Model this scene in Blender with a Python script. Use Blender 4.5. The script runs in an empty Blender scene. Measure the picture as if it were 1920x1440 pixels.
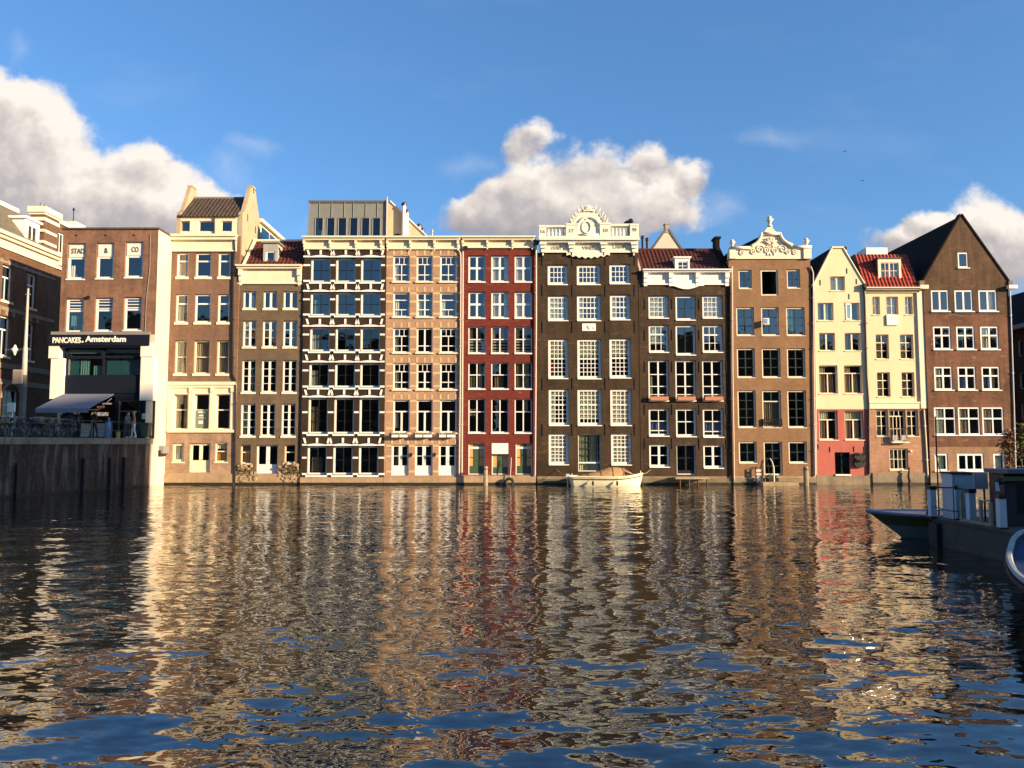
import bpy, bmesh, math, random
import numpy as np
from mathutils import Vector, Matrix

random.seed(7)
R = math.radians
scene = bpy.context.scene
COL = scene.collection

# ------------------------------------------------------------------ camera
F_PX, CAM_Z, HOR = 1480.0, 2.75, 831.0
PITCH = math.atan((HOR - 720.0) / F_PX)
cam_d = bpy.data.cameras.new('camera')
cam_d.sensor_width = 36.0
cam_d.lens = 36.0 * F_PX / 1920.0
cam_d.clip_start, cam_d.clip_end = 0.1, 3000
cam = bpy.data.objects.new('camera', cam_d)
cam.location = (0, 0, CAM_Z)
cam.rotation_euler = (R(90) + PITCH, 0, 0)
COL.objects.link(cam)
scene.camera = cam

# ------------------------------------------------------------------ light
SUN_AZ, SUN_EL = R(62), R(14)          # azimuth: right of straight behind the camera
S_DIR = Vector((math.sin(SUN_AZ) * math.cos(SUN_EL), -math.cos(SUN_AZ) * math.cos(SUN_EL), math.sin(SUN_EL)))
sun_d = bpy.data.lights.new('sun', 'SUN')
sun_d.energy = 5.0
sun_d.angle = R(0.45)
sun_d.color = (1.0, 0.75, 0.47)
sun = bpy.data.objects.new('sun', sun_d)
sun.rotation_euler = S_DIR.to_track_quat('Z', 'Y').to_euler()
sun.location = (60, -60, 60)
COL.objects.link(sun)
vs = scene.view_settings
vs.view_transform, vs.look, vs.exposure, vs.gamma = 'Standard', 'None', 1.12, 1.0
vs.use_curve_mapping = False
scene.cycles.max_bounces = 8
scene.cycles.transparent_max_bounces = 12
scene.cycles.sample_clamp_indirect = 12.0
scene.cycles.caustics_reflective = True
scene.cycles.caustics_refractive = False

CPI, SPI = math.cos(PITCH), math.sin(PITCH)
def uv_dir(px, py):
    a, b = (px - 960) / F_PX, (720 - py) / F_PX
    k = CPI - b * SPI
    return a / k, (b * CPI + SPI) / k            # X/Y , Z/Y
def P(px, py, Y):                              # point of the place seen at photo pixel px,py on the plane y = Y
    u, v = uv_dir(px, py)
    return u * Y, CAM_Z + v * Y

# ------------------------------------------------------------------ world: sky and clouds
class NT:
    def __init__(s, tree):
        s.t = tree
    def n(s, typ, ins=None, **kw):
        nd = s.t.nodes.new(typ)
        for k, v in kw.items():
            setattr(nd, k, v)
        for k, v in (ins or {}).items():
            if isinstance(v, bpy.types.NodeSocket):
                s.t.links.new(v, nd.inputs[k])
            else:
                nd.inputs[k].default_value = v
        return nd
    def m(s, op, a, b=None, c=None, clamp=False):
        nd = s.t.nodes.new('ShaderNodeMath'); nd.operation = op; nd.use_clamp = clamp
        for i, v in enumerate((a, b, c)):
            if v is None: continue
            if isinstance(v, bpy.types.NodeSocket): s.t.links.new(v, nd.inputs[i])
            else: nd.inputs[i].default_value = v
        return nd.outputs[0]
    def vm(s, op, a, b=None):
        nd = s.t.nodes.new('ShaderNodeVectorMath'); nd.operation = op
        for i, v in enumerate((a, b)):
            if v is None: continue
            if isinstance(v, bpy.types.NodeSocket): s.t.links.new(v, nd.inputs[i])
            else: nd.inputs[i].default_value = v
        return nd
    def mix(s, f, a, b, blend='MIX'):
        nd = s.t.nodes.new('ShaderNodeMix'); nd.data_type = 'RGBA'; nd.blend_type = blend
        for i, v in ((0, f), (6, a), (7, b)):
            if isinstance(v, bpy.types.NodeSocket): s.t.links.new(v, nd.inputs[i])
            else: nd.inputs[i].default_value = v if i == 0 or len(v) == 4 else (*v, 1)
        return nd.outputs[2]
    def ramp(s, f, stops, interp='LINEAR'):
        nd = s.t.nodes.new('ShaderNodeValToRGB'); nd.color_ramp.interpolation = interp
        el = nd.color_ramp.elements
        while len(el) < len(stops): el.new(0.5)
        for e, (p, c) in zip(el, stops):
            e.position = p; e.color = (*c, 1) if len(c) == 3 else c
        s.t.links.new(f, nd.inputs[0])
        return nd.outputs[0]

W = bpy.data.worlds.new('World'); scene.world = W; W.use_nodes = True
W.node_tree.nodes.clear()
w = NT(W.node_tree)
SKY_STR = 0.1
sky = w.n('ShaderNodeTexSky', sky_type='NISHITA', sun_disc=False, sun_elevation=SUN_EL, sun_rotation=R(180) - SUN_AZ,
          altitude=0, air_density=1.0, dust_density=0.6, ozone_density=1.4)
tc = w.n('ShaderNodeTexCoord')
sep = w.n('ShaderNodeSeparateXYZ', {0: tc.outputs['Generated']})
dx, dy, dz = sep.outputs
ysafe = w.m('MAXIMUM', dy, 0.05)
U, V = w.m('DIVIDE', dx, ysafe), w.m('DIVIDE', dz, ysafe)
front = w.m('GREATER_THAN', dy, 0.06)
uvv = w.n('ShaderNodeCombineXYZ', {0: U, 1: V, 2: 0.0}).outputs[0]
warp = w.n('ShaderNodeTexNoise', {'Vector': uvv, 'Scale': 8.0, 'Detail': 7.0, 'Roughness': 0.58})
wv = w.vm('SUBTRACT', warp.outputs['Color'], (0.5, 0.5, 0.5)).outputs[0]
wsc = w.vm('MULTIPLY', wv, (0.105, 0.085, 0)).outputs[0]
uw = w.vm('ADD', uvv, wsc).outputs[0]
BLOBS = [(-80, 330, 250, 200), (60, 300, 170, 110), (170, 390, 220, 120), (330, 400, 130, 75), (70, 225, 120, 85), (-30, 180, 90, 80),
         (280, 300, 60, 60), (410, 380, 60, 35),
         (1060, 385, 170, 75), (940, 400, 110, 62), (985, 335, 80, 60), (1120, 310, 90, 55), (1215, 365, 95, 55), (1235, 290, 50, 40),
         (1298, 325, 42, 36), (980, 262, 62, 38), (880, 420, 70, 40), (1180, 410, 130, 50),
         (1860, 420, 85, 70), (1765, 445, 95, 66), (1920, 480, 140, 100), (1680, 455, 75, 38), (1725, 408, 46, 28)]
WISPS = [(35, 85, 34, 40), (120, 255, 90, 36), (430, 320, 90, 40), (470, 270, 60, 24), (1440, 250, 110, 26), (880, 300, 70, 40), (1340, 390, 60, 40), (640, 420, 120, 30)]
fld = None; shd = None
for (bx, by, rx, ry) in BLOBS:
    cu, cv = uv_dir(bx, by); ru, rv = rx / F_PX, ry / F_PX
    d = w.vm('MULTIPLY', w.vm('SUBTRACT', uw, (cu, cv, 0)).outputs[0], (1 / ru, 1 / rv, 0)).outputs[0]
    ln = w.vm('LENGTH', d).outputs['Value']
    wt = w.m('MAXIMUM', w.m('SUBTRACT', 1.25, ln), 0.0)
    dyv = w.n('ShaderNodeSeparateXYZ', {0: d}); 
    dot = w.m('ADD', w.m('MULTIPLY', dyv.outputs[0], 0.35), dyv.outputs[1])
    sw = w.m('MULTIPLY', dot, wt)
    fld = wt if fld is None else w.m('ADD', fld, wt)
    shd = sw if shd is None else w.m('ADD', shd, sw)
n1 = w.n('ShaderNodeTexNoise', {'Vector': uvv, 'Scale': 14.0, 'Detail': 9.0, 'Roughness': 0.58})
n2 = w.n('ShaderNodeTexNoise', {'Vector': w.vm('ADD', uvv, (0.012, 0.016, 0)).outputs[0], 'Scale': 14.0, 'Detail': 6.0, 'Roughness': 0.55})
fc = w.m('MINIMUM', fld, 1.15)
dens = w.m('ADD', fc, w.m('MULTIPLY', w.m('SUBTRACT', n1.outputs[0], 0.5), 2.0))
alpha = w.n('ShaderNodeMapRange', {0: dens, 1: 0.16, 2: 0.95}, interpolation_type='SMOOTHERSTEP').outputs[0]
alpha = w.m('MULTIPLY', w.m('MULTIPLY', alpha, front), w.n('ShaderNodeMapRange', {0: fld, 1: 0.0, 2: 0.25}).outputs[0])
sh = w.m('DIVIDE', shd, w.m('ADD', fld, 0.05))
lit = w.m('ADD', w.m('ADD', 0.60, w.m('MULTIPLY', sh, 0.9)), w.m('MULTIPLY', w.m('SUBTRACT', n1.outputs[0], n2.outputs[0]), 1.4), clamp=True)
CL = 1.0 / SKY_STR
ccol = w.ramp(lit, [(0.0, (0.29, 0.275, 0.31)), (0.45, (0.42, 0.385, 0.385)), (0.75, (0.60, 0.55, 0.51)), (1.0, (0.76, 0.70, 0.64))])
ccol = w.vm('MULTIPLY', ccol, (CL * 0.62, CL * 0.62, CL * 0.62)).outputs[0]
skyc = w.vm('MULTIPLY', sky.outputs[0], (0.47, 0.735, 1.03)).outputs[0]
# thin high veil
n3 = w.n('ShaderNodeTexNoise', {'Vector': w.vm('MULTIPLY', uvv, (2.0, 5.0, 0)).outputs[0], 'Scale': 1.6, 'Detail': 4.0, 'Roughness': 0.5})
veil = w.m('MULTIPLY', w.n('ShaderNodeMapRange', {0: n3.outputs[0], 1: 0.52, 2: 0.8}, interpolation_type='SMOOTHSTEP').outputs[0], 0.10)
skyc = w.mix(veil, skyc, (4.0, 4.2, 4.6))
skyc = w.mix(0.22, skyc, (0.66, 1.78, 3.75))
wf = None
for (bx, by, rx, ry) in WISPS:
    cu, cv = uv_dir(bx, by)
    d = w.vm('MULTIPLY', w.vm('SUBTRACT', uw, (cu, cv, 0)).outputs[0], (F_PX / rx, F_PX / ry, 0)).outputs[0]
    wt = w.m('MAXIMUM', w.m('SUBTRACT', 1.3, w.vm('LENGTH', d).outputs['Value']), 0.0)
    wf = wt if wf is None else w.m('ADD', wf, wt)
n4 = w.n('ShaderNodeTexNoise', {'Vector': w.vm('MULTIPLY', uw, (1.0, 1.8, 0)).outputs[0], 'Scale': 9.0, 'Detail': 7.0, 'Roughness': 0.62})
wa = w.m('MULTIPLY', w.n('ShaderNodeMapRange', {0: w.m('MULTIPLY', wf, n4.outputs[0]), 1: 0.10, 2: 0.95, 4: 0.26}, interpolation_type='SMOOTHSTEP').outputs[0], front)
skyc = w.mix(wa, skyc, (4.6, 4.5, 4.6))
bgc = w.mix(alpha, skyc, ccol)
bg = w.n('ShaderNodeBackground', {'Color': bgc, 'Strength': SKY_STR})
wo = w.n('ShaderNodeOutputWorld', {0: bg.outputs[0]})

# ------------------------------------------------------------------ materials
MATS = {}
def newmat(name):
    m = bpy.data.materials.new(name); m.use_nodes = True; m.node_tree.nodes.clear()
    MATS[name] = m
    return m, NT(m.node_tree)
def finish(t, col, rough=0.7, bump=None, bstr=0.3, bdist=0.01, metal=0.0, spec=0.4, coat=0.0):
    b = t.n('ShaderNodeBsdfPrincipled', {'Roughness': rough, 'Metallic': metal, 'Specular IOR Level': spec, 'Coat Weight': coat})
    if isinstance(col, bpy.types.NodeSocket): t.t.links.new(col, b.inputs['Base Color'])
    else: b.inputs['Base Color'].default_value = (*col, 1)
    if bump is not None:
        bn = t.n('ShaderNodeBump', {'Height': bump, 'Strength': bstr, 'Distance': bdist})
        t.t.links.new(bn.outputs[0], b.inputs['Normal'])
    t.n('ShaderNodeOutputMaterial', {0: b.outputs[0]})
def scl(c, k): return tuple(min(1, x * k) for x in c)
def paint(name, c, rough=0.55, var=0.12, scale=1.2, dirt=0.0, dirtc=(0.12, 0.1, 0.08), metal=0.0, spec=0.4, bd=0.006):
    m, t = newmat(name)
    g = t.n('ShaderNodeNewGeometry')
    nz = t.n('ShaderNodeTexNoise', {'Vector': g.outputs['Position'], 'Scale': scale, 'Detail': 6.0, 'Roughness': 0.65})
    nf = t.n('ShaderNodeTexNoise', {'Vector': g.outputs['Position'], 'Scale': 22.0, 'Detail': 4.0})
    col = t.mix(t.n('ShaderNodeMapRange', {0: nz.outputs[0], 1: 0.3, 2: 0.7}).outputs[0], scl(c, 1 - var), scl(c, 1 + var))
    if dirt > 0:
        st = t.vm('MULTIPLY', g.outputs['Position'], (2.2, 2.2, 0.35)).outputs[0]
        ns = t.n('ShaderNodeTexNoise', {'Vector': st, 'Scale': 1.0, 'Detail': 7.0, 'Roughness': 0.7})
        f = t.n('ShaderNodeMapRange', {0: ns.outputs[0], 1: 0.5, 2: 0.78, 4: dirt}).outputs[0]
        col = t.mix(f, col, dirtc)
    finish(t, col, rough, nf.outputs[0], 0.35, bd, metal, spec)
    return m
def brick(name, c1, c2, mortar, var=0.25, stain=0.3, stainc=(0.05, 0.04, 0.03), bump=0.5, white=0.0, msz=0.009):
    m, t = newmat(name)
    g = t.n('ShaderNodeNewGeometry')
    s = t.n('ShaderNodeSeparateXYZ', {0: g.outputs['Position']})
    v = t.n('ShaderNodeCombineXYZ', {0: t.m('ADD', s.outputs[0], s.outputs[1]), 1: s.outputs[2], 2: 0.0}).outputs[0]
    bk = t.n('ShaderNodeTexBrick', {'Vector': v, 'Color1': (*c1, 1), 'Color2': (*c2, 1), 'Mortar': (*mortar, 1), 'Scale': 1.0,
                                    'Mortar Size': msz, 'Mortar Smooth': 0.2, 'Bias': 0.0, 'Brick Width': 0.22, 'Row Height': 0.068})
    nz = t.n('ShaderNodeTexNoise', {'Vector': g.outputs['Position'], 'Scale': 0.55, 'Detail': 7.0, 'Roughness': 0.65})
    k = t.n('ShaderNodeMapRange', {0: nz.outputs[0], 1: 0.3, 2: 0.7, 3: 1 - var * 1.3, 4: 1 + var * 1.3}).outputs[0]
    col = t.vm('SCALE', bk.outputs[0]); t.t.links.new(k, col.inputs['Scale']); col = col.outputs[0]
    n2_ = t.n('ShaderNodeTexNoise', {'Vector': t.vm('MULTIPLY', g.outputs['Position'], (1.0, 1.0, 2.2)).outputs[0], 'Scale': 3.2, 'Detail': 6.0, 'Roughness': 0.7})
    c2_ = t.vm('SCALE', col); t.t.links.new(t.n('ShaderNodeMapRange', {0: n2_.outputs[0], 1: 0.3, 2: 0.7, 3: 0.80, 4: 1.2}).outputs[0], c2_.inputs['Scale']); col = c2_.outputs[0]
    st = t.vm('MULTIPLY', g.outputs['Position'], (2.6, 2.6, 0.3)).outputs[0]
    ns = t.n('ShaderNodeTexNoise', {'Vector': st, 'Scale': 1.0, 'Detail': 7.0, 'Roughness': 0.7})
    col = t.mix(t.n('ShaderNodeMapRange', {0: ns.outputs[0], 1: 0.46, 2: 0.70, 4: min(.8, stain * 1.35)}).outputs[0], col, stainc)
    if white > 0:
        nw = t.n('ShaderNodeTexNoise', {'Vector': t.vm('MULTIPLY', g.outputs['Position'], (0.8, 0.8, 2.4)).outputs[0], 'Scale': 1.3, 'Detail': 8.0, 'Roughness': 0.75})
        col = t.mix(t.n('ShaderNodeMapRange', {0: nw.outputs[0], 1: 0.56, 2: 0.70, 4: white}).outputs[0], col, (0.5, 0.36, 0.27))
    finish(t, col, 0.85, bk.outputs['Fac'], -bump, 0.012, spec=0.2)
    return m
def plain(name, c, rough=0.5, metal=0.0, spec=0.5):
    m, t = newmat(name)
    g = t.n('ShaderNodeNewGeometry')
    nz = t.n('ShaderNodeTexNoise', {'Vector': g.outputs['Position'], 'Scale': 5.0, 'Detail': 4.0})
    col = t.mix(nz.outputs[0], scl(c, 0.85), scl(c, 1.15))
    finish(t, col, rough, metal=metal, spec=spec)
    return m

WHITE = paint('white paint', (0.78, 0.76, 0.70), 0.45, 0.06)
CREAM = paint('cream paint', (0.77, 0.66, 0.46), 0.5, 0.06, dirt=0.12, dirtc=(0.35, 0.28, 0.18))
CREAM2 = paint('pale cream stone', (0.76, 0.67, 0.50), 0.6, 0.09, 2.0, dirt=0.30, dirtc=(0.26, 0.19, 0.12))
GREYW = paint('grey white stone', (0.74, 0.70, 0.56), 0.6, 0.09, 2.0, dirt=0.35, dirtc=(0.2, 0.17, 0.12))
PLASTER_W = paint('white plaster', (0.60, 0.53, 0.41), 0.8, 0.08, 0.8, dirt=0.3, dirtc=(0.40, 0.33, 0.24))
SHOPW = paint('shop white', (0.80, 0.74, 0.62), 0.6, 0.05)
YELLOW = paint('yellow plaster', (0.77, 0.595, 0.36), 0.8, 0.05, 0.7, dirt=0.16, dirtc=(0.45, 0.35, 0.2))
REDPL = paint('red plaster', (0.42, 0.105, 0.075), 0.8, 0.10, 0.9, dirt=0.28, dirtc=(0.50, 0.22, 0.15))
PEACHPL = paint('peach plaster', (0.66, 0.47, 0.29), 0.8, 0.10, 0.8, dirt=0.2)
BR_B = brick('brick pancake', (0.205, 0.10, 0.06), (0.25, 0.125, 0.076), (0.2, 0.125, 0.085), stain=0.35)
BR_C = brick('brick brown', (0.190, 0.108, 0.070), (0.210, 0.118, 0.076), (0.19, 0.112, 0.075), 0.12, 0.2)
BR_C2 = brick('brick brown pale', (0.32, 0.20, 0.125), (0.36, 0.23, 0.15), (0.36, 0.25, 0.17), 0.22, 0.35, (0.16, 0.12, 0.07))
BR_D = brick('brick grey brown', (0.125, 0.088, 0.054), (0.142, 0.098, 0.06), (0.13, 0.094, 0.06), 0.14, 0.3, (0.2, 0.13, 0.08))
BR_E = brick('brick near black', (0.032, 0.020, 0.012), (0.04, 0.025, 0.015), (0.03, 0.02, 0.014), 0.18, 0.2, (0.07, 0.05, 0.03))
BR_F = brick('brick peach', (0.355, 0.212, 0.122), (0.41, 0.247, 0.145), (0.40, 0.27, 0.175), 0.14, 0.3, (0.36, 0.2, 0.11))
BAND_F = paint('peach stone', (0.58, 0.40, 0.215), 0.7, 0.12, 2.0, dirt=0.2, dirtc=(0.45, 0.28, 0.15))
BR_G = brick('brick red', (0.135, 0.025, 0.016), (0.155, 0.03, 0.019), (0.14, 0.028, 0.018), 0.12, 0.35, (0.15, 0.03, 0.02), white=0.25)
BR_H = brick('brick dark brown', (0.040, 0.025, 0.013), (0.048, 0.029, 0.015), (0.042, 0.028, 0.016), 0.25, 0.4, (0.085, 0.055, 0.030), white=0.15)
BR_I = brick('brick dark umber', (0.043, 0.027, 0.015), (0.052, 0.032, 0.018), (0.046, 0.03, 0.018), 0.25, 0.4, (0.09, 0.06, 0.034), white=0.12)
BR_J = brick('brick ochre brown', (0.215, 0.118, 0.060), (0.25, 0.137, 0.07), (0.235, 0.138, 0.076), 0.14, 0.22, (0.32, 0.19, 0.10))
BR_L = brick('brick salmon', (0.33, 0.175, 0.105), (0.38, 0.205, 0.125), (0.37, 0.22, 0.14), 0.16, 0.25, (0.22, 0.14, 0.09))
BR_M = brick('brick red brown', (0.118, 0.055, 0.030), (0.155, 0.07, 0.038), (0.12, 0.062, 0.038), 0.32, 0.5, (0.22, 0.10, 0.065), white=0.35)
BR_A = brick('brick old', (0.135, 0.07, 0.04), (0.165, 0.085, 0.048), (0.125, 0.08, 0.052), 0.2, 0.3)
BR_N = brick('brick shade', (0.12, 0.06, 0.04), (0.15, 0.075, 0.05), (0.1, 0.06, 0.04), 0.2, 0.3)
BR_BACK = brick('brick opposite', (0.2, 0.11, 0.07), (0.25, 0.13, 0.08), (0.18, 0.12, 0.08), 0.2, 0.3)
PLINTH = paint('plinth stone', (0.36, 0.25, 0.145), 0.9, 0.22, 1.6, dirt=0.5, dirtc=(0.16, 0.12, 0.06), bd=0.02)
PLINTH2 = paint('plinth grey', (0.235, 0.18, 0.115), 0.9, 0.25, 1.6, dirt=0.55, dirtc=(0.10, 0.09, 0.04), bd=0.02)
ALGAE = paint('algae stone', (0.022, 0.019, 0.011), 0.6, 0.3, 2.5)
TILE_R = paint('red roof tile', (0.085, 0.019, 0.012), 0.8, 0.5, 3.5, dirt=0.45, dirtc=(0.07, 0.025, 0.015))
TILE_O = paint('orange roof tile', (0.30, 0.040, 0.018), 0.65, 0.35, 3.5, dirt=0.2, dirtc=(0.15, 0.04, 0.02))
TILE_B = paint('brown roof tile', (0.075, 0.052, 0.038), 0.7, 0.35, 3.5, dirt=0.4, dirtc=(0.1, 0.08, 0.05))
TILE_K = paint('black roof tile', (0.018, 0.014, 0.012), 0.85, 0.3, 3.5, spec=0.05)
SLATE = paint('slate roof', (0.13, 0.11, 0.075), 0.7, 0.25, 3.0)
ZINC = paint('zinc', (0.20, 0.195, 0.16), 0.5, 0.12, 1.5, metal=0.0, spec=0.5)
DARKM = plain('dark metal', (0.02, 0.018, 0.016), 0.5, spec=0.3)
BLACK = plain('black paint', (0.012, 0.011, 0.010), 0.45)
GREYM = plain('grey metal', (0.28, 0.28, 0.27), 0.5)
LEAD = plain('lead grey', (0.22, 0.21, 0.19), 0.6)
GREENF = plain('dark green paint', (0.016, 0.030, 0.022), 0.4)
GREEND = plain('green door paint', (0.055, 0.09, 0.045), 0.45)
YGLASS = plain('yellow film', (0.62, 0.36, 0.12), 0.35)
NAVY = plain('navy panel', (0.009, 0.012, 0.021), 0.6, spec=0.12)
PINKP = plain('pipe pink', (0.55, 0.40, 0.33), 0.5)
CURT_W = plain('white curtain', (0.70, 0.66, 0.55), 0.9, spec=0.1)
CURT_G = plain('green white curtain', (0.62, 0.62, 0.44), 0.9, spec=0.1)
CURT_B = plain('beige curtain', (0.42, 0.32, 0.22), 0.9, spec=0.1)
CURT_BL = plain('blue curtain', (0.10, 0.15, 0.32), 0.9, spec=0.1)
CURT_O = plain('orange cloth', (0.62, 0.30, 0.08), 0.9, spec=0.1)
INTER = plain('interior', (0.10, 0.082, 0.062), 0.9, spec=0.1)
WOOD = paint('weathered wood', (0.30, 0.24, 0.15), 0.9, 0.3, 4.0, dirt=0.4, dirtc=(0.12, 0.10, 0.05))
DOCKW = paint('dock wood', (0.34, 0.27, 0.18), 0.9, 0.25, 3.0)
LETTER_W = plain('letter white', (0.85, 0.80, 0.68), 0.5)
LETTER_D = plain('letter dark', (0.07, 0.055, 0.035), 0.6)
LETTER_F = plain('letter faded', (0.30, 0.25, 0.16), 0.6)
AWN = plain('awning canvas', (0.19, 0.205, 0.26), 0.85, spec=0.1)
RUBBER = plain('rubber', (0.012, 0.012, 0.012), 0.7)
CANVAS = paint('brown canvas', (0.44, 0.26, 0.115), 0.85, 0.2, 3.0)
BOATW = paint('boat cream', (0.80, 0.74, 0.52), 0.3, 0.04)
BOATB = plain('boat grey blue', (0.16, 0.19, 0.26), 0.35)
BOATY = plain('boat olive', (0.11, 0.10, 0.025), 0.5)
BOATG = plain('boat grey green', (0.20, 0.215, 0.19), 0.5)
BLUE = plain('deck blue', (0.018, 0.045, 0.12), 0.75, spec=.15)
RIM = paint('boat rim', (0.34, 0.34, 0.35), 0.8, 0.2, 6.0, dirt=.4)
RED = plain('red plastic', (0.35, 0.03, 0.03), 0.5)
BLUEGREY = plain('blue grey panel', (0.29, 0.37, 0.42), 0.55)
PALEP = plain('pale panel', (0.50, 0.50, 0.52), 0.5)
CONC = paint('concrete', (0.07, 0.06, 0.047), 0.9, 0.25, 1.5, dirt=0.6, dirtc=(0.05, 0.045, 0.035), bd=0.02)
CONCG = paint('concrete wet', (0.05, 0.05, 0.035), 0.7, 0.3, 1.5)
def quay_mat():
    m, t = newmat('stained quay wall')
    g = t.n('ShaderNodeNewGeometry'); pos = g.outputs['Position']
    s = t.n('ShaderNodeSeparateXYZ', {0: pos})
    v = t.n('ShaderNodeCombineXYZ', {0: t.m('ADD', s.outputs[0], s.outputs[1]), 1: s.outputs[2], 2: 0.0}).outputs[0]
    bk = t.n('ShaderNodeTexBrick', {'Vector': v, 'Color1': (0.085, 0.054, 0.044, 1), 'Color2': (0.06, 0.042, 0.036, 1), 'Mortar': (0.05, 0.04, 0.034, 1), 'Scale': 1.0, 'Mortar Size': 0.012, 'Brick Width': 0.55, 'Row Height': 0.2})
    a = t.n('ShaderNodeTexNoise', {'Vector': t.vm('MULTIPLY', pos, (1.6, 1.6, 0.22)).outputs[0], 'Scale': 1.0, 'Detail': 7.0, 'Roughness': 0.65})
    col = t.mix(t.n('ShaderNodeMapRange', {0: a.outputs[0], 1: 0.42, 2: 0.62, 4: 0.9}).outputs[0], bk.outputs[0], (0.022, 0.017, 0.014))
    c = t.n('ShaderNodeTexNoise', {'Vector': t.vm('ADD', t.vm('MULTIPLY', pos, (2.4, 2.4, 0.35)).outputs[0], (7, 3, 1)).outputs[0], 'Scale': 1.0, 'Detail': 8.0, 'Roughness': 0.7})
    col = t.mix(t.n('ShaderNodeMapRange', {0: c.outputs[0], 1: 0.52, 2: 0.68, 4: 0.75}).outputs[0], col, (0.20, 0.17, 0.14))
    finish(t, col, 0.85, bk.outputs['Fac'], -0.4, 0.01, spec=0.2)
    return m
QUAY = quay_mat()
COPE = paint('quay coping', (0.19, 0.165, 0.135), 0.9, 0.35, 2.0, dirt=.6, dirtc=(.06,.05,.04))
PAVE = paint('pavement', (0.17, 0.155, 0.14), 0.9, 0.2, 2.0)
SKIN = plain('skin', (0.50, 0.30, 0.21), 0.6)
HAIR = plain('hair', (0.03, 0.02, 0.015), 0.6)
NAVYC = plain('navy cloth', (0.02, 0.024, 0.04), 0.9)
JEAN = plain('denim', (0.05, 0.075, 0.13), 0.9)
TANC = plain('tan cloth', (0.36, 0.21, 0.12), 0.9)
WHITEC = plain('white cloth', (0.62, 0.60, 0.56), 0.9)
YEL = plain('yellow plastic', (0.55, 0.38, 0.06), 0.5)
GBOT = plain('steel blue tank', (0.20, 0.27, 0.40), 0.35)
BINC = plain('bin green', (0.05, 0.08, 0.05), 0.5)
CHROME = plain('bike metal', (0.35, 0.35, 0.36), 0.3, metal=0.8)
TRUNK = paint('bark', (0.10, 0.07, 0.045), 0.9, 0.3, 6.0)
LEAFY = plain('leaf olive', (0.12, 0.11, 0.03), 0.7)
LEAFG = plain('leaf green', (0.06, 0.09, 0.025), 0.7)
LEAFR = plain('leaf red', (0.16, 0.05, 0.025), 0.7)
TERRA = plain('terracotta', (0.45, 0.19, 0.10), 0.8)

def glass_mat(name, tint, base, ior, wav=0.12):
    m, t = newmat(name)
    g = t.n('ShaderNodeNewGeometry')
    nz = t.n('ShaderNodeTexNoise', {'Vector': g.outputs['Position'], 'Scale': 1.6, 'Detail': 1.0})
    bn = t.n('ShaderNodeBump', {'Height': nz.outputs[0], 'Strength': wav, 'Distance': 0.04})
    cs = t.m('ABSOLUTE', t.vm('DOT_PRODUCT', g.outputs['Normal'], g.outputs['Incoming']).outputs['Value'])
    f0 = ((ior - 1) / (ior + 1)) ** 2
    fr = t.m('MULTIPLY_ADD', t.m('POWER', t.m('SUBTRACT', 1.0, cs, clamp=True), 5.0), 1 - f0, f0)
    gl = t.n('ShaderNodeBsdfGlossy', {'Color': (0.95, 0.97, 1, 1), 'Roughness': 0.012, 'Normal': bn.outputs[0]})
    tr = t.n('ShaderNodeBsdfTransparent', {'Color': (*tint, 1)})
    mx = t.n('ShaderNodeMixShader', {0: t.m('ADD', fr, base, clamp=True), 1: tr.outputs[0], 2: gl.outputs[0]})
    t.n('ShaderNodeOutputMaterial', {0: mx.outputs[0]})
    return m
GLASS = glass_mat('window glass', (0.80, 0.84, 0.80), 0.05, 1.9)
GLASSD = glass_mat('dark window glass', (0.50, 0.54, 0.50), 0.03, 1.75)
GLASSW = glass_mat('old wavy glass', (0.80, 0.84, 0.80), 0.05, 1.9, 0.22)
GLASST = glass_mat('teal window glass', (0.30, 0.48, 0.48), 0.06, 1.9)

# water: fresnel mirror over a dark brown body, ripples as slopes added to the surface normal
def water_mat():
    m, t = newmat('canal water')
    g = t.n('ShaderNodeNewGeometry')
    pos = g.outputs['Position']
    acc = None
    for sc, amp, st in ((0.9, 0.06, (0.5, 1.8, 1)), (2.2, 0.15, (0.55, 1.7, 1)), (5.0, 0.19, (0.6, 1.55, 1)), (10.5, 0.13, (0.7, 1.35, 1))):
        nz = t.n('ShaderNodeTexNoise', {'Vector': t.vm('MULTIPLY', pos, st).outputs[0], 'Scale': sc, 'Detail': 0.6, 'Roughness': 0.5})
        v = t.vm('MULTIPLY', t.vm('SUBTRACT', nz.outputs['Color'], (0.5, 0.5, 0.5)).outputs[0], (amp * 0.5, amp, 0)).outputs[0]
        acc = v if acc is None else t.vm('ADD', acc, v).outputs[0]
    big = t.n('ShaderNodeTexNoise', {'Vector': t.vm('MULTIPLY', pos, (0.5, 1.0, 1)).outputs[0], 'Scale': 0.35, 'Detail': 2.0})
    k = t.n('ShaderNodeMapRange', {0: big.outputs[0], 1: 0.35, 2: 0.65, 3: 0.65, 4: 1.35}).outputs[0]
    s = t.vm('SCALE', acc); t.t.links.new(k, s.inputs['Scale'])
    nrm = t.vm('NORMALIZE', t.vm('ADD', g.outputs['Normal'], s.outputs[0]).outputs[0]).outputs[0]
    fr = t.n('ShaderNodeFresnel', {'IOR': 2.0, 'Normal': nrm})
    gl = t.n('ShaderNodeBsdfGlossy', {'Color': (0.97, 0.98, 1.0, 1), 'Roughness': 0.02, 'Normal': nrm})
    df = t.n('ShaderNodeBsdfDiffuse', {'Color': (0.024, 0.020, 0.010, 1)})
    mx = t.n('ShaderNodeMixShader', {0: fr.outputs[0], 1: df.outputs[0], 2: gl.outputs[0]})
    t.n('ShaderNodeOutputMaterial', {0: mx.outputs[0]})
    return m
WATER = water_mat()

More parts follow.
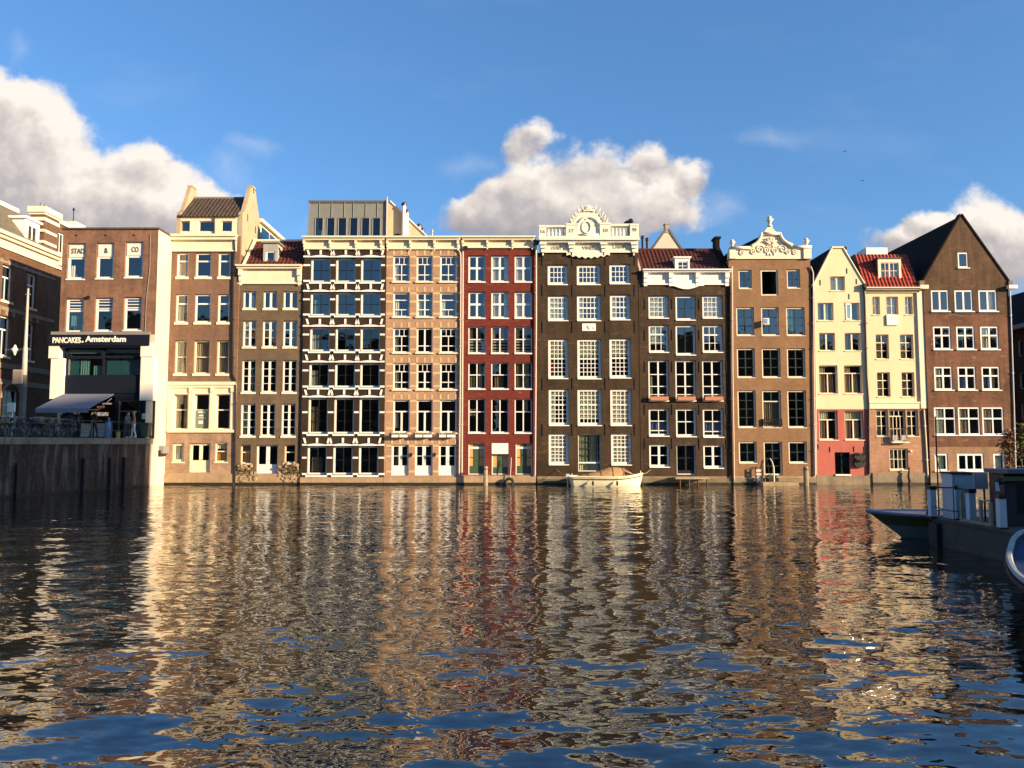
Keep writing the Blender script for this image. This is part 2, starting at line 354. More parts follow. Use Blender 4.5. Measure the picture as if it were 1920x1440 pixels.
# ------------------------------------------------------------------ mesh builder and object helpers
LOC = {}
class MB:
    def __init__(s): s.v, s.f, s.m = [], [], []
    def quad(s, pts, mi=0):
        b = len(s.v); s.v += [tuple(p) for p in pts]; s.f.append(tuple(range(b, b + len(pts)))); s.m.append(mi)
    def box(s, a, b, T=None, mi=0):
        x0, y0, z0 = a; x1, y1, z1 = b
        p = [(x0, y0, z0), (x1, y0, z0), (x1, y1, z0), (x0, y1, z0), (x0, y0, z1), (x1, y0, z1), (x1, y1, z1), (x0, y1, z1)]
        if T: p = [T(*q) for q in p]
        n = len(s.v); s.v += p
        for f in ((0, 3, 2, 1), (4, 5, 6, 7), (0, 1, 5, 4), (1, 2, 6, 5), (2, 3, 7, 6), (3, 0, 4, 7)):
            s.f.append(tuple(n + i for i in f)); s.m.append(mi)
    def prism(s, pts, d0, d1, T, mi=0, mside=None):          # pts: (u, z) outline, extruded in depth
        n = len(s.v); k = len(pts)
        s.v += [T(u, d0, z) for u, z in pts] + [T(u, d1, z) for u, z in pts]
        s.f.append(tuple(range(n, n + k))); s.m.append(mi)
        s.f.append(tuple(range(n + 2 * k - 1, n + k - 1, -1))); s.m.append(mi)
        for i in range(k):
            j = (i + 1) % k
            s.f.append((n + i, n + k + i, n + k + j, n + j)); s.m.append(mi if mside is None else mside)
    def tube(s, path, r, seg=8, mi=0, cap=True):
        path = [Vector(p) for p in path]; n0 = len(s.v); K = len(path)
        rs = r if isinstance(r, (list, tuple)) else [r] * K
        up = None
        for i, p in enumerate(path):
            d = (path[min(i + 1, K - 1)] - path[max(i - 1, 0)])
            d = d.normalized() if d.length > 1e-9 else Vector((0, 0, 1))
            if up is None or abs(d.dot(up)) > 0.999:
                up = Vector((0, 0, 1)) if abs(d.z) < 0.9 else Vector((1, 0, 0))
            sx = d.cross(up).normalized(); sy = sx.cross(d).normalized(); up = sy
            for j in range(seg):
                a = 2 * math.pi * j / seg
                s.v.append(tuple(p + (sx * math.cos(a) + sy * math.sin(a)) * rs[i]))
        for i in range(K - 1):
            for j in range(seg):
                a, b = n0 + i * seg + j, n0 + i * seg + (j + 1) % seg
                s.f.append((a, b, b + seg, a + seg)); s.m.append(mi)
        if cap:
            s.f.append(tuple(n0 + j for j in reversed(range(seg)))); s.m.append(mi)
            s.f.append(tuple(n0 + (K - 1) * seg + j for j in range(seg))); s.m.append(mi)
    def lathe(s, c, prof, seg=12, mi=0):                      # prof: (radius, z)
        n0 = len(s.v)
        for r, z in prof:
            for j in range(seg):
                a = 2 * math.pi * j / seg
                s.v.append((c[0] + r * math.cos(a), c[1] + r * math.sin(a), c[2] + z))
        for i in range(len(prof) - 1):
            for j in range(seg):
                a, b = n0 + i * seg + j, n0 + i * seg + (j + 1) % seg
                s.f.append((a, b, b + seg, a + seg)); s.m.append(mi)
        s.f.append(tuple(n0 + j for j in reversed(range(seg)))); s.m.append(mi)
        s.f.append(tuple(n0 + (len(prof) - 1) * seg + j for j in range(seg))); s.m.append(mi)
    def ball(s, c, r, seg=10, mi=0):
        rr = r if isinstance(r, (tuple, list)) else (r, r, r)
        n0 = len(s.v); K = 6
        for i in range(K + 1):
            t = -math.pi / 2 + math.pi * i / K
            for j in range(seg):
                a = 2 * math.pi * j / seg
                q = max(math.cos(t), 0.02)
                s.v.append((c[0] + rr[0] * q * math.cos(a), c[1] + rr[1] * q * math.sin(a), c[2] + rr[2] * math.sin(t)))
        for i in range(K):
            for j in range(seg):
                a, b = n0 + i * seg + j, n0 + i * seg + (j + 1) % seg
                s.f.append((a, b, b + seg, a + seg)); s.m.append(mi)
    def build(s, name, mats, parent=None, smooth=False, tagd=None):
        me = bpy.data.meshes.new(name)
        off = LOC.get(parent.name, Vector()) if parent else Vector()
        base = Vector()
        if parent is None and s.v:                            # a thing of one mesh: origin at its base
            a = np.array(s.v); base = Vector(((a[:, 0].min() + a[:, 0].max()) / 2, (a[:, 1].min() + a[:, 1].max()) / 2, a[:, 2].min()))
            off = base
        me.from_pydata([(v[0] - off[0], v[1] - off[1], v[2] - off[2]) for v in s.v], [], s.f)
        mats = mats if isinstance(mats, (list, tuple)) else [mats]
        for m in mats: me.materials.append(m)
        if len(mats) > 1: me.polygons.foreach_set('material_index', s.m)
        if smooth: me.polygons.foreach_set('use_smooth', [True] * len(s.f))
        me.update()
        o = bpy.data.objects.new(name, me); COL.objects.link(o)
        if parent:
            o.parent = parent; LOC[o.name] = off
        else:
            o.location = base; LOC[o.name] = base
        if tagd: tag(o, *tagd)
        return o
def tag(o, label, cat, group=None, kind=None):
    if label: o['label'] = label
    if cat: o['category'] = cat
    if group: o['group'] = group
    if kind: o['kind'] = kind
    return o
def thing(name, label, cat, loc, group=None):
    o = bpy.data.objects.new(name, None); COL.objects.link(o); o.location = loc
    o.empty_display_size = 0.3
    LOC[o.name] = Vector(loc)
    return tag(o, label, cat, group)
def dup(root, loc, rotz, label=None):
    r = root.copy(); COL.objects.link(r); r.location = loc; r.rotation_euler = (0, 0, rotz)
    if label: r['label'] = label
    for ch in list(root.children):
        c = ch.copy(); COL.objects.link(c); c.parent = r
        for g in list(ch.children):
            d = g.copy(); COL.objects.link(d); d.parent = c
    return r
def text(s, mat, parent, c, wd, ht, depth=0.03, bold=0.0, shear=0.0, name='lettering', T=None):
    cu = bpy.data.curves.new('t', 'FONT'); cu.body = s; cu.extrude = 0.05; cu.offset = bold; cu.size = 1; cu.resolution_u = 4
    to = bpy.data.objects.new('t', cu); COL.objects.link(to)
    dg = bpy.context.evaluated_depsgraph_get()
    me = bpy.data.meshes.new_from_object(to.evaluated_get(dg))
    bpy.data.objects.remove(to); bpy.data.curves.remove(cu)
    v = np.array([x.co for x in me.vertices])
    mn, mx = v.min(0), v.max(0)
    mb = MB()
    off = LOC[parent.name]
    for i, x in enumerate(me.vertices):
        u = (v[i, 0] - mn[0]) / (mx[0] - mn[0]) - 0.5
        z = (v[i, 1] - mn[1]) / (mx[1] - mn[1]) - 0.5
        d = (0.5 - (v[i, 2] - mn[2]) / (mx[2] - mn[2])) * depth
        x.co = (c[0] + u * wd - off[0], c[1] + d - off[1], c[2] + z * ht - off[2])
    me.materials.clear(); me.materials.append(mat); me.name = name
    o = bpy.data.objects.new(name, me); COL.objects.link(o); o.parent = parent; LOC[o.name] = off
    return o
def clip(poly, a, b, c):                                       # keep a*u + b*z <= c
    out = []
    for i in range(len(poly)):
        p, q = poly[i], poly[(i + 1) % len(poly)]
        fp, fq = a * p[0] + b * p[1] - c, a * q[0] + b * q[1] - c
        if fp <= 1e-9: out.append(p)
        if (fp < 0) != (fq < 0) and abs(fp - fq) > 1e-12:
            t = fp / (fp - fq); out.append((p[0] + t * (q[0] - p[0]), p[1] + t * (q[1] - p[1])))
    return out

# ------------------------------------------------------------------ buildings
class House:
    def __init__(s, name, label, Y, xl, xr, cat='house', zbase=0.0, T=None, root_loc=None):
        s.Y = Y; s.name = name
        s.T = T or (lambda u, d, z: (u, Y + d, z))
        if T is None:
            s.u0, s.u1 = P(xl, 700, Y)[0], P(xr, 700, Y)[0]
        else:
            s.u0, s.u1 = xl, xr
        s.root = thing(name, label, cat, root_loc or ((s.u0 + s.u1) / 2, Y, zbase))
        s.op = []; s.zb = zbase
    def r(s, xL, xR, yT, yB):
        z1, z0 = P(xL, yT, s.Y)[1], P(xL, yB, s.Y)[1]
        ym = (yT + yB) / 2
        return P(xL, ym, s.Y)[0], P(xR, ym, s.Y)[0], z0, z1
    def z(s, y): return P(960, y, s.Y)[1]
    def x(s, x, y=700): return P(x, y, s.Y)[0]
    def bx(s, mb, xL, xR, yT, yB, d0, d1, mi=0):
        u0, u1, z0, z1 = s.r(xL, xR, yT, yB)
        mb.box((u0, d0, z0), (u1, d1, z1), s.T, mi)
    def win(s, xL, xR, yT, yB, secs=((0, 1, 2, 1),), inset=0.12, fw=0.09, mw=0.04, rw=0.08, mm=None, fm=None, bm=None, gm=None,
            sill=None, sillm=None, cur=(), name='window', raw=False, panel=0.0, panelm=None, tilt=0.004, arch=0.0, door=False, back=None):
        u0, u1, z0, z1 = (xL, xR, yT, yB) if raw else s.r(xL, xR, yT, yB)
        fm = fm or WHITE; bm = bm or fm; gm = gm or GLASS
        s.op.append((u0, u1, z0, z1, inset + 0.10))
        mb = MB(); d0, d1 = inset, inset + 0.09
        mb.box((u0, d0, z0), (u0 + fw, d1, z1), s.T); mb.box((u1 - fw, d0, z0), (u1, d1, z1), s.T)
        mb.box((u0 + fw, d0, z0), (u1 - fw, d1, z0 + fw), s.T); mb.box((u0 + fw, d0, z1 - fw), (u1 - fw, d1, z1), s.T)
        if arch:                                               # shallow segmental head over the frame
            k = 7; pts = [(u0 + 0.002, z1 - 0.002)]
            pts += [(u0 + (u1 - u0) * i / k, z1 - 0.002 - arch * (1 - math.sin(math.pi * i / k))) for i in range(k, -1, -1)][::-1]
            pts += [(u1 - 0.002, z1 - 0.002)]
        a0, a1, b0, b1 = u0 + fw, u1 - fw, z0 + fw, z1 - fw
        if panel > 0:
            zp = b0 + (b1 - b0) * panel
            mb.box((a0, d0 + 0.02, b0), (a1, d1 - 0.01, zp), s.T, 2 if panelm else 0)
            b0 = zp
        pn = MB()
        Hh = b1 - b0
        for i, (f0, f1, nc, nr) in enumerate(secs):
            q0, q1 = b0 + Hh * f0, b0 + Hh * f1
            if f1 < 0.999: mb.box((a0, d0 + 0.005, q1 - rw / 2), (a1, d1 - 0.005, q1 + rw / 2), s.T, 0)
            if f1 < 0.999: q1 -= rw / 2
            if f0 > 0.001: q0 += rw / 2
            cw = mm if (mm and nc == 2) else mw
            for c in range(1, nc):
                uc = a0 + (a1 - a0) * c / nc
                mb.box((uc - cw / 2, d0 + 0.012, q0), (uc + cw / 2, d1 - 0.012, q1), s.T, 1)
            for r_ in range(1, nr):
                zc = q0 + (q1 - q0) * r_ / nr
                for c in range(nc):
                    ua, ub = a0 + (a1 - a0) * c / nc, a0 + (a1 - a0) * (c + 1) / nc
                    if c > 0: ua += cw / 2
                    if c < nc - 1: ub -= cw / 2
                    mb.box((ua, d0 + 0.014, zc - mw / 2), (ub, d1 - 0.014, zc + mw / 2), s.T, 1)
            for c in range(nc):
                for r_ in range(nr):
                    ua, ub = a0 + (a1 - a0) * c / nc, a0 + (a1 - a0) * (c + 1) / nc
                    za, zb = q0 + (q1 - q0) * r_ / nr, q0 + (q1 - q0) * (r_ + 1) / nr
                    tx, tz = random.uniform(-tilt, tilt) * (ub - ua), random.uniform(-tilt, tilt) * (zb - za)
                    dd = d0 + 0.05
                    pn.quad([s.T(ua, dd - tx - tz, za), s.T(ub, dd + tx - tz, za), s.T(ub, dd + tx + tz, zb), s.T(ua, dd - tx + tz, zb)])
        o = mb.build('door' if door else name, [fm, bm, panelm or fm], s.root)
        pn.build('pane', gm, o)
        if sill:
            ov, hh, pr = sill
            sb = MB(); sb.box((u0 - ov, -pr, z0 - hh), (u1 + ov, inset + 0.05, z0 - 0.002), s.T)
            sb.build('sill', sillm or fm, o)
        for (f0, f1, g0, g1, cm) in cur:
            cb = MB(); n = max(6, int((f1 - f0) * (u1 - u0) / 0.03))
            ph = random.uniform(0, 6); pr_ = None
            zz0, zz1 = z0 + (z1 - z0) * g0, z0 + (z1 - z0) * g1
            for i in range(n + 1):
                uu = u0 + (u1 - u0) * (f0 + (f1 - f0) * i / n)
                dd = d1 + 0.10 + (0 if 'blind' in cm.name else 0.025 * math.sin(uu * 42 + ph) + 0.012 * math.sin(uu * 95))
                cu_ = (s.T(uu, dd, zz0), s.T(uu, dd, zz1))
                if pr_: cb.quad([pr_[0], cu_[0], cu_[1], pr_[1]])
                pr_ = cu_
            cb.build('curtain', cm, o, smooth=False)
        if door:
            hb = MB(); um = (u0 + u1) / 2; zz = z0 + (z1 - z0) * 0.45
            hb.tube([s.T(um + 0.05, d0 - 0.03, zz), s.T(um + 0.15, d0 - 0.03, zz)], 0.012, 6)
            hb.tube([s.T(um + 0.06, d0 - 0.03, zz), s.T(um + 0.06, d0 + 0.02, zz)], 0.012, 6)
            hb.build('handle', DARKM, o)
        return o
    def wall(s, outline, zones, mats, depth=9.0, inner=None, sides=True, floors=(), room=3.2, roofm=None, sidem=None, extra=()):
        # zones: (z_upper, material index) from bottom up
        us = {round(p[0], 4) for p in outline}; zs = {round(p[1], 4) for p in outline}
        umn, umx = min(us), max(us); zmn, zmx = min(zs), max(zs)
        gu = {umn, umx}; gz = {zmn, zmx} | {zu for zu, _ in zones if zmn < zu < zmx}
        for (a, b, c, d, e) in s.op: gu |= {a, b}; gz |= {c, d}
        gu = sorted(g for g in gu if umn <= g <= umx); gz = sorted(g for g in gz if zmn <= g <= zmx)
        mb = MB()
        cx, cz = sum(p[0] for p in outline) / len(outline), sum(p[1] for p in outline) / len(outline)
        hp = []
        for i in range(len(outline)):
            p, q = outline[i], outline[(i + 1) % len(outline)]
            a, b = q[1] - p[1], -(q[0] - p[0]); c = a * p[0] + b * p[1]
            if a * cx + b * cz > c: a, b, c = -a, -b, -c
            hp.append((a, b, c))
        def zone(z):
            for zu, mi in zones:
                if z < zu: return mi
            return zones[-1][1]
        for i in range(len(gu) - 1):
            for j in range(len(gz) - 1):
                um, zm = (gu[i] + gu[i + 1]) / 2, (gz[j] + gz[j + 1]) / 2
                if any(a < um < b and c < zm < d for (a, b, c, d, e) in s.op): continue
                poly = [(gu[i], gz[j]), (gu[i + 1], gz[j]), (gu[i + 1], gz[j + 1]), (gu[i], gz[j + 1])]
                for h in hp:
                    poly = clip(poly, *h)
                    if len(poly) < 3: break
                if len(poly) >= 3: mb.quad([s.T(u, 0, z) for u, z in poly], zone(zm))
        for (a, b, c, d, e) in s.op:
            mi = zone((c + d) / 2)
            mb.quad([s.T(a, 0, c), s.T(a, e, c), s.T(a, e, d), s.T(a, 0, d)], mi)
            mb.quad([s.T(b, 0, c), s.T(b, 0, d), s.T(b, e, d), s.T(b, e, c)], mi)
            mb.quad([s.T(a, 0, c), s.T(b, 0, c), s.T(b, e, c), s.T(a, e, c)], mi)
            mb.quad([s.T(a, 0, d), s.T(a, e, d), s.T(b, e, d), s.T(b, 0, d)], mi)
        k = len(mats)
        if sides:
            n = len(outline)
            for i in range(n):
                p, q = outline[i], outline[(i + 1) % n]
                flat = abs(p[1] - q[1]) < 0.02 and p[1] > cz
                mb.quad([s.T(p[0], 0, p[1]), s.T(q[0], 0, q[1]), s.T(q[0], depth, q[1]), s.T(p[0], depth, p[1])], k if flat else (k + 1 if sidem else zone(p[1])))
            mb.quad([s.T(u, depth, z) for u, z in outline], zones[-1][1])
        for q, (em, emat) in enumerate(extra):
            n0 = len(mb.v); mb.v += em.v; mb.f += [tuple(i + n0 for i in f) for f in em.f]; mb.m += [k + 2 + q] * len(em.f)
        o = mb.build('wall', list(mats) + [roofm or DARKM, sidem or mats[0]] + [e[1] for e in extra], s.root)
        if room:
            ib = MB(); a, b = umn + 0.12, umx - 0.12
            ztop = zmx - 0.15 if len(outline) == 4 else sorted(p[1] for p in outline)[2] - 0.1
            ib.box((a, room, zmn + 0.1), (b, room + 0.1, ztop), s.T)
            e0 = 0.32
            ib.quad([s.T(a, e0, zmn + .1), s.T(a, room, zmn + .1), s.T(a, room, ztop), s.T(a, e0, ztop)])
            ib.quad([s.T(b, e0, zmn + .1), s.T(b, room, zmn + .1), s.T(b, room, ztop), s.T(b, e0, ztop)])
            for f in floors:
                ib.box((a, e0, f - 0.12), (b, room, f + 0.12), s.T)
            ib.build('interior', INTER, s.root)
        return o
    def rect(s, ytop, z0=-0.6):
        return [(s.u0, z0), (s.u1, z0), (s.u1, s.z(ytop)), (s.u0, s.z(ytop))]
    def plinth(s, ytop, m=PLINTH, pr=0.06):
        mb = MB(); mb.box((s.u0 + 0.01, -pr, 0.14), (s.u1 - 0.01, 0.0 - 0.002, s.z(ytop)), s.T)
        o = mb.build('plinth', m, s.root)
        mb = MB(); mb.box((s.u0 + 0.01, -pr - 0.012, -0.6), (s.u1 - 0.01, -0.002, 0.138), s.T)
        mb.build('waterline_band', ALGAE, s.root)
        return o
    def pipe(s, pts, r=0.05, m=PINKP, off=0.09):
        mb = MB(); path = []
        for (px, py) in pts:
            u, z = P(px, py, s.Y); path.append(s.T(u, -off, z))
        mb.tube(path, r, 8)
        for i in range(len(path) - 1):
            a, b = Vector(path[i]), Vector(path[i + 1])
            n = int((a - b).length / 2.2)
            for k in range(1, n + 1):
                q = a.lerp(b, k / (n + 1)); mb.box((q.x - r * 1.5, q.y - r * 1.3, q.z - 0.025), (q.x + r * 1.5, q.y + off, q.z + 0.025))
        return mb.build('drainpipe', m, s.root, smooth=False)

def tile_roof(A, B, C, D, pitch_w=0.26, course=0.33, amp=0.035):       # A,B eaves left/right, C,D top right/left
    A, B, C, D = map(Vector, (A, B, C, D))
    mb = MB(); wdt = (B - A).length; sl = (D - A).length
    nw = max(2, int(wdt / pitch_w)); K = nw * 6; ncourse = max(1, int(sl / course))
    nrm = (B - A).cross(D - A).normalized()
    if nrm.z < 0: nrm = -nrm
    rows = []
    for c in range(ncourse):
        rows += [(c / ncourse, 0.035), ((c + 1) / ncourse - 1e-4, 0.0)]
    idx = []
    for (t, h) in rows:
        row = []
        for i in range(K + 1):
            s_ = i / K
            p = (A.lerp(B, s_)).lerp(D.lerp(C, s_), t)
            w_ = math.sin(2 * math.pi * nw * s_)
            p = p + nrm * (h + amp * (w_ if w_ > -0.4 else -0.4))
            row.append(len(mb.v)); mb.v.append(tuple(p))
        idx.append(row)
    for a, b in zip(idx[:-1], idx[1:]):
        for i in range(K):
            mb.f.append((a[i], a[i + 1], b[i + 1], b[i])); mb.m.append(0)
    return mb

def spiral(cx, cz, r0, turns, T, d, rt, sgn=1, start=0.0, n=26):
    return [T(cx + sgn * r0 * (1 - 0.85 * i / n) * math.cos(start + turns * 2 * math.pi * i / n), d,
              cz + r0 * (1 - 0.85 * i / n) * math.sin(start + turns * 2 * math.pi * i / n)) for i in range(n + 1)]
YR = 52.86
S = 28.0     # pixels per metre on the facade row
SIL = (0.04, 0.10, 0.06)

# ================================================================== the canal houses, left to right
def cornice(H, xL, xR, yT, yM, yB, m, proj=0.35, name='cornice', brk=(), bm=None):
    mb = MB()
    H.bx(mb, xL, xR, yT, yT + (yM - yT) * 0.45, -proj, -0.004)
    H.bx(mb, xL + 1.5, xR - 1.5, yT + (yM - yT) * 0.45, yM, -proj * 0.72, -0.006)
    H.bx(mb, xL + 2, xR - 2, yM, yB, -0.07, -0.008)
    H.bx(mb, xL + 1.6, xR - 1.6, yB - 2.2, yB, -0.12, -0.072)
    o = mb.build(name, m, H.root)
    for (bx_, ww) in brk:
        b = MB()
        H.bx(b, bx_ - ww / 2, bx_ + ww / 2, yM, yM + (yB - yM) * 0.45, -proj * 0.62, -0.074)
        H.bx(b, bx_ - ww / 2 + 0.4, bx_ + ww / 2 - 0.4, yM + (yB - yM) * 0.45, yM + (yB - yM) * 0.8, -proj * 0.42, -0.074)
        H.bx(b, bx_ - ww / 2 + 0.8, bx_ + ww / 2 - 0.8, yM + (yB - yM) * 0.8, yB + 2.5, -proj * 0.30, -0.123)
        b.build('bracket', bm or m, o)
    return o

# ---------------------------------------------------------------- C: brown house with cream ground floor
Hc = House('canal_house', 'brown brick house with cream ground floor and dark tiled roof between two side gables', YR, 313, 444)
for k, (yT, yB, cols) in enumerate([(474, 519, ((331, 353), (366.5, 396), (409, 432))), (551.5, 604, ((329, 352), (365, 395), (408, 430)))]):
    for i, (a, b) in enumerate(cols):
        Hc.win(a, b, yT, yB, ((0, .68, 1, 1), (.68, 1, 1, 1)), 0.13, 0.10, rw=0.10, sill=(0.05, 0.17, 0.05), sillm=CREAM2,
               cur=((0.1, 0.75, 0.05, 0.66, CURT_B),) if i == 0 else ())
for i, (a, b) in enumerate(((327, 350), (363, 393), (406, 429))):
    Hc.win(a, b, 638, 700.5, ((0, .5, 1, 1), (.5, 1, 1, 1)), 0.16, 0.10, rw=0.06, fm=CREAM, sill=(0.05, 0.16, 0.05), sillm=CREAM2,
           cur=((0.02, 0.98, 0.06 if i == 1 else 0.0, 1.0, CURT_B),))
o = None
for i, (a, b) in enumerate(((325, 351), (363.5, 391), (404, 430))):
    o = Hc.win(a, b, 739, 804, ((0, .55, 1, 1), (.55, 1, 1, 1)), 0.24, 0.05, rw=0.07, fm=CREAM, sill=(0.02, 0.08, 0.05), sillm=CREAM2,
           cur=((0.0, 0.25, 0, 1, CURT_B), (0.6, 0.95, 0, 1, CURT_B)) if i == 0 else ())
    if i == 1:
        pb = MB(); u0, u1, z0, z1 = Hc.r(364.8, 387.5, 769, 802)
        pb.box((u0, YR + 0.20, z0), (u1, YR + 0.215, z1)); pst = pb.build('window_poster', plain('poster green', (0.16, 0.20, 0.15), 0.7), Hc.root)
        for (wd, yy, hh) in ((0.5, 772.5, .1), (0.36, 779, .09), (0.56, 783.5, .04), (0.42, 791.5, .22)):
            b2 = MB(); zc = P(376, yy, YR)[1]; n = max(2, int(wd / 0.09))
            for q in range(n):
                if hh < 0.05 or q % 4 != 3: b2.box(((u0 + u1) / 2 - wd / 2 + wd * q / n, YR + 0.196, zc - hh / 2), ((u0 + u1) / 2 - wd / 2 + wd * (q + .8) / n, YR + 0.199, zc + hh / 2))
            b2.build('faded_print', LETTER_W, pst)
Hc.win(323, 345, 831, 866, ((0, 1, 1, 1),), 0.12, 0.16, fm=CREAM, sill=(0.05, 0.09, 0.05), cur=((0.2, 0.8, 0, 1, CURT_G),))
Hc.win(403, 426, 830, 866, ((0, .55, 1, 1), (.55, 1, 1, 1)), 0.12, 0.08, fm=CREAM, sill=(0.05, 0.09, 0.05), cur=((0.05, 0.9, 0.0, 0.58, CURT_O), (0, 1, .68, 1, CURT_W)))
Hc.win(355, 394, 831, 886, ((0, 1, 2, 1),), 0.16, 0.14, mm=0.22, fm=CREAM, panel=0.40, door=True, gm=GLASSD)
zc1, zc2 = Hc.z(718), Hc.z(809)
Hc.wall(Hc.rect(443), ((Hc.z(887), 2), (zc2, 1), (zc1, 3), (99, 0)), [BR_C, BR_C2, PLINTH, CREAM], floors=[Hc.z(y) for y in (540, 622, 714, 818)], roofm=LEAD, sidem=BR_C)
Hc.plinth(889, PLINTH)
mb = MB()
Hc.bx(mb, 313, 443, 716, 722, -0.16, -0.003); Hc.bx(mb, 314, 442, 722, 727, -0.09, -0.003); Hc.bx(mb, 314, 442, 806, 811, -0.12, -0.003)
for x in (358, 398, 436): Hc.bx(mb, x - 2.5, x + 2.5, 727, 735, -0.11, -0.003)
for a, b in ((314, 322), (353.5, 361), (393, 401.5), (432.5, 442)): Hc.bx(mb, a, b, 735, 806, -0.05, -0.003)
mb.build('shopfront_frame', CREAM, Hc.root)
cornice(Hc, 309, 446, 441, 451, 472, CREAM, 0.42)
# top storey, tiled roof, side gables, rear annex
Ta = lambda u, d, z: (u, YR + 0.25 + d, z)
A1 = House('canal_house', 'x', YR + 0.25, 322, 447); bpy.data.objects.remove(A1.root); A1.root = Hc.root
for a, b in ((337, 356), (372, 401), (414, 435)):
    A1.win(a, b, 414, 434, ((0, 1, 1, 1),), 0.10, 0.05, fm=CREAM)
A1.wall([(A1.u0 + .02, A1.z(443)), (A1.u1 - .02, A1.z(443)), (A1.u1 - .02, A1.z(405)), (A1.u0 + .02, A1.z(405))], ((99, 0),), [CREAM], depth=3.0, room=2.4)
ze, yrid = A1.z(406), YR + 2.3
zr = P(400, 372, yrid)[1]
rm = tile_roof((A1.u0 + .1, YR + 0.05, ze - 0.05), (A1.u1 - .1, YR + 0.05, ze - 0.05), (A1.u1 - .1, yrid, zr), (A1.u0 + .1, yrid, zr))
ro = rm.build('roof', TILE_B, Hc.root)
rb = MB(); rb.quad([(A1.u0 + .1, yrid, zr), (A1.u1 - .1, yrid, zr), (A1.u1 - .1, YR + 4.2, ze), (A1.u0 + .1, YR + 4.2, ze)])
rb.tube([(A1.u0 + .1, yrid, zr + .03), (A1.u1 - .1, yrid, zr + .03)], 0.09, 8)
rb.build('roof_ridge', LEAD, ro)
for (u, thick, x) in ((A1.u0, 0.28, 322), (A1.u1 - 0.28, 0.30, 447)):
    g = MB()
    Ty = lambda a, d, z, u=u: (u + d, a, z)
    zt = P(447, 353, yrid)[1]
    prof = [(YR + .22, A1.z(478) if x > 400 else A1.z(443)), (YR + .22, ze + .25), (YR + .7, ze + .55), (YR + 1.55, zr + .1), (YR + 1.75, zr + .55), (YR + 2.0, zt), (YR + 2.6, zt),
            (YR + 2.85, zr + .55), (YR + 3.05, zr + .1), (YR + 4.0, ze + .45), (YR + 4.2, A1.z(478) if x > 400 else A1.z(443))]
    g.prism(prof, 0, thick, Ty)
    g.box((u - .05, YR + 1.95, zt - .02), (u + thick + .05, YR + 2.65, zt + .10))
    go = g.build('side_gable', paint('gable render %d' % x, (0.42, 0.32, 0.205), 0.85, 0.12, 1.5, dirt=0.35), Hc.root)
    if x > 400:
        for (yy, zz) in ((YR + 1.2, ze + .2), (YR + 2.9, ze - .2), (YR + 2.3, zr + .6)):
            a = MB(); a.box((u + thick, yy - .03, zz - .25), (u + thick + .04, yy + .03, zz + .25)); a.build('wall_anchor', DARKM, go)
an = MB(); XA = A1.u1 - 0.15
za = 19.15
an.box((XA - 4, YR + 4.25, 14.5), (XA, 66, za - 0.15), None, 0)
ao = an.build('rear_annex', CREAM, Hc.root)
an = MB(); an.box((XA - 4.1, YR + 4.2, za - 0.148), (XA + .25, 66.2, za + 0.12)); an.build('annex_roof', CREAM, ao)
for k in range(4):
    g = MB(); y0 = YR + 4.8 + k * 2.0
    g.box((XA + 0.002, y0, za - 2.2), (XA + 0.03, y0 + 1.8, za - 0.35)); g.build('annex_window', GLASSD if k % 2 else GLASST, ao)
    if k == 3: break
Hc.pipe([(416 + 24, 452), (441, 470), (438.5, 500), (438, 560), (437.5, 640), (437.5, 702), (442.5, 714), (442, 800), (441, 905)], 0.055, DARKM, 0.10)
mb = MB(); Hc.bx(mb, 436.5, 443, 503, 512, -0.22, -0.02); Hc.bx(mb, 438, 441.5, 512, 517, -0.17, -0.03); mb.build('rainwater_hopper', DARKM, Hc.root)
Hc.pipe([(400, 405), (400, 440)], 0.04, DARKM, -0.17)

# ---------------------------------------------------------------- D: grey-brown house with red roof and dormer
Hd = House('canal_house', 'grey brown brick house with cream frieze, small red tiled roof and one grey dormer', YR + 0.10, 444.5, 566.5)
rows = [(546, 578, 1, ((455.5, 480), (493.5, 519.5), (531, 558))), (601, 650, 3, ((455, 480), (492, 518.5), (530.5, 557))),
        (675, 735, 4, ((453, 479), (490, 518), (529.5, 556))), (757, 817, 4, ((451, 479), (488, 515.5), (527.5, 554)))]
for k, (yT, yB, nr, cols) in enumerate(rows):
    for i, (a, b) in enumerate(cols):
        c = ((0.05, 0.5, 0, 1, CURT_W),) if i == 0 and k in (1, 3) else ((0.4, 0.75, 0, .8, CURT_W),) if (i == 0) else ()
        Hd.win(a, b, yT, yB, ((0, 1, 2, nr),), 0.15, 0.085, 0.035, mm=0.14, sill=(0.03, 0.14, 0.05), sillm=CREAM2, cur=c, gm=GLASS if k < 2 else GLASSD)
Hd.win(450, 470, 834, 868.6, ((0, .6, 1, 1), (.6, 1, 1, 1)), 0.22, 0.07, fm=CREAM, sill=(0.05, 0.10, 0.05), sillm=CREAM2, cur=((0.15, 0.85, 0, .7, CURT_O),))
Hd.win(532.5, 553, 834, 868, ((0, .6, 1, 1), (.6, 1, 1, 1)), 0.22, 0.07, fm=CREAM, sill=(0.05, 0.10, 0.05), sillm=CREAM2, gm=GLASSD)
Hd.win(480, 520.5, 834, 888, ((0, 1, 2, 1),), 0.22, 0.10, mm=0.24, panel=0.30, door=True, gm=GLASSD)
rk = MB(); rng = random.Random(5)
for k in range(60):
    px = rng.uniform(447, 478) if k % 2 else rng.uniform(523, 563)
    u, z = P(px, rng.uniform(868, 903), Hd.Y)
    r_ = rng.uniform(0.05, 0.17); rk.ball((u, Hd.Y - 0.04, z), (r_ * rng.uniform(.8, 1.6), 0.09, r_), 7)
RUBB = paint('rubble', (0.30, 0.22, 0.13), 0.9, 0.5, 6.0, dirt=.5)
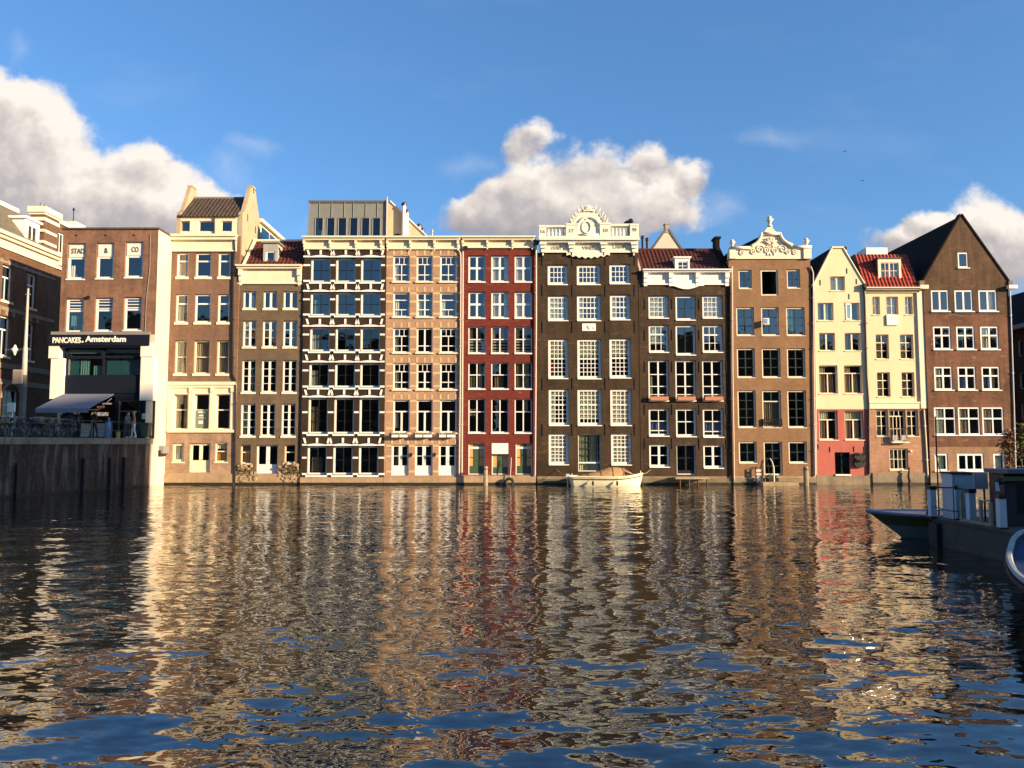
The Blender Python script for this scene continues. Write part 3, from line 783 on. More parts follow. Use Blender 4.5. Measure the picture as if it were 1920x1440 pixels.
Hd.wall(Hd.rect(500), ((Hd.z(884), 1), (99, 0)), [BR_D, PLINTH], floors=[Hd.z(y) for y in (590, 662, 746, 826)], roofm=LEAD, extra=[(rk, RUBB)])
Hd.plinth(888, PLINTH)
cornice(Hd, 445, 568, 498, 505, 533, CREAM, 0.45, brk=((452.5, 7), (562, 7)))
yr2 = YR + 2.3; z0, z1 = Hd.z(498.5), P(520, 452, yr2)[1]
uL, uR = Hd.x(454.5), Hd.x(568)
ro = tile_roof((uL, YR + 0.0, z0), (uR, YR + 0.0, z0), (uR, yr2, z1), (uL, yr2, z1)).build('roof', TILE_R, Hd.root)
rb = MB(); rb.quad([(uL, yr2, z1), (uR, yr2, z1), (uR, YR + 5.0, z0), (uL, YR + 5.0, z0)]); rb.build('rear_slope', TILE_R, ro)
rb = MB(); rb.tube([(uL, yr2, z1 + .03), (uR, yr2, z1 + .03)], 0.10, 8); rb.build('ridge_tiles', CREAM2, ro)
rb = MB()
rb.prism([(YR - .02, z0 - .05), (YR - .02, z0 + .14), (yr2, z1 + .2), (yr2 + .2, z1 + .1), (yr2 + .2, z0 - .05)], -0.16, 0.02, lambda a, d, z: (uL + d, a, z))
rb.build('verge', CREAM2, ro)
def dormer(H, xL, xR, yT, yB, wL, wR, wT, wB, Yf, depth, name='dormer', m=LEAD, fm=WHITE, roof_over=0.12, secs=((0, 1, 1, 1),), trim=None, fw=.08, cheek=None):
    u0, u1 = P(xL, yT, Yf)[0], P(xR, yT, Yf)[0]; z0, z1 = P(xL, yB, Yf)[1], P(xL, yT, Yf)[1]
    D = House('x', 'x', Yf, xL, xR); bpy.data.objects.remove(D.root)
    dm = MB(); D.root = None
    wu0, wu1 = P(wL, wT, Yf)[0], P(wR, wT, Yf)[0]; wz0, wz1 = P(wL, wB, Yf)[1], P(wL, wT, Yf)[1]
    dm.box((u0, Yf, z0), (wu0, Yf + .15, z1)); dm.box((wu1, Yf, z0), (u1, Yf + .15, z1))
    dm.box((wu0, Yf, z0), (wu1, Yf + .15, wz0)); dm.box((wu0, Yf, wz1), (wu1, Yf + .15, z1))
    dm.box((u0 + .01, Yf + .152, z0), (u0 + .12, Yf + depth, z1), None, 1); dm.box((u1 - .12, Yf + .152, z0), (u1 - .01, Yf + depth, z1), None, 1)
    dm.box((u0 - roof_over, Yf - roof_over, z1 + .002), (u1 + roof_over, Yf + depth, z1 + .10), None, 2)
    dm.box((u0 + .14, Yf + .8, z0), (u1 - .14, Yf + .9, z1), None, 3)
    do = dm.build(name, [trim or m, cheek or m, m, INTER], H.root)
    D.root = do; D.op = []
    mb = MB(); f = fw; d0, d1 = 0.04, 0.12
    T = D.T
    mb.box((wu0, d0, wz0), (wu0 + f, d1, wz1), T); mb.box((wu1 - f, d0, wz0), (wu1, d1, wz1), T)
    mb.box((wu0 + f, d0, wz0), (wu1 - f, d1, wz0 + f), T); mb.box((wu0 + f, d0, wz1 - f), (wu1 - f, d1, wz1), T)
    for (f0, f1, nc, nr) in secs:
        a0, a1, b0, b1 = wu0 + f, wu1 - f, wz0 + f, wz1 - f
        for c in range(1, nc):
            wc = .09 if (nc == 4 and c == 2) else .035
            mb.box((a0 + (a1 - a0) * c / nc - wc / 2, d0 + .01, b0), (a0 + (a1 - a0) * c / nc + wc / 2, d1 - .01, b1), T)
        for r_ in range(1, nr):
            mb.box((a0, d0 + .014, b0 + (b1 - b0) * r_ / nr - .018), (a1, d1 - .014, b0 + (b1 - b0) * r_ / nr + .018), T)
    mb.quad([T(wu0 + f, .09, wz0 + f), T(wu1 - f, .09, wz0 + f), T(wu1 - f, .094, wz1 - f), T(wu0 + f, .094, wz1 - f)], 1)
    mb.build('dormer_window', [fm, GLASS], do)
    return do
dormer(Hd, 494, 521, 456, 499, 498.5, 515.5, 471, 496, YR + 0.35, 1.9, m=LEAD, trim=paint('dormer grey', (0.36, 0.34, 0.29), 0.6, .1), cheek=paint('dormer cheek', (0.46, 0.43, 0.36), .6, .1))

# ---------------------------------------------------------------- E: black house with white stone, zinc penthouse
He = House('canal_house', 'nearly black brick house striped with white stone bands, grey zinc penthouse on its roof', YR - 0.03, 566.5, 722)
rowsE = [(483, 528, ((585, 618), (632, 665), (679, 713)), 2), (547.5, 591, ((584, 617.5), (631.8, 664.6), (678.5, 712)), 2),
         (613, 658, ((583, 616.5), (631, 664), (678, 711)), 2), (680, 726, ((581.5, 615), (630, 664), (677.5, 710.5)), 2),
         (745.6, 813, ((580, 613), (628.5, 662), (676, 710)), 3), (836, 890, ((578, 611), (626.5, 659.5), (674.8, 707.8)), 2)]
xl_e = [(569, 721.5), (568.5, 721.5), (568, 721.5), (567.5, 721), (567, 721), (566.5, 721)]
sp = MB()
for k, (yT, yB, cols, nr) in enumerate(rowsE):
    e0, e1 = xl_e[k]
    for i, (a, b) in enumerate(cols):
        c = ((0.1, 0.4, 0, .7, CURT_W),) if (i == 0 and k in (1, 2, 3)) else ((0.05, 0.45, 0, .75, CURT_B),) if (i == 0 and k == 4) else ((0.2, 0.7, .1, .6, CURT_B),) if (i == 0 and k == 5) else ()
        He.win(a - 3, b + 1.5, yT, yB, ((0, 1, 2, nr),), 0.25, 0.12, 0.035, mm=0.05, fm=WHITE, bm=BLACK, cur=c, gm=GLASST if k < 2 else GLASSD)
        # lintel and splayed stones
        u0, u1, zz0, zz1 = He.r(a - 3, b + 1, yT - 4.5, yT - 0.3)
        n = 8; pts = [(u0, zz0), (u1 + .02, zz0)] + [(u1 + .02 - (u1 + .02 - u0) * q / n, zz0 + (zz1 - zz0) * (0.45 + 0.55 * math.sin(math.pi * q / n))) for q in range(n + 1)]
        sp.prism(pts, -0.05, -0.003, He.T)
        yt = yT - (15 if k else 14); m_ = (a + b) / 2
        He.bx(sp, m_ - 1.9, m_ + 1.9, yt, yT - 5.5, -0.05, -0.003)
        for sg, xx in ((-1, a - 4), (1, b + 2)):
            q0, z0_ = P(xx + 1.2 * sg - 1.8, yT - 5.0, He.Y); q1 = P(xx + 1.2 * sg + 1.8, yT - 5.0, He.Y)[0]
            q2, z1_ = P(xx + 5.2 * sg * 0.75 - 1.8, yt, He.Y); q3 = P(xx + 5.2 * sg * .75 + 1.8, yt, He.Y)[0]
            if sg < 0: sp.prism([(q0, z0_), (q1, z0_), (q3 - .12 * 0, z1_), (q2, z1_)], -0.05, -0.003, He.T)
            else: sp.prism([(q0, z0_), (q1, z0_), (q3, z1_), (q2, z1_)], -0.05, -0.003, He.T)
        He.bx(sp, a - 5, b + 2, yB + 1, yB + 4.2, -0.08, -0.003)
    piers = [(e0, cols[0][0] - 3.3), (cols[0][1] + 1.8, cols[1][0] - 3.3), (cols[1][1] + 1.8, cols[2][0] - 3.3), (cols[2][1] + 1.8, e1)]
    hs = [(yT - 3.6, yT - 0.5), (yT + (yB - yT) * (0.28 if k < 4 else 0.38), yT + (yB - yT) * (0.28 if k < 4 else 0.38) + 3.4), (yB - 3, yB + .6)]
    for (pa, pb_) in piers:
        for (ha, hb) in hs: He.bx(sp, pa, pb_, ha, hb, -0.035, -0.003)
He.wall(He.rect(447), ((Hd.z(894.6), 1), (99, 0)), [BR_E, PLINTH2], floors=[He.z(y) for y in (537, 602, 670, 736, 824)], roofm=LEAD, extra=[(sp, WHITE)])
He.plinth(894.8, PLINTH)
cornice(He, 569, 723.5, 445, 451.7, 468, CREAM, 0.45, brk=((571.5, 4), (620, 4), (668, 4), (715, 4)), bm=CREAM)
# zinc penthouse
Ypf = YR + 0.9
uA, uB = P(578, 445, Ypf)[0], P(724, 445, Ypf)[0]; uA2, uB2 = P(580.5, 376, Ypf + .35)[0], P(722.5, 376, Ypf + .35)[0]
zb, zt = P(650, 452, Ypf)[1], P(650, 376, Ypf + .35)[1]
ph = MB()
wx = [(591, 605.5), (613, 627.5), (634, 649.5), (656, 670.5), (678, 692.5), (698.5, 713)]
def pfp(px, py):
    u, z = P(px, py, Ypf + .15); t = (z - zb) / (zt - zb); return (u, Ypf + .35 * t, z)
xs = [578.5]
for a, b in wx: xs += [a, b]
xs.append(723.5)
for i in range(len(xs) - 1):
    a, b = xs[i], xs[i + 1]
    for (ya, yb) in ((452, 446), (446, 409), (409, 376)):
        if i % 2 == 1 and (ya, yb) == (446, 409): continue
        ph.quad([pfp(a, ya), pfp(b, ya), pfp(b, yb), pfp(a, yb)])
pf = [pfp(578.5, 452), pfp(723.5, 452), pfp(723.5, 376), pfp(578.5, 376)]
bk = [(p[0], Ypf + 4.5, p[2]) for p in pf]
ph.quad([pf[0], pf[3], bk[3], bk[0]]); ph.quad([pf[1], bk[1], bk[2], pf[2]]); ph.quad([pf[3], pf[2], bk[2], bk[3]])
ph.box((pf[0][0] + .1, Ypf + 2.5, zb), (pf[1][0] - .1, Ypf + 2.6, zt - .1), None, 1)
po = ph.build('penthouse', [ZINC, INTER], He.root)
sm = MB()
for x in (578.8, 598, 621, 645, 662, 685, 707, 723.2):
    a, b = pfp(x, 446 if x in (578.8, 723.2) else 407), pfp(x, 376)
    sm.tube([(a[0], a[1] - .02, a[2]), (b[0], b[1] - .02, b[2])], 0.03, 6)
a, b = pfp(578.5, 376), pfp(723.5, 376); sm.box((a[0] - .05, a[1] - .07, a[2] - .06), (b[0] + .05, a[1] + .2, a[2] + .06))
a, b = pfp(578.5, 379.5), pfp(723.5, 379.5); sm.box((a[0], a[1] - .035, a[2] - .02), (b[0], a[1] + .1, a[2] + .02))
sm.build('standing_seam', plain('zinc dark', (0.13, 0.125, 0.105), .5), po)
for a, b in wx:
    f = MB(); q0, q1, q2, q3 = pfp(a, 446), pfp(b, 446), pfp(b, 409), pfp(a, 409)
    for (p, q) in ((q0, q3), (q1, q2), (q3, q2), (q0, q1)): f.tube([p, q], 0.04, 4, 0)
    f.quad([(q[0], q[1] + .05, q[2]) for q in (q0, q1, q2, q3)], 1)
    f.build('penthouse_window', [plain('anthracite', (0.09, 0.09, .085), .5), GLASSD], po)
    if a < 600:
        for fr in (.25, .55):
            f = MB(); xx = a + (b - a) * fr; f.box((pfp(xx, 440)[0] - .09, Ypf + .35, zb), (pfp(xx, 440)[0] + .09, Ypf + .42, zb + .9)); f.build('curtain', CURT_W, po)
dp = MB(); a, b = pfp(725.5, 448), pfp(725, 372); dp.tube([(a[0], a[1] - .1, a[2]), (b[0], b[1] - .1, b[2])], 0.055, 8); dp.ball((b[0], b[1] - .1, b[2] + .08), .07); dp.build('drainpipe', PINKP, po)
# rendered wall with sloping coping beside the penthouse
Yg = YR + 2.2
pg = [P(726.5, 452, Yg), P(802, 452, Yg), P(800, 443, Yg), P(755, 400, Yg), P(733, 379, Yg), P(726.5, 377, Yg)]
g = MB(); g.prism(pg, 0, 2.5, lambda u, d, z: (u, Yg + d, z)); go = g.build('party_wall', PEACHPL, He.root)
g = MB(); g.tube([(*P(731.5, 377.5, Yg)[:1], Yg - .02, P(731.5, 377.5, Yg)[1]), (P(800, 443, Yg)[0], Yg - .02, P(800, 443, Yg)[1])], .07, 6); g.build('coping', CREAM2, go)
g = MB(); c = P(745, 446, Yg); g.prism([(c[0] + .30 * math.cos(t), c[1] + .30 * math.sin(t)) for t in np.linspace(0, 6.28, 19)[:-1]], -.03, -.002, lambda u, d, z: (u, Yg + d, z)); g.build('round_vent', DARKM, go)
def flue(H, px, yt, yb, Y, w_, m, cap, name='chimney_flue'):
    u, z1_ = P(px, yt, Y); z0_ = P(px, yb, Y)[1]; b = MB()
    b.lathe((u, Y, z0_), [(w_, 0), (w_, z1_ - z0_ - .25), (w_ * .8, z1_ - z0_ - .24), (w_ * .8, z1_ - z0_ - .1)], 10)
    o = b.build(name, m, H.root)
    b = MB(); b.lathe((u, Y, z1_ - .22), [(w_ * 1.3, 0), (w_ * 1.35, .12), (w_ * .9, .22), (0.01, .25)], 10); b.build('cowl', cap, o)
flue(He, 757.5, 380, 447, Yg - .25, .15, WHITE, BLACK); flue(He, 763.5, 393, 447, Yg - .2, .11, WHITE, BLACK)

# ---------------------------------------------------------------- F: peach brick house
Hf = House('canal_house', 'peach brick house with pale stone blocks, white windows and three white double doors', YR, 722.4, 866)
colsF = ((737, 768), (781, 811), (825, 856))
for k, (yT, yB) in enumerate(((480, 528), (548.5, 594), (615, 661), (681, 730), (750, 811))):
    for i, (a, b) in enumerate(colsF):
        if k in (4,): secs, mmv = ((0, .66, 2, 1), (.66, 1, 1, 1)), 0.12
        elif k == 1: secs, mmv = ((0, .28, 2 if i != 1 else 2, 1), (.28, .72, 1 if i != 1 else 2, 1), (.72, 1, 1 if i != 1 else 2, 1)), 0.09 if i == 1 else 0.03
        elif k == 2 and i == 1: secs, mmv = ((0, .25, 2, 1), (.25, 1, 2, 1)), 0.10
        elif k == 3 and i == 1: secs, mmv = ((0, .25, 2, 1), (.25, .70, 2, 1), (.70, 1, 3, 1)), 0.11
        else: secs, mmv = ((0, .25, 2, 1), (.25, .70, 2, 1), (.70, 1, 3, 1)), 0.05
        c = ((0.05, 0.32, 0, .75, CURT_W),) if (i == 0 and k in (0, 1, 2, 3)) or (k == 1) else ((0.05, .3, .15, .6, CURT_W),) if (i == 0) else ()
        Hf.win(a, b, yT, yB, secs, 0.13, 0.09, 0.035, rw=0.06 if k != 4 else .09, mm=mmv, sill=(0.07, 0.10, 0.10), sillm=CREAM, cur=c, gm=GLASS if k < 2 else GLASSD)
for i, (a, b) in enumerate(((734, 766), (778, 811), (822.5, 855))):
    Hf.win(a, b, 834, 891.5, ((0, 1, 2, 2),), 0.14, 0.11, 0.04, mm=0.22, panel=0.30, door=True, gm=GLASSD, cur=((0.2, 0.45, .3, .95, CURT_B),) if i == 0 else ())
bd = MB()
allr = ((480, 528), (548.5, 594), (615, 661), (681, 730), (750, 811), (834, 891.5))
for k, (yT, yB) in enumerate(allr):
    cols = colsF if k < 5 else ((734, 766), (778, 811), (822.5, 855))
    piers = [(724, cols[0][0] - .4), (cols[0][1] + .4, cols[1][0] - .4), (cols[1][1] + .4, cols[2][0] - .4), (cols[2][1] + .4, 865)]
    for fr in (0.02, 0.36, 0.86):
        for pa, pb_ in piers: Hf.bx(bd, pa, pb_, yT + (yB - yT) * fr - 1.2, yT + (yB - yT) * fr + 2.6, -0.012, -0.002)
    for a, b in cols:
        for q in (a + 1, (a + b) / 2, b - 1): Hf.bx(bd, q - 1.8, q + 1.8, yT - 10.5, yT - 1.5, -0.014, -0.002)
Hf.wall(Hf.rect(447), ((Hf.z(894), 1), (99, 0)), [BR_F, PLINTH2], floors=[Hf.z(y) for y in (538, 604, 670, 740, 824)], roofm=LEAD, extra=[(bd, BAND_F)])
Hf.plinth(894.5, PLINTH)
cornice(Hf, 724, 865, 445, 451.7, 468, CREAM, 0.45, brk=((727, 4), (770, 4), (815, 4), (859, 4)), bm=CREAM)
Hf.pipe([(859, 468), (863.5, 476), (864, 500), (863, 700), (861, 893)], 0.05, PINKP)
flue(Hf, 786, 420, 449, YR + 3, .13, WHITE, BLACK); flue(Hf, 792, 428, 449, YR + 3, .11, WHITE, BLACK); flue(Hf, 810, 430, 449, YR + 3.4, .08, GREYM, GREYM)

# ---------------------------------------------------------------- G: red house
Hg = House('canal_house', 'dark red brick house with white cross windows and green doors with orange panes', YR + 0.04, 866.5, 1005)
colsG = ((878, 910), (921, 953.6), (965, 997.5))
for k, (yT, yB) in enumerate(((478.6, 528), (546.7, 595.8), (612, 661.8), (679.5, 728.6), (747.5, 811))):
    for i, (a, b) in enumerate(colsG):
        if k < 2: secs, mmv, rw, fw = ((0, .53, 2, 1), (.53, 1, 2, 1)), .13, .14, .11
        elif k == 2: secs, mmv, rw, fw = ((0, .52, 2, 1), (.52, 1, 2, 1)), .08, .07, .07
        elif k == 3: secs, mmv, rw, fw = ((0, .53, 1 if i == 1 else 2, 1), (.53, 1, 2, 1)), .07, .07, .07
        else: secs, mmv, rw, fw = ((0, .62, 2, 1), (.62, 1, 2, 1)), .08, .07, .07
        c = []
        if k < 2 and i > 0: c = [(0.08, 0.45, 0, 1, CURT_W), (0.75, .98, 0, 1, CURT_W)] if i == 1 else [(0.1, .48, 0, 1, CURT_W)]
        if k == 2: c = [(0.03, .28, .5, 1, CURT_B), (.55, .72, .5, 1, CURT_B)]
        if k == 3: c = [[(.1, .35, 0, .5, CURT_B), (.6, .8, 0, 1, CURT_G)], [(.18, .7, 0, .52, CURT_B)], [(.08, .4, 0, 1, CURT_B), (.6, .85, 0, 1, CURT_W)]][i]
        if k == 4: c = [[(.1, .4, .5, .7, CURT_W)], [], [(.5, .75, .63, 1, CURT_W)]][i]
        o = Hg.win(a, b, yT, yB, secs, 0.17, fw, .04, rw=rw, mm=mmv, sill=(0.02, 0.09, 0.07), cur=c, gm=GLASS if k < 2 else GLASSD)
        if k == 2:
            sl = MB(); u0, u1, z0, z1 = Hg.r(a, b, yT, yB)
            for q in range(4):
                zz = z0 + .12 + q * .20
                sl.box((u0 + .08, Hg.Y + .30, zz), (u1 - .08, Hg.Y + .33, zz + .11))
            sl.build('blind', WHITE, o)
for i, (a, b) in enumerate(((878, 909), (922, 954), (967, 998))):
    if i == 1:
        mb = MB(); Hg.bx(mb, 922, 953, 831, 851, -0.02, 0.12); mb.build('door_hood_panel', WHITE, Hg.root)
        Hg.win(a, b, 851.5, 890, ((0, 1, 2, 1),), 0.22, 0.06, .04, mm=.34, fm=WHITE, bm=GREEND, gm=YGLASS, panel=.34, panelm=GREEND, door=True)
    else:
        Hg.win(a, b, 830.6, 890, ((0, .82, 2, 2), (.82, 1, 2, 1)), 0.22, 0.06, .05, rw=.14, mm=.36, fm=WHITE, bm=GREEND, gm=YGLASS, panel=.26, panelm=GREEND, door=True)
Hg.wall(Hg.rect(447), ((Hg.z(891), 1), (99, 0)), [BR_G, PLINTH2], floors=[Hg.z(y) for y in (538, 604, 670, 738, 822)], roofm=LEAD)
Hg.plinth(892, PLINTH)
cornice(Hg, 866, 1004, 444.8, 451.5, 465.6, CREAM, 0.45, brk=((868, 4), (914, 4), (961, 4), (998, 4)), bm=CREAM)
Hg.pipe([(874, 464), (868, 472), (868, 500), (867, 700), (866, 893)], 0.06, PINKP)
Hg.pipe([(1005, 452), (1005, 600), (1004, 760), (1003, 892)], 0.06, PINKP, 0.14)
mb = MB(); Hg.bx(mb, 1001.5, 1010, 452, 460, -0.3, -0.05); mb.build('rainwater_hopper', DARKM, Hg.root)
mb = MB(); Hg.bx(mb, 870, 877, 463, 470, -0.3, -0.14); mb.build('rainwater_hopper', DARKM, Hg.root)

# ---------------------------------------------------------------- H: dark house with balustrade and crest
Hh = House('canal_house', 'tall dark brown house crowned by a cream balustrade and carved crest, white grid windows', YR - 0.02, 1007, 1198.5)
def hwin(a, b, yT, yB, nc, r1, r2=0, **k):
    secs = ((0, 1, nc, r1),) if not r2 else ((0, r1 / (r1 + r2), nc, r1), (r1 / (r1 + r2), 1, nc, r2))
    return Hh.win(a, b, yT, yB, secs, 0.17, 0.17, 0.045, rw=.10, sill=(0.0, 0.07, 0.07), **k)
for (a, b, yT, yB, nc) in ((1027, 1064.6, 496, 533, 4), (1081.6, 1126, 496, 533, 5), (1142.7, 1181.5, 494.5, 531.5, 4)): hwin(a, b, yT, yB, nc, 3)
for i, (a, b, yT, yB, nc) in enumerate(((1027.5, 1065.6, 554, 600.6, 4), (1082, 1126.8, 553, 600.6, 5), (1143.8, 1182, 552, 599, 4))):
    hwin(a, b, yT, yB, nc, 2, 2, cur=((0.05, .8, 0, 1, CURT_G),) if i == 0 else ((.1, .3, 0, 1, CURT_G),))
for i, (a, b, yT, yB, nc) in enumerate(((1028, 1065.5, 635, 709, 4), (1082.7, 1127.8, 635, 709.5, 5), (1143, 1183, 634, 708, 4))):
    o = hwin(a, b, yT, yB, nc, 4, 4, gm=GLASSD if False else GLASS, cur=((0.03, .97, .56, .97, CURT_G),) + (((.1, .33, .1, .5, plain('red lamp shade', (.30, .03, .03), .8)),) if i == 0 else ()))
for i, (a, b, yT, yB, nc) in enumerate(((1029, 1067, 729, 797, 4), (1083, 1128.5, 729, 797, 5), (1144.5, 1184.5, 729, 797, 4))):
    hwin(a, b, yT, yB, nc, 4, 3, cur=((0.03, .3, .05, .97, CURT_G), (.3, .95, .78, .97, CURT_G)) if i == 0 else ((0.05, .9, .16, .97, CURT_G),) if i == 1 else ((.05, .9, .05, .97, CURT_W),))
for i, (a, b, yT, yB, nc) in enumerate(((1029, 1067, 813, 870.5, 4), (1146, 1184.5, 813, 871, 4))):
    hwin(a, b, yT, yB, nc, 4, 3, cur=((0.05, .9, .05, .97, CURT_W if i == 0 else CURT_G),))
Hh.win(1084, 1126.7, 814, 884, ((0, .22, 2, 1), (.22, 1, 6, 4)), 0.17, 0.055, .05, rw=.10, mm=.2, fm=WHITE, bm=GREENF, gm=GLASS, door=True, cur=((.06, .42, 0, .97, CURT_G), (.55, .9, 0, .97, CURT_W)))
Hh.wall(Hh.rect(474), ((Hh.z(893), 1), (99, 0)), [BR_H, PLINTH2], floors=[Hh.z(y) for y in (543, 612, 718, 805)], roofm=LEAD)
Hh.plinth(898, paint('mossy plinth', (0.13, 0.11, 0.06), 0.9, .3, 2.0, dirt=.5, dirtc=(.06, .06, .03)))
mb = MB(); Hh.bx(mb, 1091.5, 1117, 606.5, 620.5, -0.03, -0.002); po = mb.build('stone_plaque', WHITE, Hh.root)
mb = MB()
for dz_ in (0, .07, .14): mb.tube([(P(1096, 0, Hh.Y)[0] + dz_ * .6, Hh.Y - .035, P(0, 611, Hh.Y)[1] - dz_ * 1.2), (P(1098, 0, Hh.Y)[0] + dz_ * .6, Hh.Y - .035, P(0, 612.5, Hh.Y)[1] - dz_ * 1.2)], .028, 6)
for k in range(3): mb.ball((P(1105.5 + k * 1.6, 0, Hh.Y)[0], Hh.Y - .035, P(0, 614.5 + k * .8, Hh.Y)[1]), (.035, .012, .03), 6)
mb.build('plaque_relief', LETTER_F, po)
for x in (1017, 1073, 1135, 1190):
    for y in (487, 545, 613, 720, 806):
        an = MB(); Hh.bx(an, x - .6, x + .6, y - 11, y + 11, -0.035, -0.002); an.build('wall_anchor', BLACK, Hh.root)
# entablature with lettering
mb = MB()
Hh.bx(mb, 1010, 1197, 449, 453.5, -0.55, 0.3); Hh.bx(mb, 1012, 1195, 453.5, 457, -0.40, 0.3)
Hh.bx(mb, 1012, 1196, 457, 474, -0.10, 0.28); Hh.bx(mb, 1012, 1196, 471.5, 474.5, -0.15, -0.102)
ent = mb.build('entablature', GREYW, Hh.root)
for x in (1018, 1071, 1131, 1188):
    b = MB(); Hh.bx(b, x - 6.5, x + 6.5, 457, 461, -0.42, -0.101); Hh.bx(b, x - 5, x + 5, 461, 467, -0.32, -0.101); Hh.bx(b, x - 3.6, x + 3.6, 467, 474, -0.22, -0.153)
    Hh.bx(b, x - 1.2, x + 1.2, 474.6, 480, -0.16, -0.05)
    b.build('bracket', GREYW, ent)
n = 30; pts = [P(1062, 474.2, Hh.Y), P(1143, 474.2, Hh.Y)]
for q in range(n + 1):
    t = 1 - q / n; x = 1062 + 81 * t
    y = 478.5 + 5.5 * math.sin(math.pi * t) ** 1 + 1.6 * math.cos(t * math.pi * 2 * 7)
    pts.append(P(x, y, Hh.Y))
b = MB(); b.prism(pts, -0.16, -0.003, Hh.T); b.build('scalloped_apron', GREYW, ent)
for s_, x0, x1, yy in (('OORT', 1033, 1053, 465.5), ('VINES', 1091, 1115, 465.5), ('LANT', 1149, 1172, 463.5)):
    text(s_, LETTER_F, ent, ((P((x0 + x1) / 2, yy, Hh.Y)[0]), Hh.Y - .115, P(1100, yy, Hh.Y)[1]), (x1 - x0) / S, 0.24, 0.02, .012)
# balustrade
bal = MB()
Hh.bx(bal, 1010, 1197, 444.5, 448.9, -0.30, 0.25); Hh.bx(bal, 1010, 1066, 424, 427.5, -0.26, 0.2); Hh.bx(bal, 1140, 1197, 421.5, 425.5, -0.26, 0.2)
for (a, b, yt) in ((1010.5, 1024, 427.5), (1061, 1083, 424), (1124, 1144, 423), (1180.5, 1196.5, 425.5)):
    Hh.bx(bal, a, b, yt, 444.5, -0.27, 0.21)
    Hh.bx(bal, a - .6, b + .6, yt - 3.2, yt - .05, -0.31, 0.23)
bo = bal.build('balustrade', GREYW, Hh.root)
for s_, x, yy in (('16', 1018, 436), ('17', 1071.5, 434.5), ('10', 1135, 434), ('90', 1188.5, 432.5)):
    text(s_, LETTER_F, bo, (P(x, yy, Hh.Y)[0], Hh.Y - .285, P(1100, yy, Hh.Y)[1]), 0.30, 0.24, 0.02, .012)
for xs_, yt in (((1028.5, 1035.5, 1042, 1049, 1056), 427.5), ((1148.5, 1155.5, 1162, 1169, 1176), 425.5)):
    for x in xs_:
        b = MB(); u, z0_ = P(x, 444.5, Hh.Y); z1_ = P(x, yt, Hh.Y)[1]; h = z1_ - z0_
        b.lathe((u, Hh.Y - .05, z0_), [(.09, 0), (.09, .06 * h), (.05, .10 * h), (.105, .30 * h), (.09, .42 * h), (.045, .66 * h), (.05, .86 * h), (.09, .92 * h), (.09, h)], 10)
        b.build('baluster', GREYW, bo, smooth=True)
# crest
def crest_pts(pts): return [P(x, y, Hh.Y) for x, y in pts]
half = [(1083.5, 444.5), (1083.5, 424), (1066, 424), (1064, 420.5), (1068, 419), (1066.5, 416), (1071, 416.5), (1072, 411), (1075, 414), (1077, 409.5), (1075, 406), (1079, 408), (1080, 401.5), (1083, 405.5),
        (1085, 402), (1087.5, 399), (1086, 394), (1091, 396), (1092.5, 391), (1095.5, 392.5), (1095.5, 388.5), (1098.5, 389.5), (1100, 385.5)]
half = [(x, min(y, 444.4)) for x, y in half]
cx = 1103.5
ol = half + [(2 * cx - x, y) for x, y in reversed(half)]
b = MB(); b.prism(crest_pts(ol), -0.12, 0.18, Hh.T); cr = b.build('crest', GREYW, Hh.root)
T = Hh.T; rl = MB()
ap = [T(*((lambda q: (q[0], -0.16, q[1]))(P(cx + 20 * math.cos(t), 428 - 20 * math.sin(t), Hh.Y)))) for t in np.linspace(-0.15, math.pi + .15, 22)]
rl.tube(ap, .085, 8)
c0 = P(1099, 427, Hh.Y); rl.tube([T(c0[0] + .30 * math.cos(t), -.15, c0[1] + .40 * math.sin(t)) for t in np.linspace(0, 2 * math.pi, 25)], .05, 8)
for sg in (-1, 1):
    for (dx_, y, r0) in ((31, 417, .16), (27, 411, .14), (23, 404.5, .13), (17, 398, .12), (10, 393, .10)):
        q = P(cx + sg * dx_, y, Hh.Y); rl.tube(spiral(q[0], q[1], r0, 1.3, T, -.15, .03, sg, 0.3), .032, 6)
        for a_ in range(3):
            q2 = P(cx + sg * (dx_ + 3 + a_), y - 3 - 2.5 * a_, Hh.Y); rl.tube([T(q[0], -.13, q[1]), T((q[0] + q2[0]) / 2 + .05 * sg, -.17, (q[1] + q2[1]) / 2), T(q2[0], -.10, q2[1])], [.05, .05, .015], 6)
    q = P(cx + sg * 5.5, 411.5, Hh.Y); rl.ball((q[0], Hh.Y - .14, q[1]), (.07, .05, .09), 8)
for k in range(7):
    a_ = math.pi * (k + .5) / 7; q = P(cx - 1, 397, Hh.Y); rl.tube([T(q[0], -.14, q[1]), T(q[0] + .33 * math.cos(a_), -.2, q[1] + .42 * math.sin(a_))], [.06, .02], 6)
q = P(cx - 1, 397.5, Hh.Y); rl.tube([T(q[0] + d, -.17, q[1] + .05 - .25 * d * d) for d in np.linspace(-.42, .42, 9)], .06, 6)
Hh.bx(rl, 1084, 1124, 440, 444.4, -.24, -.121); Hh.bx(rl, 1088, 1119, 442, 444.3, -.28, -.241)
rl.build('crest_carving', GREYW, cr, smooth=True)
b = MB(); u, z_ = P(1181, 449, Hh.Y); zt_ = P(1181, 414, Hh.Y)[1]
b.tube([(u, Hh.Y + .45, z_ - .2), (u, Hh.Y + .45, zt_)], .05, 8); pp = b.build('chimney_pipe', BLACK, Hh.root)
b = MB(); b.ball((u + .05, Hh.Y + .45, zt_ + .06), (.30, .25, .10), 10); b.ball((u + .14, Hh.Y + .45, zt_ + .18), (.16, .2, .10), 10); b.ball((u - .22, Hh.Y + .45, zt_ + .0), (.13, .1, .06), 8); b.build('cowl', BLACK, pp)

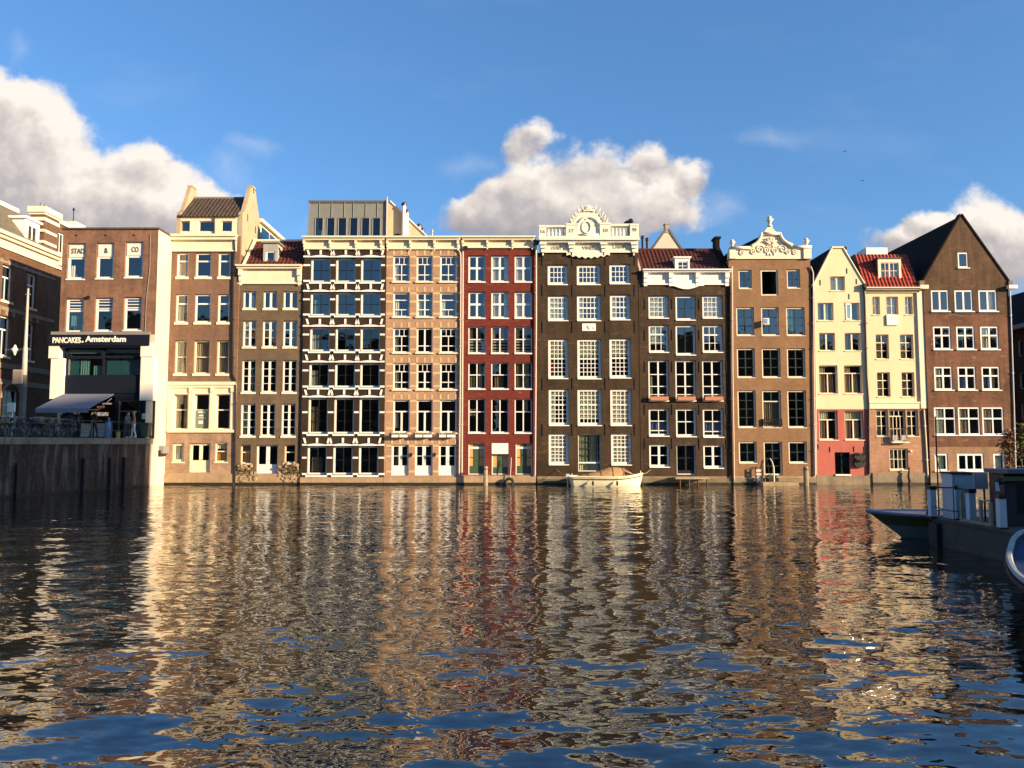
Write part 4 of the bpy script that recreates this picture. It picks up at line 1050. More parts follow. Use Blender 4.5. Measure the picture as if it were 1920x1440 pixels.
# ---------------------------------------------------------------- I: dark house with red roof
Hi = House('canal_house', 'dark umber house with white ornamental frieze and red tiled roof half in shadow', YR + 0.05, 1199.5, 1369)
def iwin(a, b, yT, yB, secs, **k):
    kw = dict(inset=0.17, fw=0.13, mw=0.04, rw=.10, sill=(0.0, 0.07, 0.07)); kw.update(k)
    return Hi.win(a, b, yT, yB, secs, **kw)
iwin(1216, 1253.7, 554, 596, ((0, 1, 4, 4),), cur=((.05, .9, 0, 1, CURT_G),)); iwin(1266.7, 1304, 554, 599.6, ((0, 1, 2, 2),), bm=GREENF, mm=.06, gm=GLASST); iwin(1317, 1355, 554, 596, ((0, 1, 4, 4),), cur=((.05, .9, 0, 1, CURT_W),))
iwin(1216.5, 1254, 609, 660, ((0, .68, 3, 2), (.68, 1, 3, 1)), cur=((.1, .7, .3, 1, CURT_G),)); iwin(1267, 1304.5, 609, 665, ((0, 1, 2, 1),), bm=GREENF, mm=.06); iwin(1317.3, 1355.5, 609, 660, ((0, .66, 3, 2), (.66, 1, 3, 1)))
for i, (a, b) in enumerate(((1216, 1254), (1266.6, 1305), (1317, 1356))):
    iwin(a, b, 675, 751, ((0, .12, 2, 1), (.12, .34, 2, 1), (.34, .66, 2, 1), (.66, 1, 2, 1)), fw=.11, rw=.055, mm=.10, gm=GLASSD, cur=((.05, .25, .1, .6, CURT_G),) if i == 0 else ())
for i, (a, b) in enumerate(((1216.6, 1255), (1267.6, 1306), (1318, 1357))):
    iwin(a, b, 766, 817 + i, ((0, .14, 2, 1), (.14, .55, 2, 1), (.55, 1, 2, 1)) if i != 1 else ((0, .53, 2, 1), (.53, 1, 2, 1)), rw=.06, mm=.05, cur=() if i == 1 else ((.1, .9, .12, .5, CURT_BL),), gm=GLASSD if i == 1 else GLASS)
iwin(1217.5, 1255.6, 833, 875, ((0, 1, 2, 2),), mm=.15, gm=GLASSD); iwin(1319, 1357, 834, 877, ((0, 1, 2, 2),), mm=.15, gm=GLASSD)
Hi.win(1269, 1305, 834, 890, ((0, 1, 2, 2),), 0.17, 0.06, .05, mm=.1, fm=WHITE, bm=BLACK, gm=GLASSD, door=True, panel=.12, panelm=BLACK)
Hi.wall(Hi.rect(508), ((Hi.z(893), 1), (99, 0)), [BR_I, PLINTH2], floors=[Hi.z(y) for y in (603, 668, 758, 826)], roofm=LEAD)
Hi.plinth(897, paint('brown plinth', (0.17, 0.13, 0.075), 0.9, .3, 2.0, dirt=.5, dirtc=(.07, .06, .03)))
for x in (1209, 1260, 1311, 1362):
    for y in (570, 628, 688, 768, 832):
        an = MB(); Hi.bx(an, x - .6, x + .6, y - 10, y + 10, -0.035, -0.002); an.build('wall_anchor', BLACK, Hi.root)
cornice(Hi, 1203.5, 1370, 506.6, 512, 534.6, WHITE, 0.48, name='frieze', brk=((1210, 8), (1257, 8), (1307, 8), (1362, 8)))
pts = [P(1254, 534, Hi.Y), P(1319, 534, Hi.Y)] + [P(1319 - 65 * t, 536.5 + 6.3 * math.sin(math.pi * min(1, max(0, (t - .1) / .8))) ** 1.2, Hi.Y) for t in np.linspace(0, 1, 24)]
b = MB(); b.prism(pts, -0.13, -0.003, Hi.T); b.build('apron', WHITE, Hi.root)
yr3 = YR + 2.6; z0, z1 = Hi.z(507.5), P(1270, 469, yr3)[1]
uL, uR = Hi.x(1202, 500), Hi.x(1358, 500)
ro = tile_roof((uL, YR + 0.05, z0), (uR, YR + 0.05, z0), (uR, yr3, z1), (uL, yr3, z1)).build('roof', TILE_R, Hi.root)
rb = MB(); rb.quad([(uL, yr3, z1), (uR, yr3, z1), (uR, YR + 5.2, z0), (uL, YR + 5.2, z0)]); rb.build('rear_slope', TILE_R, ro)
rb = MB(); rb.tube([(uL, yr3, z1 + .03), (uR, yr3, z1 + .03)], 0.10, 8); rb.build('ridge_tiles', TILE_R, ro)
rb = MB(); rb.prism([(YR + .05, z0 - .4), (YR + .05, z0 + .25), (yr3 - .3, z1 + .15), (yr3 - .3, z1 + .75), (yr3 + .5, z1 + .75), (yr3 + .5, z1 - .2), (YR + 5, z0 - .4)], 0, 0.3, lambda a, d, z: (uR + .02 + d, a, z))
rb.box((uR - .05, yr3 - .4, z1 + .752), (uR + .4, yr3 + .6, z1 + .9)); rb.build('parapet', TILE_K, Hi.root)
rb = MB(); rb.prism([(YR + .05, z0 - .05), (YR + .05, z0 + .12), (yr3, z1 + .14), (yr3 + .2, z1 - .1)], -0.14, 0.0, lambda a, d, z: (uL + d, a, z)); rb.build('verge', PINKP, ro)
dormer(Hi, 1265.5, 1293, 484, 508, 1270, 1290, 489.5, 507, YR + 0.2, 1.6, m=WHITE, secs=((0, 1, 2, 2),), fw=.07, roof_over=.1)
flue(Hi, 1205, 442, 470, YR + 3, .10, BLACK, BLACK, 'chimney_pipe'); flue(Hi, 1213.5, 446, 470, YR + 3, .10, BLACK, BLACK, 'chimney_pipe')
Hi.pipe([(1367.5, 536), (1368, 700), (1370.5, 895)], .05, BLACK)

# white gabled house behind
Yb = 62.0
o = thing('house', 'white pointed gable with a small chimney rising behind the red tiled roof', 'house', (P(1250, 700, Yb)[0], Yb, 0))
pts = [P(1225, 500, Yb), P(1277, 500, Yb), P(1277, 468, Yb), P(1252.5, 432, Yb), P(1249, 432, Yb), P(1225, 466, Yb)]
pts[0] = (pts[0][0], 0.0); pts[1] = (pts[1][0], 0.0)
b = MB(); b.prism(pts, 0, 8, lambda u, d, z: (u, Yb + d, z)); b.build('wall', PLASTER_W, o)
b = MB()
for (p, q) in ((pts[2], pts[3]), (pts[5], pts[4])):
    dxx = .05 if p[0] > q[0] else -.05
    b.prism([p, (p[0] + dxx * 3, p[1]), (q[0] + dxx * 2, q[1] + .16), q], -.06, 8.05, lambda u, d, z: (u, Yb + d, z))
b.build('roof', SLATE, o)
b = MB(); q = P(1250.8, 432, Yb); zt_ = P(1250, 420.5, Yb)[1]; b.box((q[0] - .16, Yb - .04, q[1] - .2), (q[0] + .16, Yb + .5, zt_)); b.box((q[0] - .21, Yb - .09, zt_ + .002), (q[0] + .21, Yb + .55, zt_ + .08)); b.build('chimney', paint('chimney grey', (.36, .30, .24), .9, .2), o)

# ---------------------------------------------------------------- J: ochre brown house with clock gable
Hj = House('canal_house', 'ochre brown brick house with curved cream gable, urns on top and open loft hatch', YR - 0.04, 1370.5, 1525)
def jwin(a, b, yT, yB, secs, **k):
    kw = dict(inset=0.11, fw=0.095, mw=0.045, rw=.06, mm=.08, bm=GREENF, gm=GLASST, sill=(0.0, 0.05, 0.03), sillm=CREAM2, fm=CREAM2); kw.update(k)
    return Hj.win(a, b, yT, yB, secs, **kw)
jwin(1385, 1409.6, 506, 541, ((0, 1, 2, 2),)); jwin(1475.5, 1500, 505, 540, ((0, 1, 2, 2),))
u0, u1, z0, z1 = Hj.r(1426.7, 1459, 506, 554)
Hj.op.append((u0, u1, z0, z1, .35))
b = MB(); T = Hj.T
for q in (((u0, .06, z0), (u0 + .09, .16, z1)), ((u1 - .09, .06, z0), (u1, .16, z1)), ((u0 + .09, .06, z0), (u1 - .09, .16, z0 + .09)), ((u0 + .09, .06, z1 - .09), (u1 - .09, .16, z1))): b.box(q[0], q[1], T)
lf = b.build('loft_hatch', CREAM2, Hj.root)
b = MB(); b.box((u1 - .15, .30, z0 + .1), (u1 - .10, 1.2, z1 - .1), T); b.build('hatch_leaf', GREENF, lf)
for i, (a, b_) in enumerate(((1380.7, 1414), (1427.6, 1460.5), (1474.5, 1509))): jwin(a, b_, 576, 629, ((0, 1, 2, 3),), cur=((.1, .45, .2, .95, CURT_W),) if i == 2 else ())
for i, (a, b_) in enumerate(((1382, 1415.6), (1428.8, 1463.4), (1476, 1510))): jwin(a, b_, 653, 707.8, ((0, 1, 2, 3),), gm=GLASSD)
jwin(1383.4, 1417.5, 732, 801.5, ((0, 1, 2, 4),), gm=GLASSD)
jwin(1477, 1512, 732, 801.5, ((0, 1, 2, 4),), gm=GLASSD)
o = jwin(1429.7, 1464.8, 732, 801.5, ((0, .72, 1, 1), (.72, 1, 2, 1)), rw=.07, gm=GLASSD, cur=((.02, .98, 0, .72, CURT_B),))
b = MB(); u0, u1, z0, z1 = Hj.r(1430, 1465, 786, 798)
b.tube([(u0, Hj.Y - .12, z1), (u1, Hj.Y - .12, z1)], .02, 6); b.tube([(u0, Hj.Y - .12, z0), (u1, Hj.Y - .12, z0)], .02, 6)
for k in range(4):
    uc = u0 + (u1 - u0) * (k + .5) / 4; b.tube([(uc + .13 * math.cos(t), Hj.Y - .12, (z0 + z1) / 2 + .19 * math.sin(t)) for t in np.linspace(0, 6.283, 13)], .014, 5)
for uc in (u0, u1): b.box((uc - .02, Hj.Y - .14, z0 - .02), (uc + .02, Hj.Y - .002, z1 + .02))
b.build('balcony_rail', BLACK, Hj.root)
jwin(1385.6, 1419, 828, 868, ((0, 1, 2, 2),), gm=GLASSD); jwin(1479, 1513, 828, 868, ((0, 1, 2, 2),), gm=GLASSD)
jwin(1432.5, 1467, 828, 891, ((0, 1, 2, 4),), gm=GLASSD, door=True, sill=None, inset=.12)
Hj.wall(Hj.rect(487), ((Hj.z(893), 1), (99, 0)), [BR_J, PLINTH], floors=[Hj.z(y) for y in (565, 640, 720, 815)], roofm=LEAD)
Hj.plinth(896, PLINTH2)
gp = [(1365.5, 486), (1365.5, 474), (1367, 464.5), (1406, 464.5), (1409, 461.5), (1416, 457.5), (1421, 452), (1424.5, 445), (1427, 437.5), (1430, 437.5), (1435, 431), (1439, 424.5), (1446, 424.5), (1450, 431), (1455.5, 437.5), (1459.5, 437.5),
      (1462, 445), (1466.5, 451.5), (1474, 457), (1483, 460.5), (1485, 463.5), (1519, 463.5), (1519.8, 486)]
def lean(pts, H): return [P(x, y, H.Y) for x, y in pts]
b = MB(); b.prism(lean(gp, Hj), -0.10, 0.25, Hj.T); ga = b.build('ornamental_gable', CREAM2, Hj.root)
b = MB()
for path in ([(1405, 463.5), (1409, 461), (1416, 457), (1421, 451.5), (1424.5, 444.5), (1427, 437)], [(1460, 437), (1462.5, 444.5), (1467, 451), (1474.5, 456.5), (1483.5, 460)], [(1367, 465), (1406, 465)], [(1484, 463.5), (1519, 463.5)], [(1427.5, 438.5), (1459, 438.5)]):
    b.tube([Hj.T(*(lambda q: (q[0], -.22, q[1]))(P(x, y + 1, Hj.Y))) for x, y in path], .11, 8)
b.build('gable_coping', CREAM2, ga, smooth=True)
b = MB(); T = Hj.T
for (x, y, r0, sg, st) in ((1424, 468, .30, 1, 0), (1466, 468, .30, -1, 0), (1436, 470, .24, -1, 1), (1452, 470, .24, 1, 1), (1390, 475, .20, 1, .5), (1488, 474, .2, -1, .5), (1410, 473, .22, -1, .6), (1476, 473, .2, 1, .6), (1444, 463, .25, 1, 2)):
    q = P(x, y, Hj.Y); b.tube(spiral(q[0], q[1], r0, 1.5, T, -.13, .03, sg, st), .045, 6)
for k in range(5):
    a_ = math.pi * (k + .5) / 5; q = P(1443, 456, Hj.Y); b.tube([T(q[0], -.13, q[1] - .1), T(q[0] + .45 * math.cos(a_), -.2, q[1] + .4 * math.sin(a_))], [.1, .05], 6)
for (x, y) in ((1438, 477.5), (1443.5, 478), (1450, 477)): q = P(x, y, Hj.Y); b.ball((q[0], Hj.Y - .12, q[1]), (.06, .05, .1), 7)
b.build('gable_relief', CREAM2, ga, smooth=True)
b = MB(); xa, xb, xm_ = Hj.u0 + .1, Hj.u1 - .1, (Hj.u0 + Hj.u1) / 2
b.prism([(xa, Hj.z(487)), (xb, Hj.z(487)), (xb, Hj.z(470)), (xm_ + .4, Hj.z(440)), (xm_ - .4, Hj.z(440)), (xa, Hj.z(470))], .26, 9, Hj.T); b.build('roof', TILE_K, Hj.root)
def urn(x, yb_, yt_, wpx, d=-.02):
    u, z0_ = P(x, yb_, Hj.Y); h = P(x, yt_, Hj.Y)[1] - z0_; r = wpx / S / 2; b = MB()
    b.lathe((u, Hj.Y + d, z0_), [(r * .95, 0), (r * .9, .12 * h), (r * .45, .22 * h), (r * .55, .34 * h), (r, .55 * h), (r * .95, .66 * h), (r * .55, .74 * h), (r * .8, .82 * h), (r * .6, .92 * h), (r * .2, h)], 12)
    for sg in (-1, 1): b.tube([(u + sg * r * .9, Hj.Y + d, z0_ + .55 * h), (u + sg * r * 1.35, Hj.Y + d, z0_ + .68 * h), (u + sg * r * .7, Hj.Y + d, z0_ + .8 * h)], .03, 6)
    b.build('urn', CREAM2, ga, smooth=True)
urn(1443, 425.5, 405, 11); urn(1373, 465, 449, 9); urn(1512, 464, 446, 9)
for (a, b_) in ((1366.5, 1378), (1505, 1519.5)):
    b = MB(); Hj.bx(b, a, b_, 464.6, 486, -.2, -.102); b.build('pedestal', CREAM2, ga)
Hj.pipe([(1519, 500), (1523.5, 512), (1525, 700), (1527.5, 893)], .05, PINKP); Hj.pipe([(1372, 500), (1373, 700), (1376, 900)], .045, PINKP)

# ---------------------------------------------------------------- K: yellow gable house with red base
Hk = House('canal_house', 'narrow yellow house with pointed gable on a red painted base', YR + 0.02, 1527, 1627.5)
def kwin(a, b, yT, yB, secs, **k):
    kw = dict(inset=0.16, fw=0.07, mw=0.04, rw=.07, mm=.10, fm=CREAM, gm=GLASS, sill=(0.03, 0.06, 0.05), sillm=CREAM); kw.update(k)
    return Hk.win(a, b, yT, yB, secs, **kw)
kwin(1556.5, 1584.5, 518, 545, ((0, 1, 2, 1),), cur=((.02, .98, 0, 1, CURT_W),))
for i, (a, b) in enumerate(((1533, 1563), (1583, 1612))): kwin(a, b, 567.5, 601, ((0, 1, 2, 1),), cur=((.05, .3, 0, 1, CURT_B), (.55, .8, 0, 1, CURT_W)) if i == 0 else ((.05, .35, 0, 1, CURT_W),))
for i, (a, b) in enumerate(((1536, 1566), (1584, 1614))): kwin(a, b, 624, 657.5, ((0, 1, 2, 1),), gm=GLASSD, cur=((.05, .35, 0, 1, CURT_B),))
for i, (a, b) in enumerate(((1536, 1571), (1583, 1617.5))): kwin(a, b, 685, 738, ((0, .74, 2, 1), (.74, 1, 1, 1)), mm=.07, gm=GLASS, cur=((.05, .42, 0, 1, CURT_B), (.62, .85, 0, .74, CURT_B)))
for i, (a, b) in enumerate(((1536, 1571), (1584, 1619.4))): kwin(a, b, 769.5, 824.6, ((0, .70, 2, 1), (.70, 1, 1, 1)), fw=.085, mm=.09, cur=((.05, .42, 0, .7, CURT_B), (.02, .6 if i == 0 else .98, .7, 1, CURT_G)) + (((.55, .85, 0, .7, CURT_B),) if i else ()))
u0, u1, z0, z1 = Hk.r(1585, 1597, 569, 599)
th_ = math.atan2(.335, .942); ca_, sa_ = math.cos(th_), math.sin(th_); ow = u1 - u0
b = MB(); ul_ = u1 - ow * ca_; LT = lambda u, d, z: (ul_ + u * ca_ - d * sa_, Hk.Y + .145 - ow * sa_ + u * sa_ + d * ca_ - .05, z)
for q in (((0, 0, z0), (.06, .05, z1)), ((ow - .06, 0, z0), (ow, .05, z1)), ((.06, 0, z0), (ow - .06, .05, z0 + .06)), ((.06, 0, z1 - .06), (ow - .06, .05, z1))): b.box(q[0], q[1], LT)
oc = b.build('open_casement', CREAM, Hk.root)
b = MB(); tl = .004 * (z1 - z0); b.quad([LT(.06, .02 - tl * .5, z0 + .06), LT(ow - .06, .02 - tl * .5, z0 + .06), LT(ow - .06, .02 + tl * .5, z1 - .06), LT(.06, .02 + tl * .5, z1 - .06)]); b.build('pane', GLASSW, oc)
Hk.win(1565.6, 1594, 848, 889, ((0, 1, 2, 1),), 0.14, 0.05, mm=.09, fm=NAVY, gm=GLASSD, door=True, panel=0)
b = MB(); Hk.bx(b, 1566, 1595, 889.2, 892, -.09, -.002); b.build('door_sill', WHITE, Hk.root)
zk = Hk.z(767)
xe0, xe1 = Hk.u0, Hk.u1
pk = [(xe0, -.6), (xe1 + .08, -.6), (P(1621, 533, Hk.Y)[0], Hk.z(533)), (P(1580, 464, Hk.Y)[0], Hk.z(464)), (P(1560, 464, Hk.Y)[0], Hk.z(464)), (P(1524, 535, Hk.Y)[0], Hk.z(535))]
pk[0] = (P(1531, 890, Hk.Y)[0], -.6); pk[1] = (P(1631, 890, Hk.Y)[0], -.6)
Hk.wall(pk, ((Hk.z(891), 2), (zk, 1), (99, 0)), [YELLOW, REDPL, PLINTH2], floors=[Hk.z(y) for y in (555, 612, 672, 757, 836)], roofm=TILE_K, sidem=TILE_K)
b = MB(); ap_ = [pk[2], pk[3], pk[4], pk[5]]
for p, q in ((pk[2], pk[3]), (pk[5], pk[4])):
    b.tube([(p[0], Hk.Y - .02, p[1]), (q[0], Hk.Y - .02, q[1])], .06, 6)
Hk.bx(b, 1559, 1581, 462.5, 465.5, -.10, .3)
Hk.bx(b, 1522, 1527, 533, 538, -.2, .1); b.build('gable_coping', CREAM, Hk.root)
b = MB(); Hk.bx(b, 1616.5, 1622, 533, 541, -.3, -.01); b.build('rainwater_hopper', DARKM, Hk.root)
Hk.pipe([(1619, 540), (1620.5, 560), (1624, 700), (1628, 760), (1629, 890)], .07, plain('brown pipe', (.06, .035, .025), .5), .09)
Hk.pipe([(1526, 545), (1528, 700), (1529.5, 890)], .045, PINKP)
for x, y in ((1538, 530), (1606, 528), (1588, 508), (1592, 556), (1534, 838), (1556, 843), (1601, 842), (1620, 842)): 
    an = MB(); Hk.bx(an, x - .6, x + .6, y - 5, y + 5, -.03, -.002); an.build('wall_anchor', DARKM, Hk.root)
flue(Hk, 1584, 463, 490, YR + 1.4, .12, WHITE, BLACK)

# ---------------------------------------------------------------- L: yellow house with red mansard roof
Hl = House('canal_house', 'yellow house with bright red tiled mansard, wide cream dormer and brick ground floor', YR + 0.12, 1629, 1735)
def lwin(a, b, yT, yB, secs, **k):
    kw = dict(inset=0.13, fw=0.06, mw=0.03, rw=.06, mm=.05, fm=CREAM, gm=GLASS, sill=(0.04, 0.06, 0.05), sillm=CREAM); kw.update(k)
    return Hl.win(a, b, yT, yB, secs, **kw)
lwin(1636, 1650, 556, 590, ((0, 1, 2, 2),), cur=((.05, .95, 0, 1, CURT_W),)); lwin(1662, 1684.5, 556, 590, ((0, 1, 2, 2),), cur=((.1, .9, 0, 1, CURT_W),)); lwin(1697, 1711.5, 556, 590, ((0, 1, 2, 2),), cur=((.05, .5, 0, 1, CURT_W),))
for i, (a, b) in enumerate(((1642.5, 1667), (1688, 1713))): lwin(a, b, 627, 673, ((0, .68, 2, 2), (.68, 1, 2, 1)), cur=((.05, .55, 0, 1, CURT_W),), gm=GLASSD)
for i, (a, b) in enumerate(((1645, 1669.5), (1691, 1715))): lwin(a, b, 698, 744, ((0, .68, 2, 2), (.68, 1, 2, 1)), cur=((.05, .55, 0, 1, CURT_W),), gm=GLASSD)
lwin(1643, 1665.5, 768.5, 818, ((0, .78, 2, 2), (.78, 1, 2, 1)), fw=.08, cur=((.05, .45, 0, 1, CURT_W),), gm=GLASSD); lwin(1700.5, 1722, 768.5, 818, ((0, .78, 2, 2), (.78, 1, 2, 1)), fw=.08, cur=((.05, .5, 0, 1, CURT_B),), gm=GLASSD)
Hl.win(1668, 1698.5, 768.5, 828, ((0, .82, 4, 2), (.82, 1, 3, 1)), .13, .07, .035, rw=.07, mm=.05, fm=CREAM, gm=GLASSD, door=True, cur=((.05, .25, 0, 1, CURT_W),))
lwin(1668, 1703, 841, 881, ((0, 1, 4, 2),), fw=.085, mw=.035, cur=((.05, .35, 0, 1, CURT_W), (.55, .75, 0, 1, CURT_G)), gm=GLASSD)
Hl.wall([(P(1633, 890, Hl.Y)[0], -.6), (P(1742, 890, Hl.Y)[0], -.6), (P(1733, 541, Hl.Y)[0], Hl.z(541)), (P(1622.5, 541, Hl.Y)[0], Hl.z(541))],
        ((Hl.z(886), 2), (Hl.z(766), 1), (99, 0)), [YELLOW, BR_L, PLINTH2], floors=[Hl.z(y) for y in (610, 685, 757, 832)], roofm=LEAD)
cornice(Hl, 1619, 1723, 540.5, 545, 549, CREAM, .5)
b = MB(); Hl.bx(b, 1629, 1722.5, 755, 766.5, -.10, -.002); Hl.bx(b, 1628, 1723.5, 753.5, 756, -.16, -.002); b.build('fascia', CREAM, Hl.root)
b = MB(); Hl.bx(b, 1661.5, 1683, 591.5, 610, -.10, -.002); b.build('window_box', WHITE, Hl.root)
b = MB(); u0, u1, z0, z1 = Hl.r(1721.5, 1733, 537, 766)
b.box((u0, Hl.Y - .12, z0), (u1 + .1, Hl.Y - .002, z1)); Hl.bx(b, 1719.5, 1735, 536.5, 543.5, -.45, -.121); b.build('pilaster', CREAM, Hl.root)
bal = MB(); u0, u1, z0, z1 = Hl.r(1668, 1700, 803, 828)
bal.box((u0, Hl.Y - .32, z0 - .09), (u1, Hl.Y - .002, z0)); bo = bal.build('balcony', CREAM, Hl.root)
b = MB(); b.tube([(u0, Hl.Y - .01, z1), (u0, Hl.Y - .30, z1), (u1, Hl.Y - .30, z1), (u1, Hl.Y - .01, z1)], .018, 6)
for k in range(13): uu = u0 + (u1 - u0) * k / 12; b.tube([(uu, Hl.Y - .30, z0), (uu, Hl.Y - .30, z1)], .009, 5)
b.build('balcony_rail', BLACK, bo)
for x in (1675, 1690.5):
    b = MB(); Hl.bx(b, x - 4.8, x + 4.8, 816, 826, -.285, -.20); b.build('balcony_planter', WHITE, bo)
yr4 = YR + 1.35; z0, z1 = Hl.z(541), P(1660, 477, yr4)[1]
uL, uR = Hl.x(1618.5, 540), Hl.x(1719.5, 540)
ro = tile_roof((uL, YR - .15, z0), (uR, YR - .15, z0), (uR, yr4, z1), (uL, yr4, z1), .24, .34, .04).build('roof', TILE_O, Hl.root)
b = MB(); b.quad([(uL, yr4, z1), (uR, yr4, z1), (uR, YR + 8, z1 - .3), (uL, YR + 8, z1 - .3)]); b.prism([(YR - .13, z0), (yr4, z1 - .02), (YR + 8, z1 - .3), (YR + 8, z0)], 0, .06, lambda a, d, z: (uL + d, a, z)); b.prism([(YR - .13, z0), (yr4, z1 - .02), (YR + 8, z1 - .3), (YR + 8, z0)], -.06, 0, lambda a, d, z: (uR + d, a, z))
b.build('flat_roof', TILE_B, ro)
dormer(Hl, 1646, 1689, 485.5, 525.5, 1650.5, 1685, 492, 523, YR + .25, 1.4, m=TILE_B, trim=CREAM, secs=((0, 1, 4, 2),), fw=.05, roof_over=.06, fm=CREAM)
b = MB(); u0, z1_ = P(1624, 464, YR + 1.5); u1 = P(1664, 464, YR + 1.5)[0]; b.box((u0, YR + 1.5, z1 - .3), (u1, YR + 3, z1_)); b.build('roof_hut', WHITE, Hl.root)
b = MB(); Hl.bx(b, 1625.5, 1629.5, 600, 620, -.02, -.001)
Hl.plinth(886.5, PLINTH2)
Hl.pipe([(1731, 768), (1735, 830), (1738.5, 895)], .05, CREAM)
b = MB(); q = P(1707, 846, Hl.Y); b.ball((q[0], Hl.Y - .06, q[1]), (.09, .07, .07)); b.build('wall_lamp', SHOPW, Hl.root)

# ---------------------------------------------------------------- M: red brown brick house with pointed gable
Hm = House('canal_house', 'large red brown brick house with plain steep gable ending the row on the right', YR - 0.05, 1736, 1897)
def mwin(a, b, yT, yB, secs, **k):
    kw = dict(inset=0.035, fw=0.10, mw=0.05, rw=.10, mm=.11, fm=WHITE, gm=GLASS, sill=(0.06, 0.07, 0.09), sillm=WHITE); kw.update(k)
    return Hm.win(a, b, yT, yB, secs, **kw)
mwin(1796, 1815.5, 473, 502, ((0, 1, 1, 1),))
for i, (a, b) in enumerate(((1746, 1779), (1790, 1824), (1835, 1869.5))): mwin(a, b, 544, 583.5, ((0, 1, 2, 1),), cur=[(), ((.05, .2, 0, .35, CURT_W),), ((.58, .85, 0, 1, CURT_W),)][i])
for i, (a, b) in enumerate(((1750, 1783), (1793.5, 1827.5), (1838.5, 1872.5))): mwin(a, b, 612, 655, ((0, .62, 2, 1), (.62, 1, 2, 1)), cur=[(), ((.08, .45, 0, .6, CURT_BL),), ((.05, .48, 0, 1, CURT_W),)][i], gm=GLASSD if i < 2 else GLASS)
for i, (a, b) in enumerate(((1752, 1786), (1796, 1830), (1841, 1875))): mwin(a, b, 687.5, 731, ((0, .62, 2, 1), (.62, 1, 2, 1)), cur=[((.08, .42, 0, 1, CURT_W),), ((.08, .48, 0, .6, CURT_BL),), ((.08, .5, 0, .6, CURT_BL), (.58, .8, 0, 1, CURT_B))][i])
for i, (a, b) in enumerate(((1752, 1792.5), (1797, 1838), (1842, 1882.5))): mwin(a, b, 763.5, 815.5, ((0, .60, 2, 1), (.60, 1, 2, 1)), mm=.08, cur=((.08, .47, 0, 1, CURT_W if i == 0 else CURT_B),))
mwin(1753, 1777.5, 850.5, 883, ((0, 1, 1, 1),), fw=.12, cur=((.05, .8, 0, 1, CURT_G),)); mwin(1795, 1845, 850.5, 883, ((0, 1, 3, 1),), fw=.13, mw=.11, gm=GLASSD); mwin(1863, 1885, 850.5, 883, ((0, 1, 1, 1),), fw=.12, cur=((.05, .8, 0, 1, CURT_W),))
zae = Hm.z(527.5)
pm = [(P(1745, 890, Hm.Y)[0], -.6), (P(1905, 890, Hm.Y)[0], -.6), (P(1890.5, 527, Hm.Y)[0], zae), (P(1803.5, 405, Hm.Y)[0], Hm.z(405)), (P(1800.5, 405, Hm.Y)[0], Hm.z(405)), (P(1730.5, 529, Hm.Y)[0], zae)]
Hm.wall(pm, ((Hm.z(838), 1), (Hm.z(590), 0), (99, 2)), [BR_M, brick('brick pale base', (.27, .155, .09), (.31, .18, .105), (.3, .2, .13), .2, .3), brick('brick darker gable', (0.072, 0.042, 0.022), (0.095, 0.054, 0.028), (0.08, 0.05, 0.03), .35, .5, (.16, .085, .05), white=.2)], depth=16, floors=[Hm.z(y) for y in (530, 598, 672, 748, 832)], roofm=TILE_K, sidem=TILE_K)  # gable zone in darker brick than the wall below
b = MB()
for p, q, sg in ((pm[2], pm[3], 1), (pm[5], pm[4], -1)):
    b.prism([p, (p[0] + sg * .12, p[1]), (q[0] + sg * .02, q[1] + .16), (q[0], q[1])], -.06, .35, Hm.T)
b.build('gable_coping', TILE_K, Hm.root)
b = MB(); Hm.bx(b, 1722.5, 1731.5, 527, 537, -.15, .4); Hm.bx(b, 1890, 1897, 527, 535, -.10, .4); b.build('kneeler', paint('kneeler stone', (.2, .15, .1), .9, .2), Hm.root)
b = MB(); Hm.bx(b, 1886, 1902, 536, 542.5, -.35, -.05); b.build('gutter_end', WHITE, Hm.root)
Hm.pipe([(1892.5, 544), (1896, 640), (1900, 760), (1903.5, 890)], .045, PALEP, .06)
Hm.plinth(890, PLINTH2)
# dark chimneys/pipes of the row end here

# ================================================================== left side: corner building, pancake shop, quay
PZ = 3.06                                     # pavement level on the left quay
# ---------------------------------------------------------------- B: pancake shop building
YB_ = 50.8
Hb = House('shop_building', 'brown brick corner building with white side wall over a dark pancake shop front', YB_, 107, 287.5, 'building', zbase=PZ)
Hb.u1 = -23.14
for i, ((a, b, yT, yB), s_) in enumerate(zip(((125.5, 160, 456, 523), (180, 213, 455, 522), (234, 268, 453, 520)), ('STAD', '&', 'CO'))):
    o = Hb.win(a, b, yT, yB, ((0, .60, 1, 1), (.60, 1, 1, 1)), 0.16, 0.14, rw=.10, sill=(0.02, .08, .05), cur=((.05, .3, 0, .4, CURT_W),) if i == 0 else ())
    p = MB(); Hb.bx(p, a + 2.5, b - 2.0, yT + 3, yT + 25.5, .12, .156); po = p.build('name_panel', paint('panel pale %d' % i, (.70, .68, .58), .6, .05), Hb.root)
    u, z = P((a + b) / 2 + (2 if i == 0 else 1), yT + 14, YB_)
    text(s_, LETTER_D, po, (u, YB_ + .105, z), {'STAD': .86, '&': .24, 'CO': .46}[s_], .34, .02, .012)
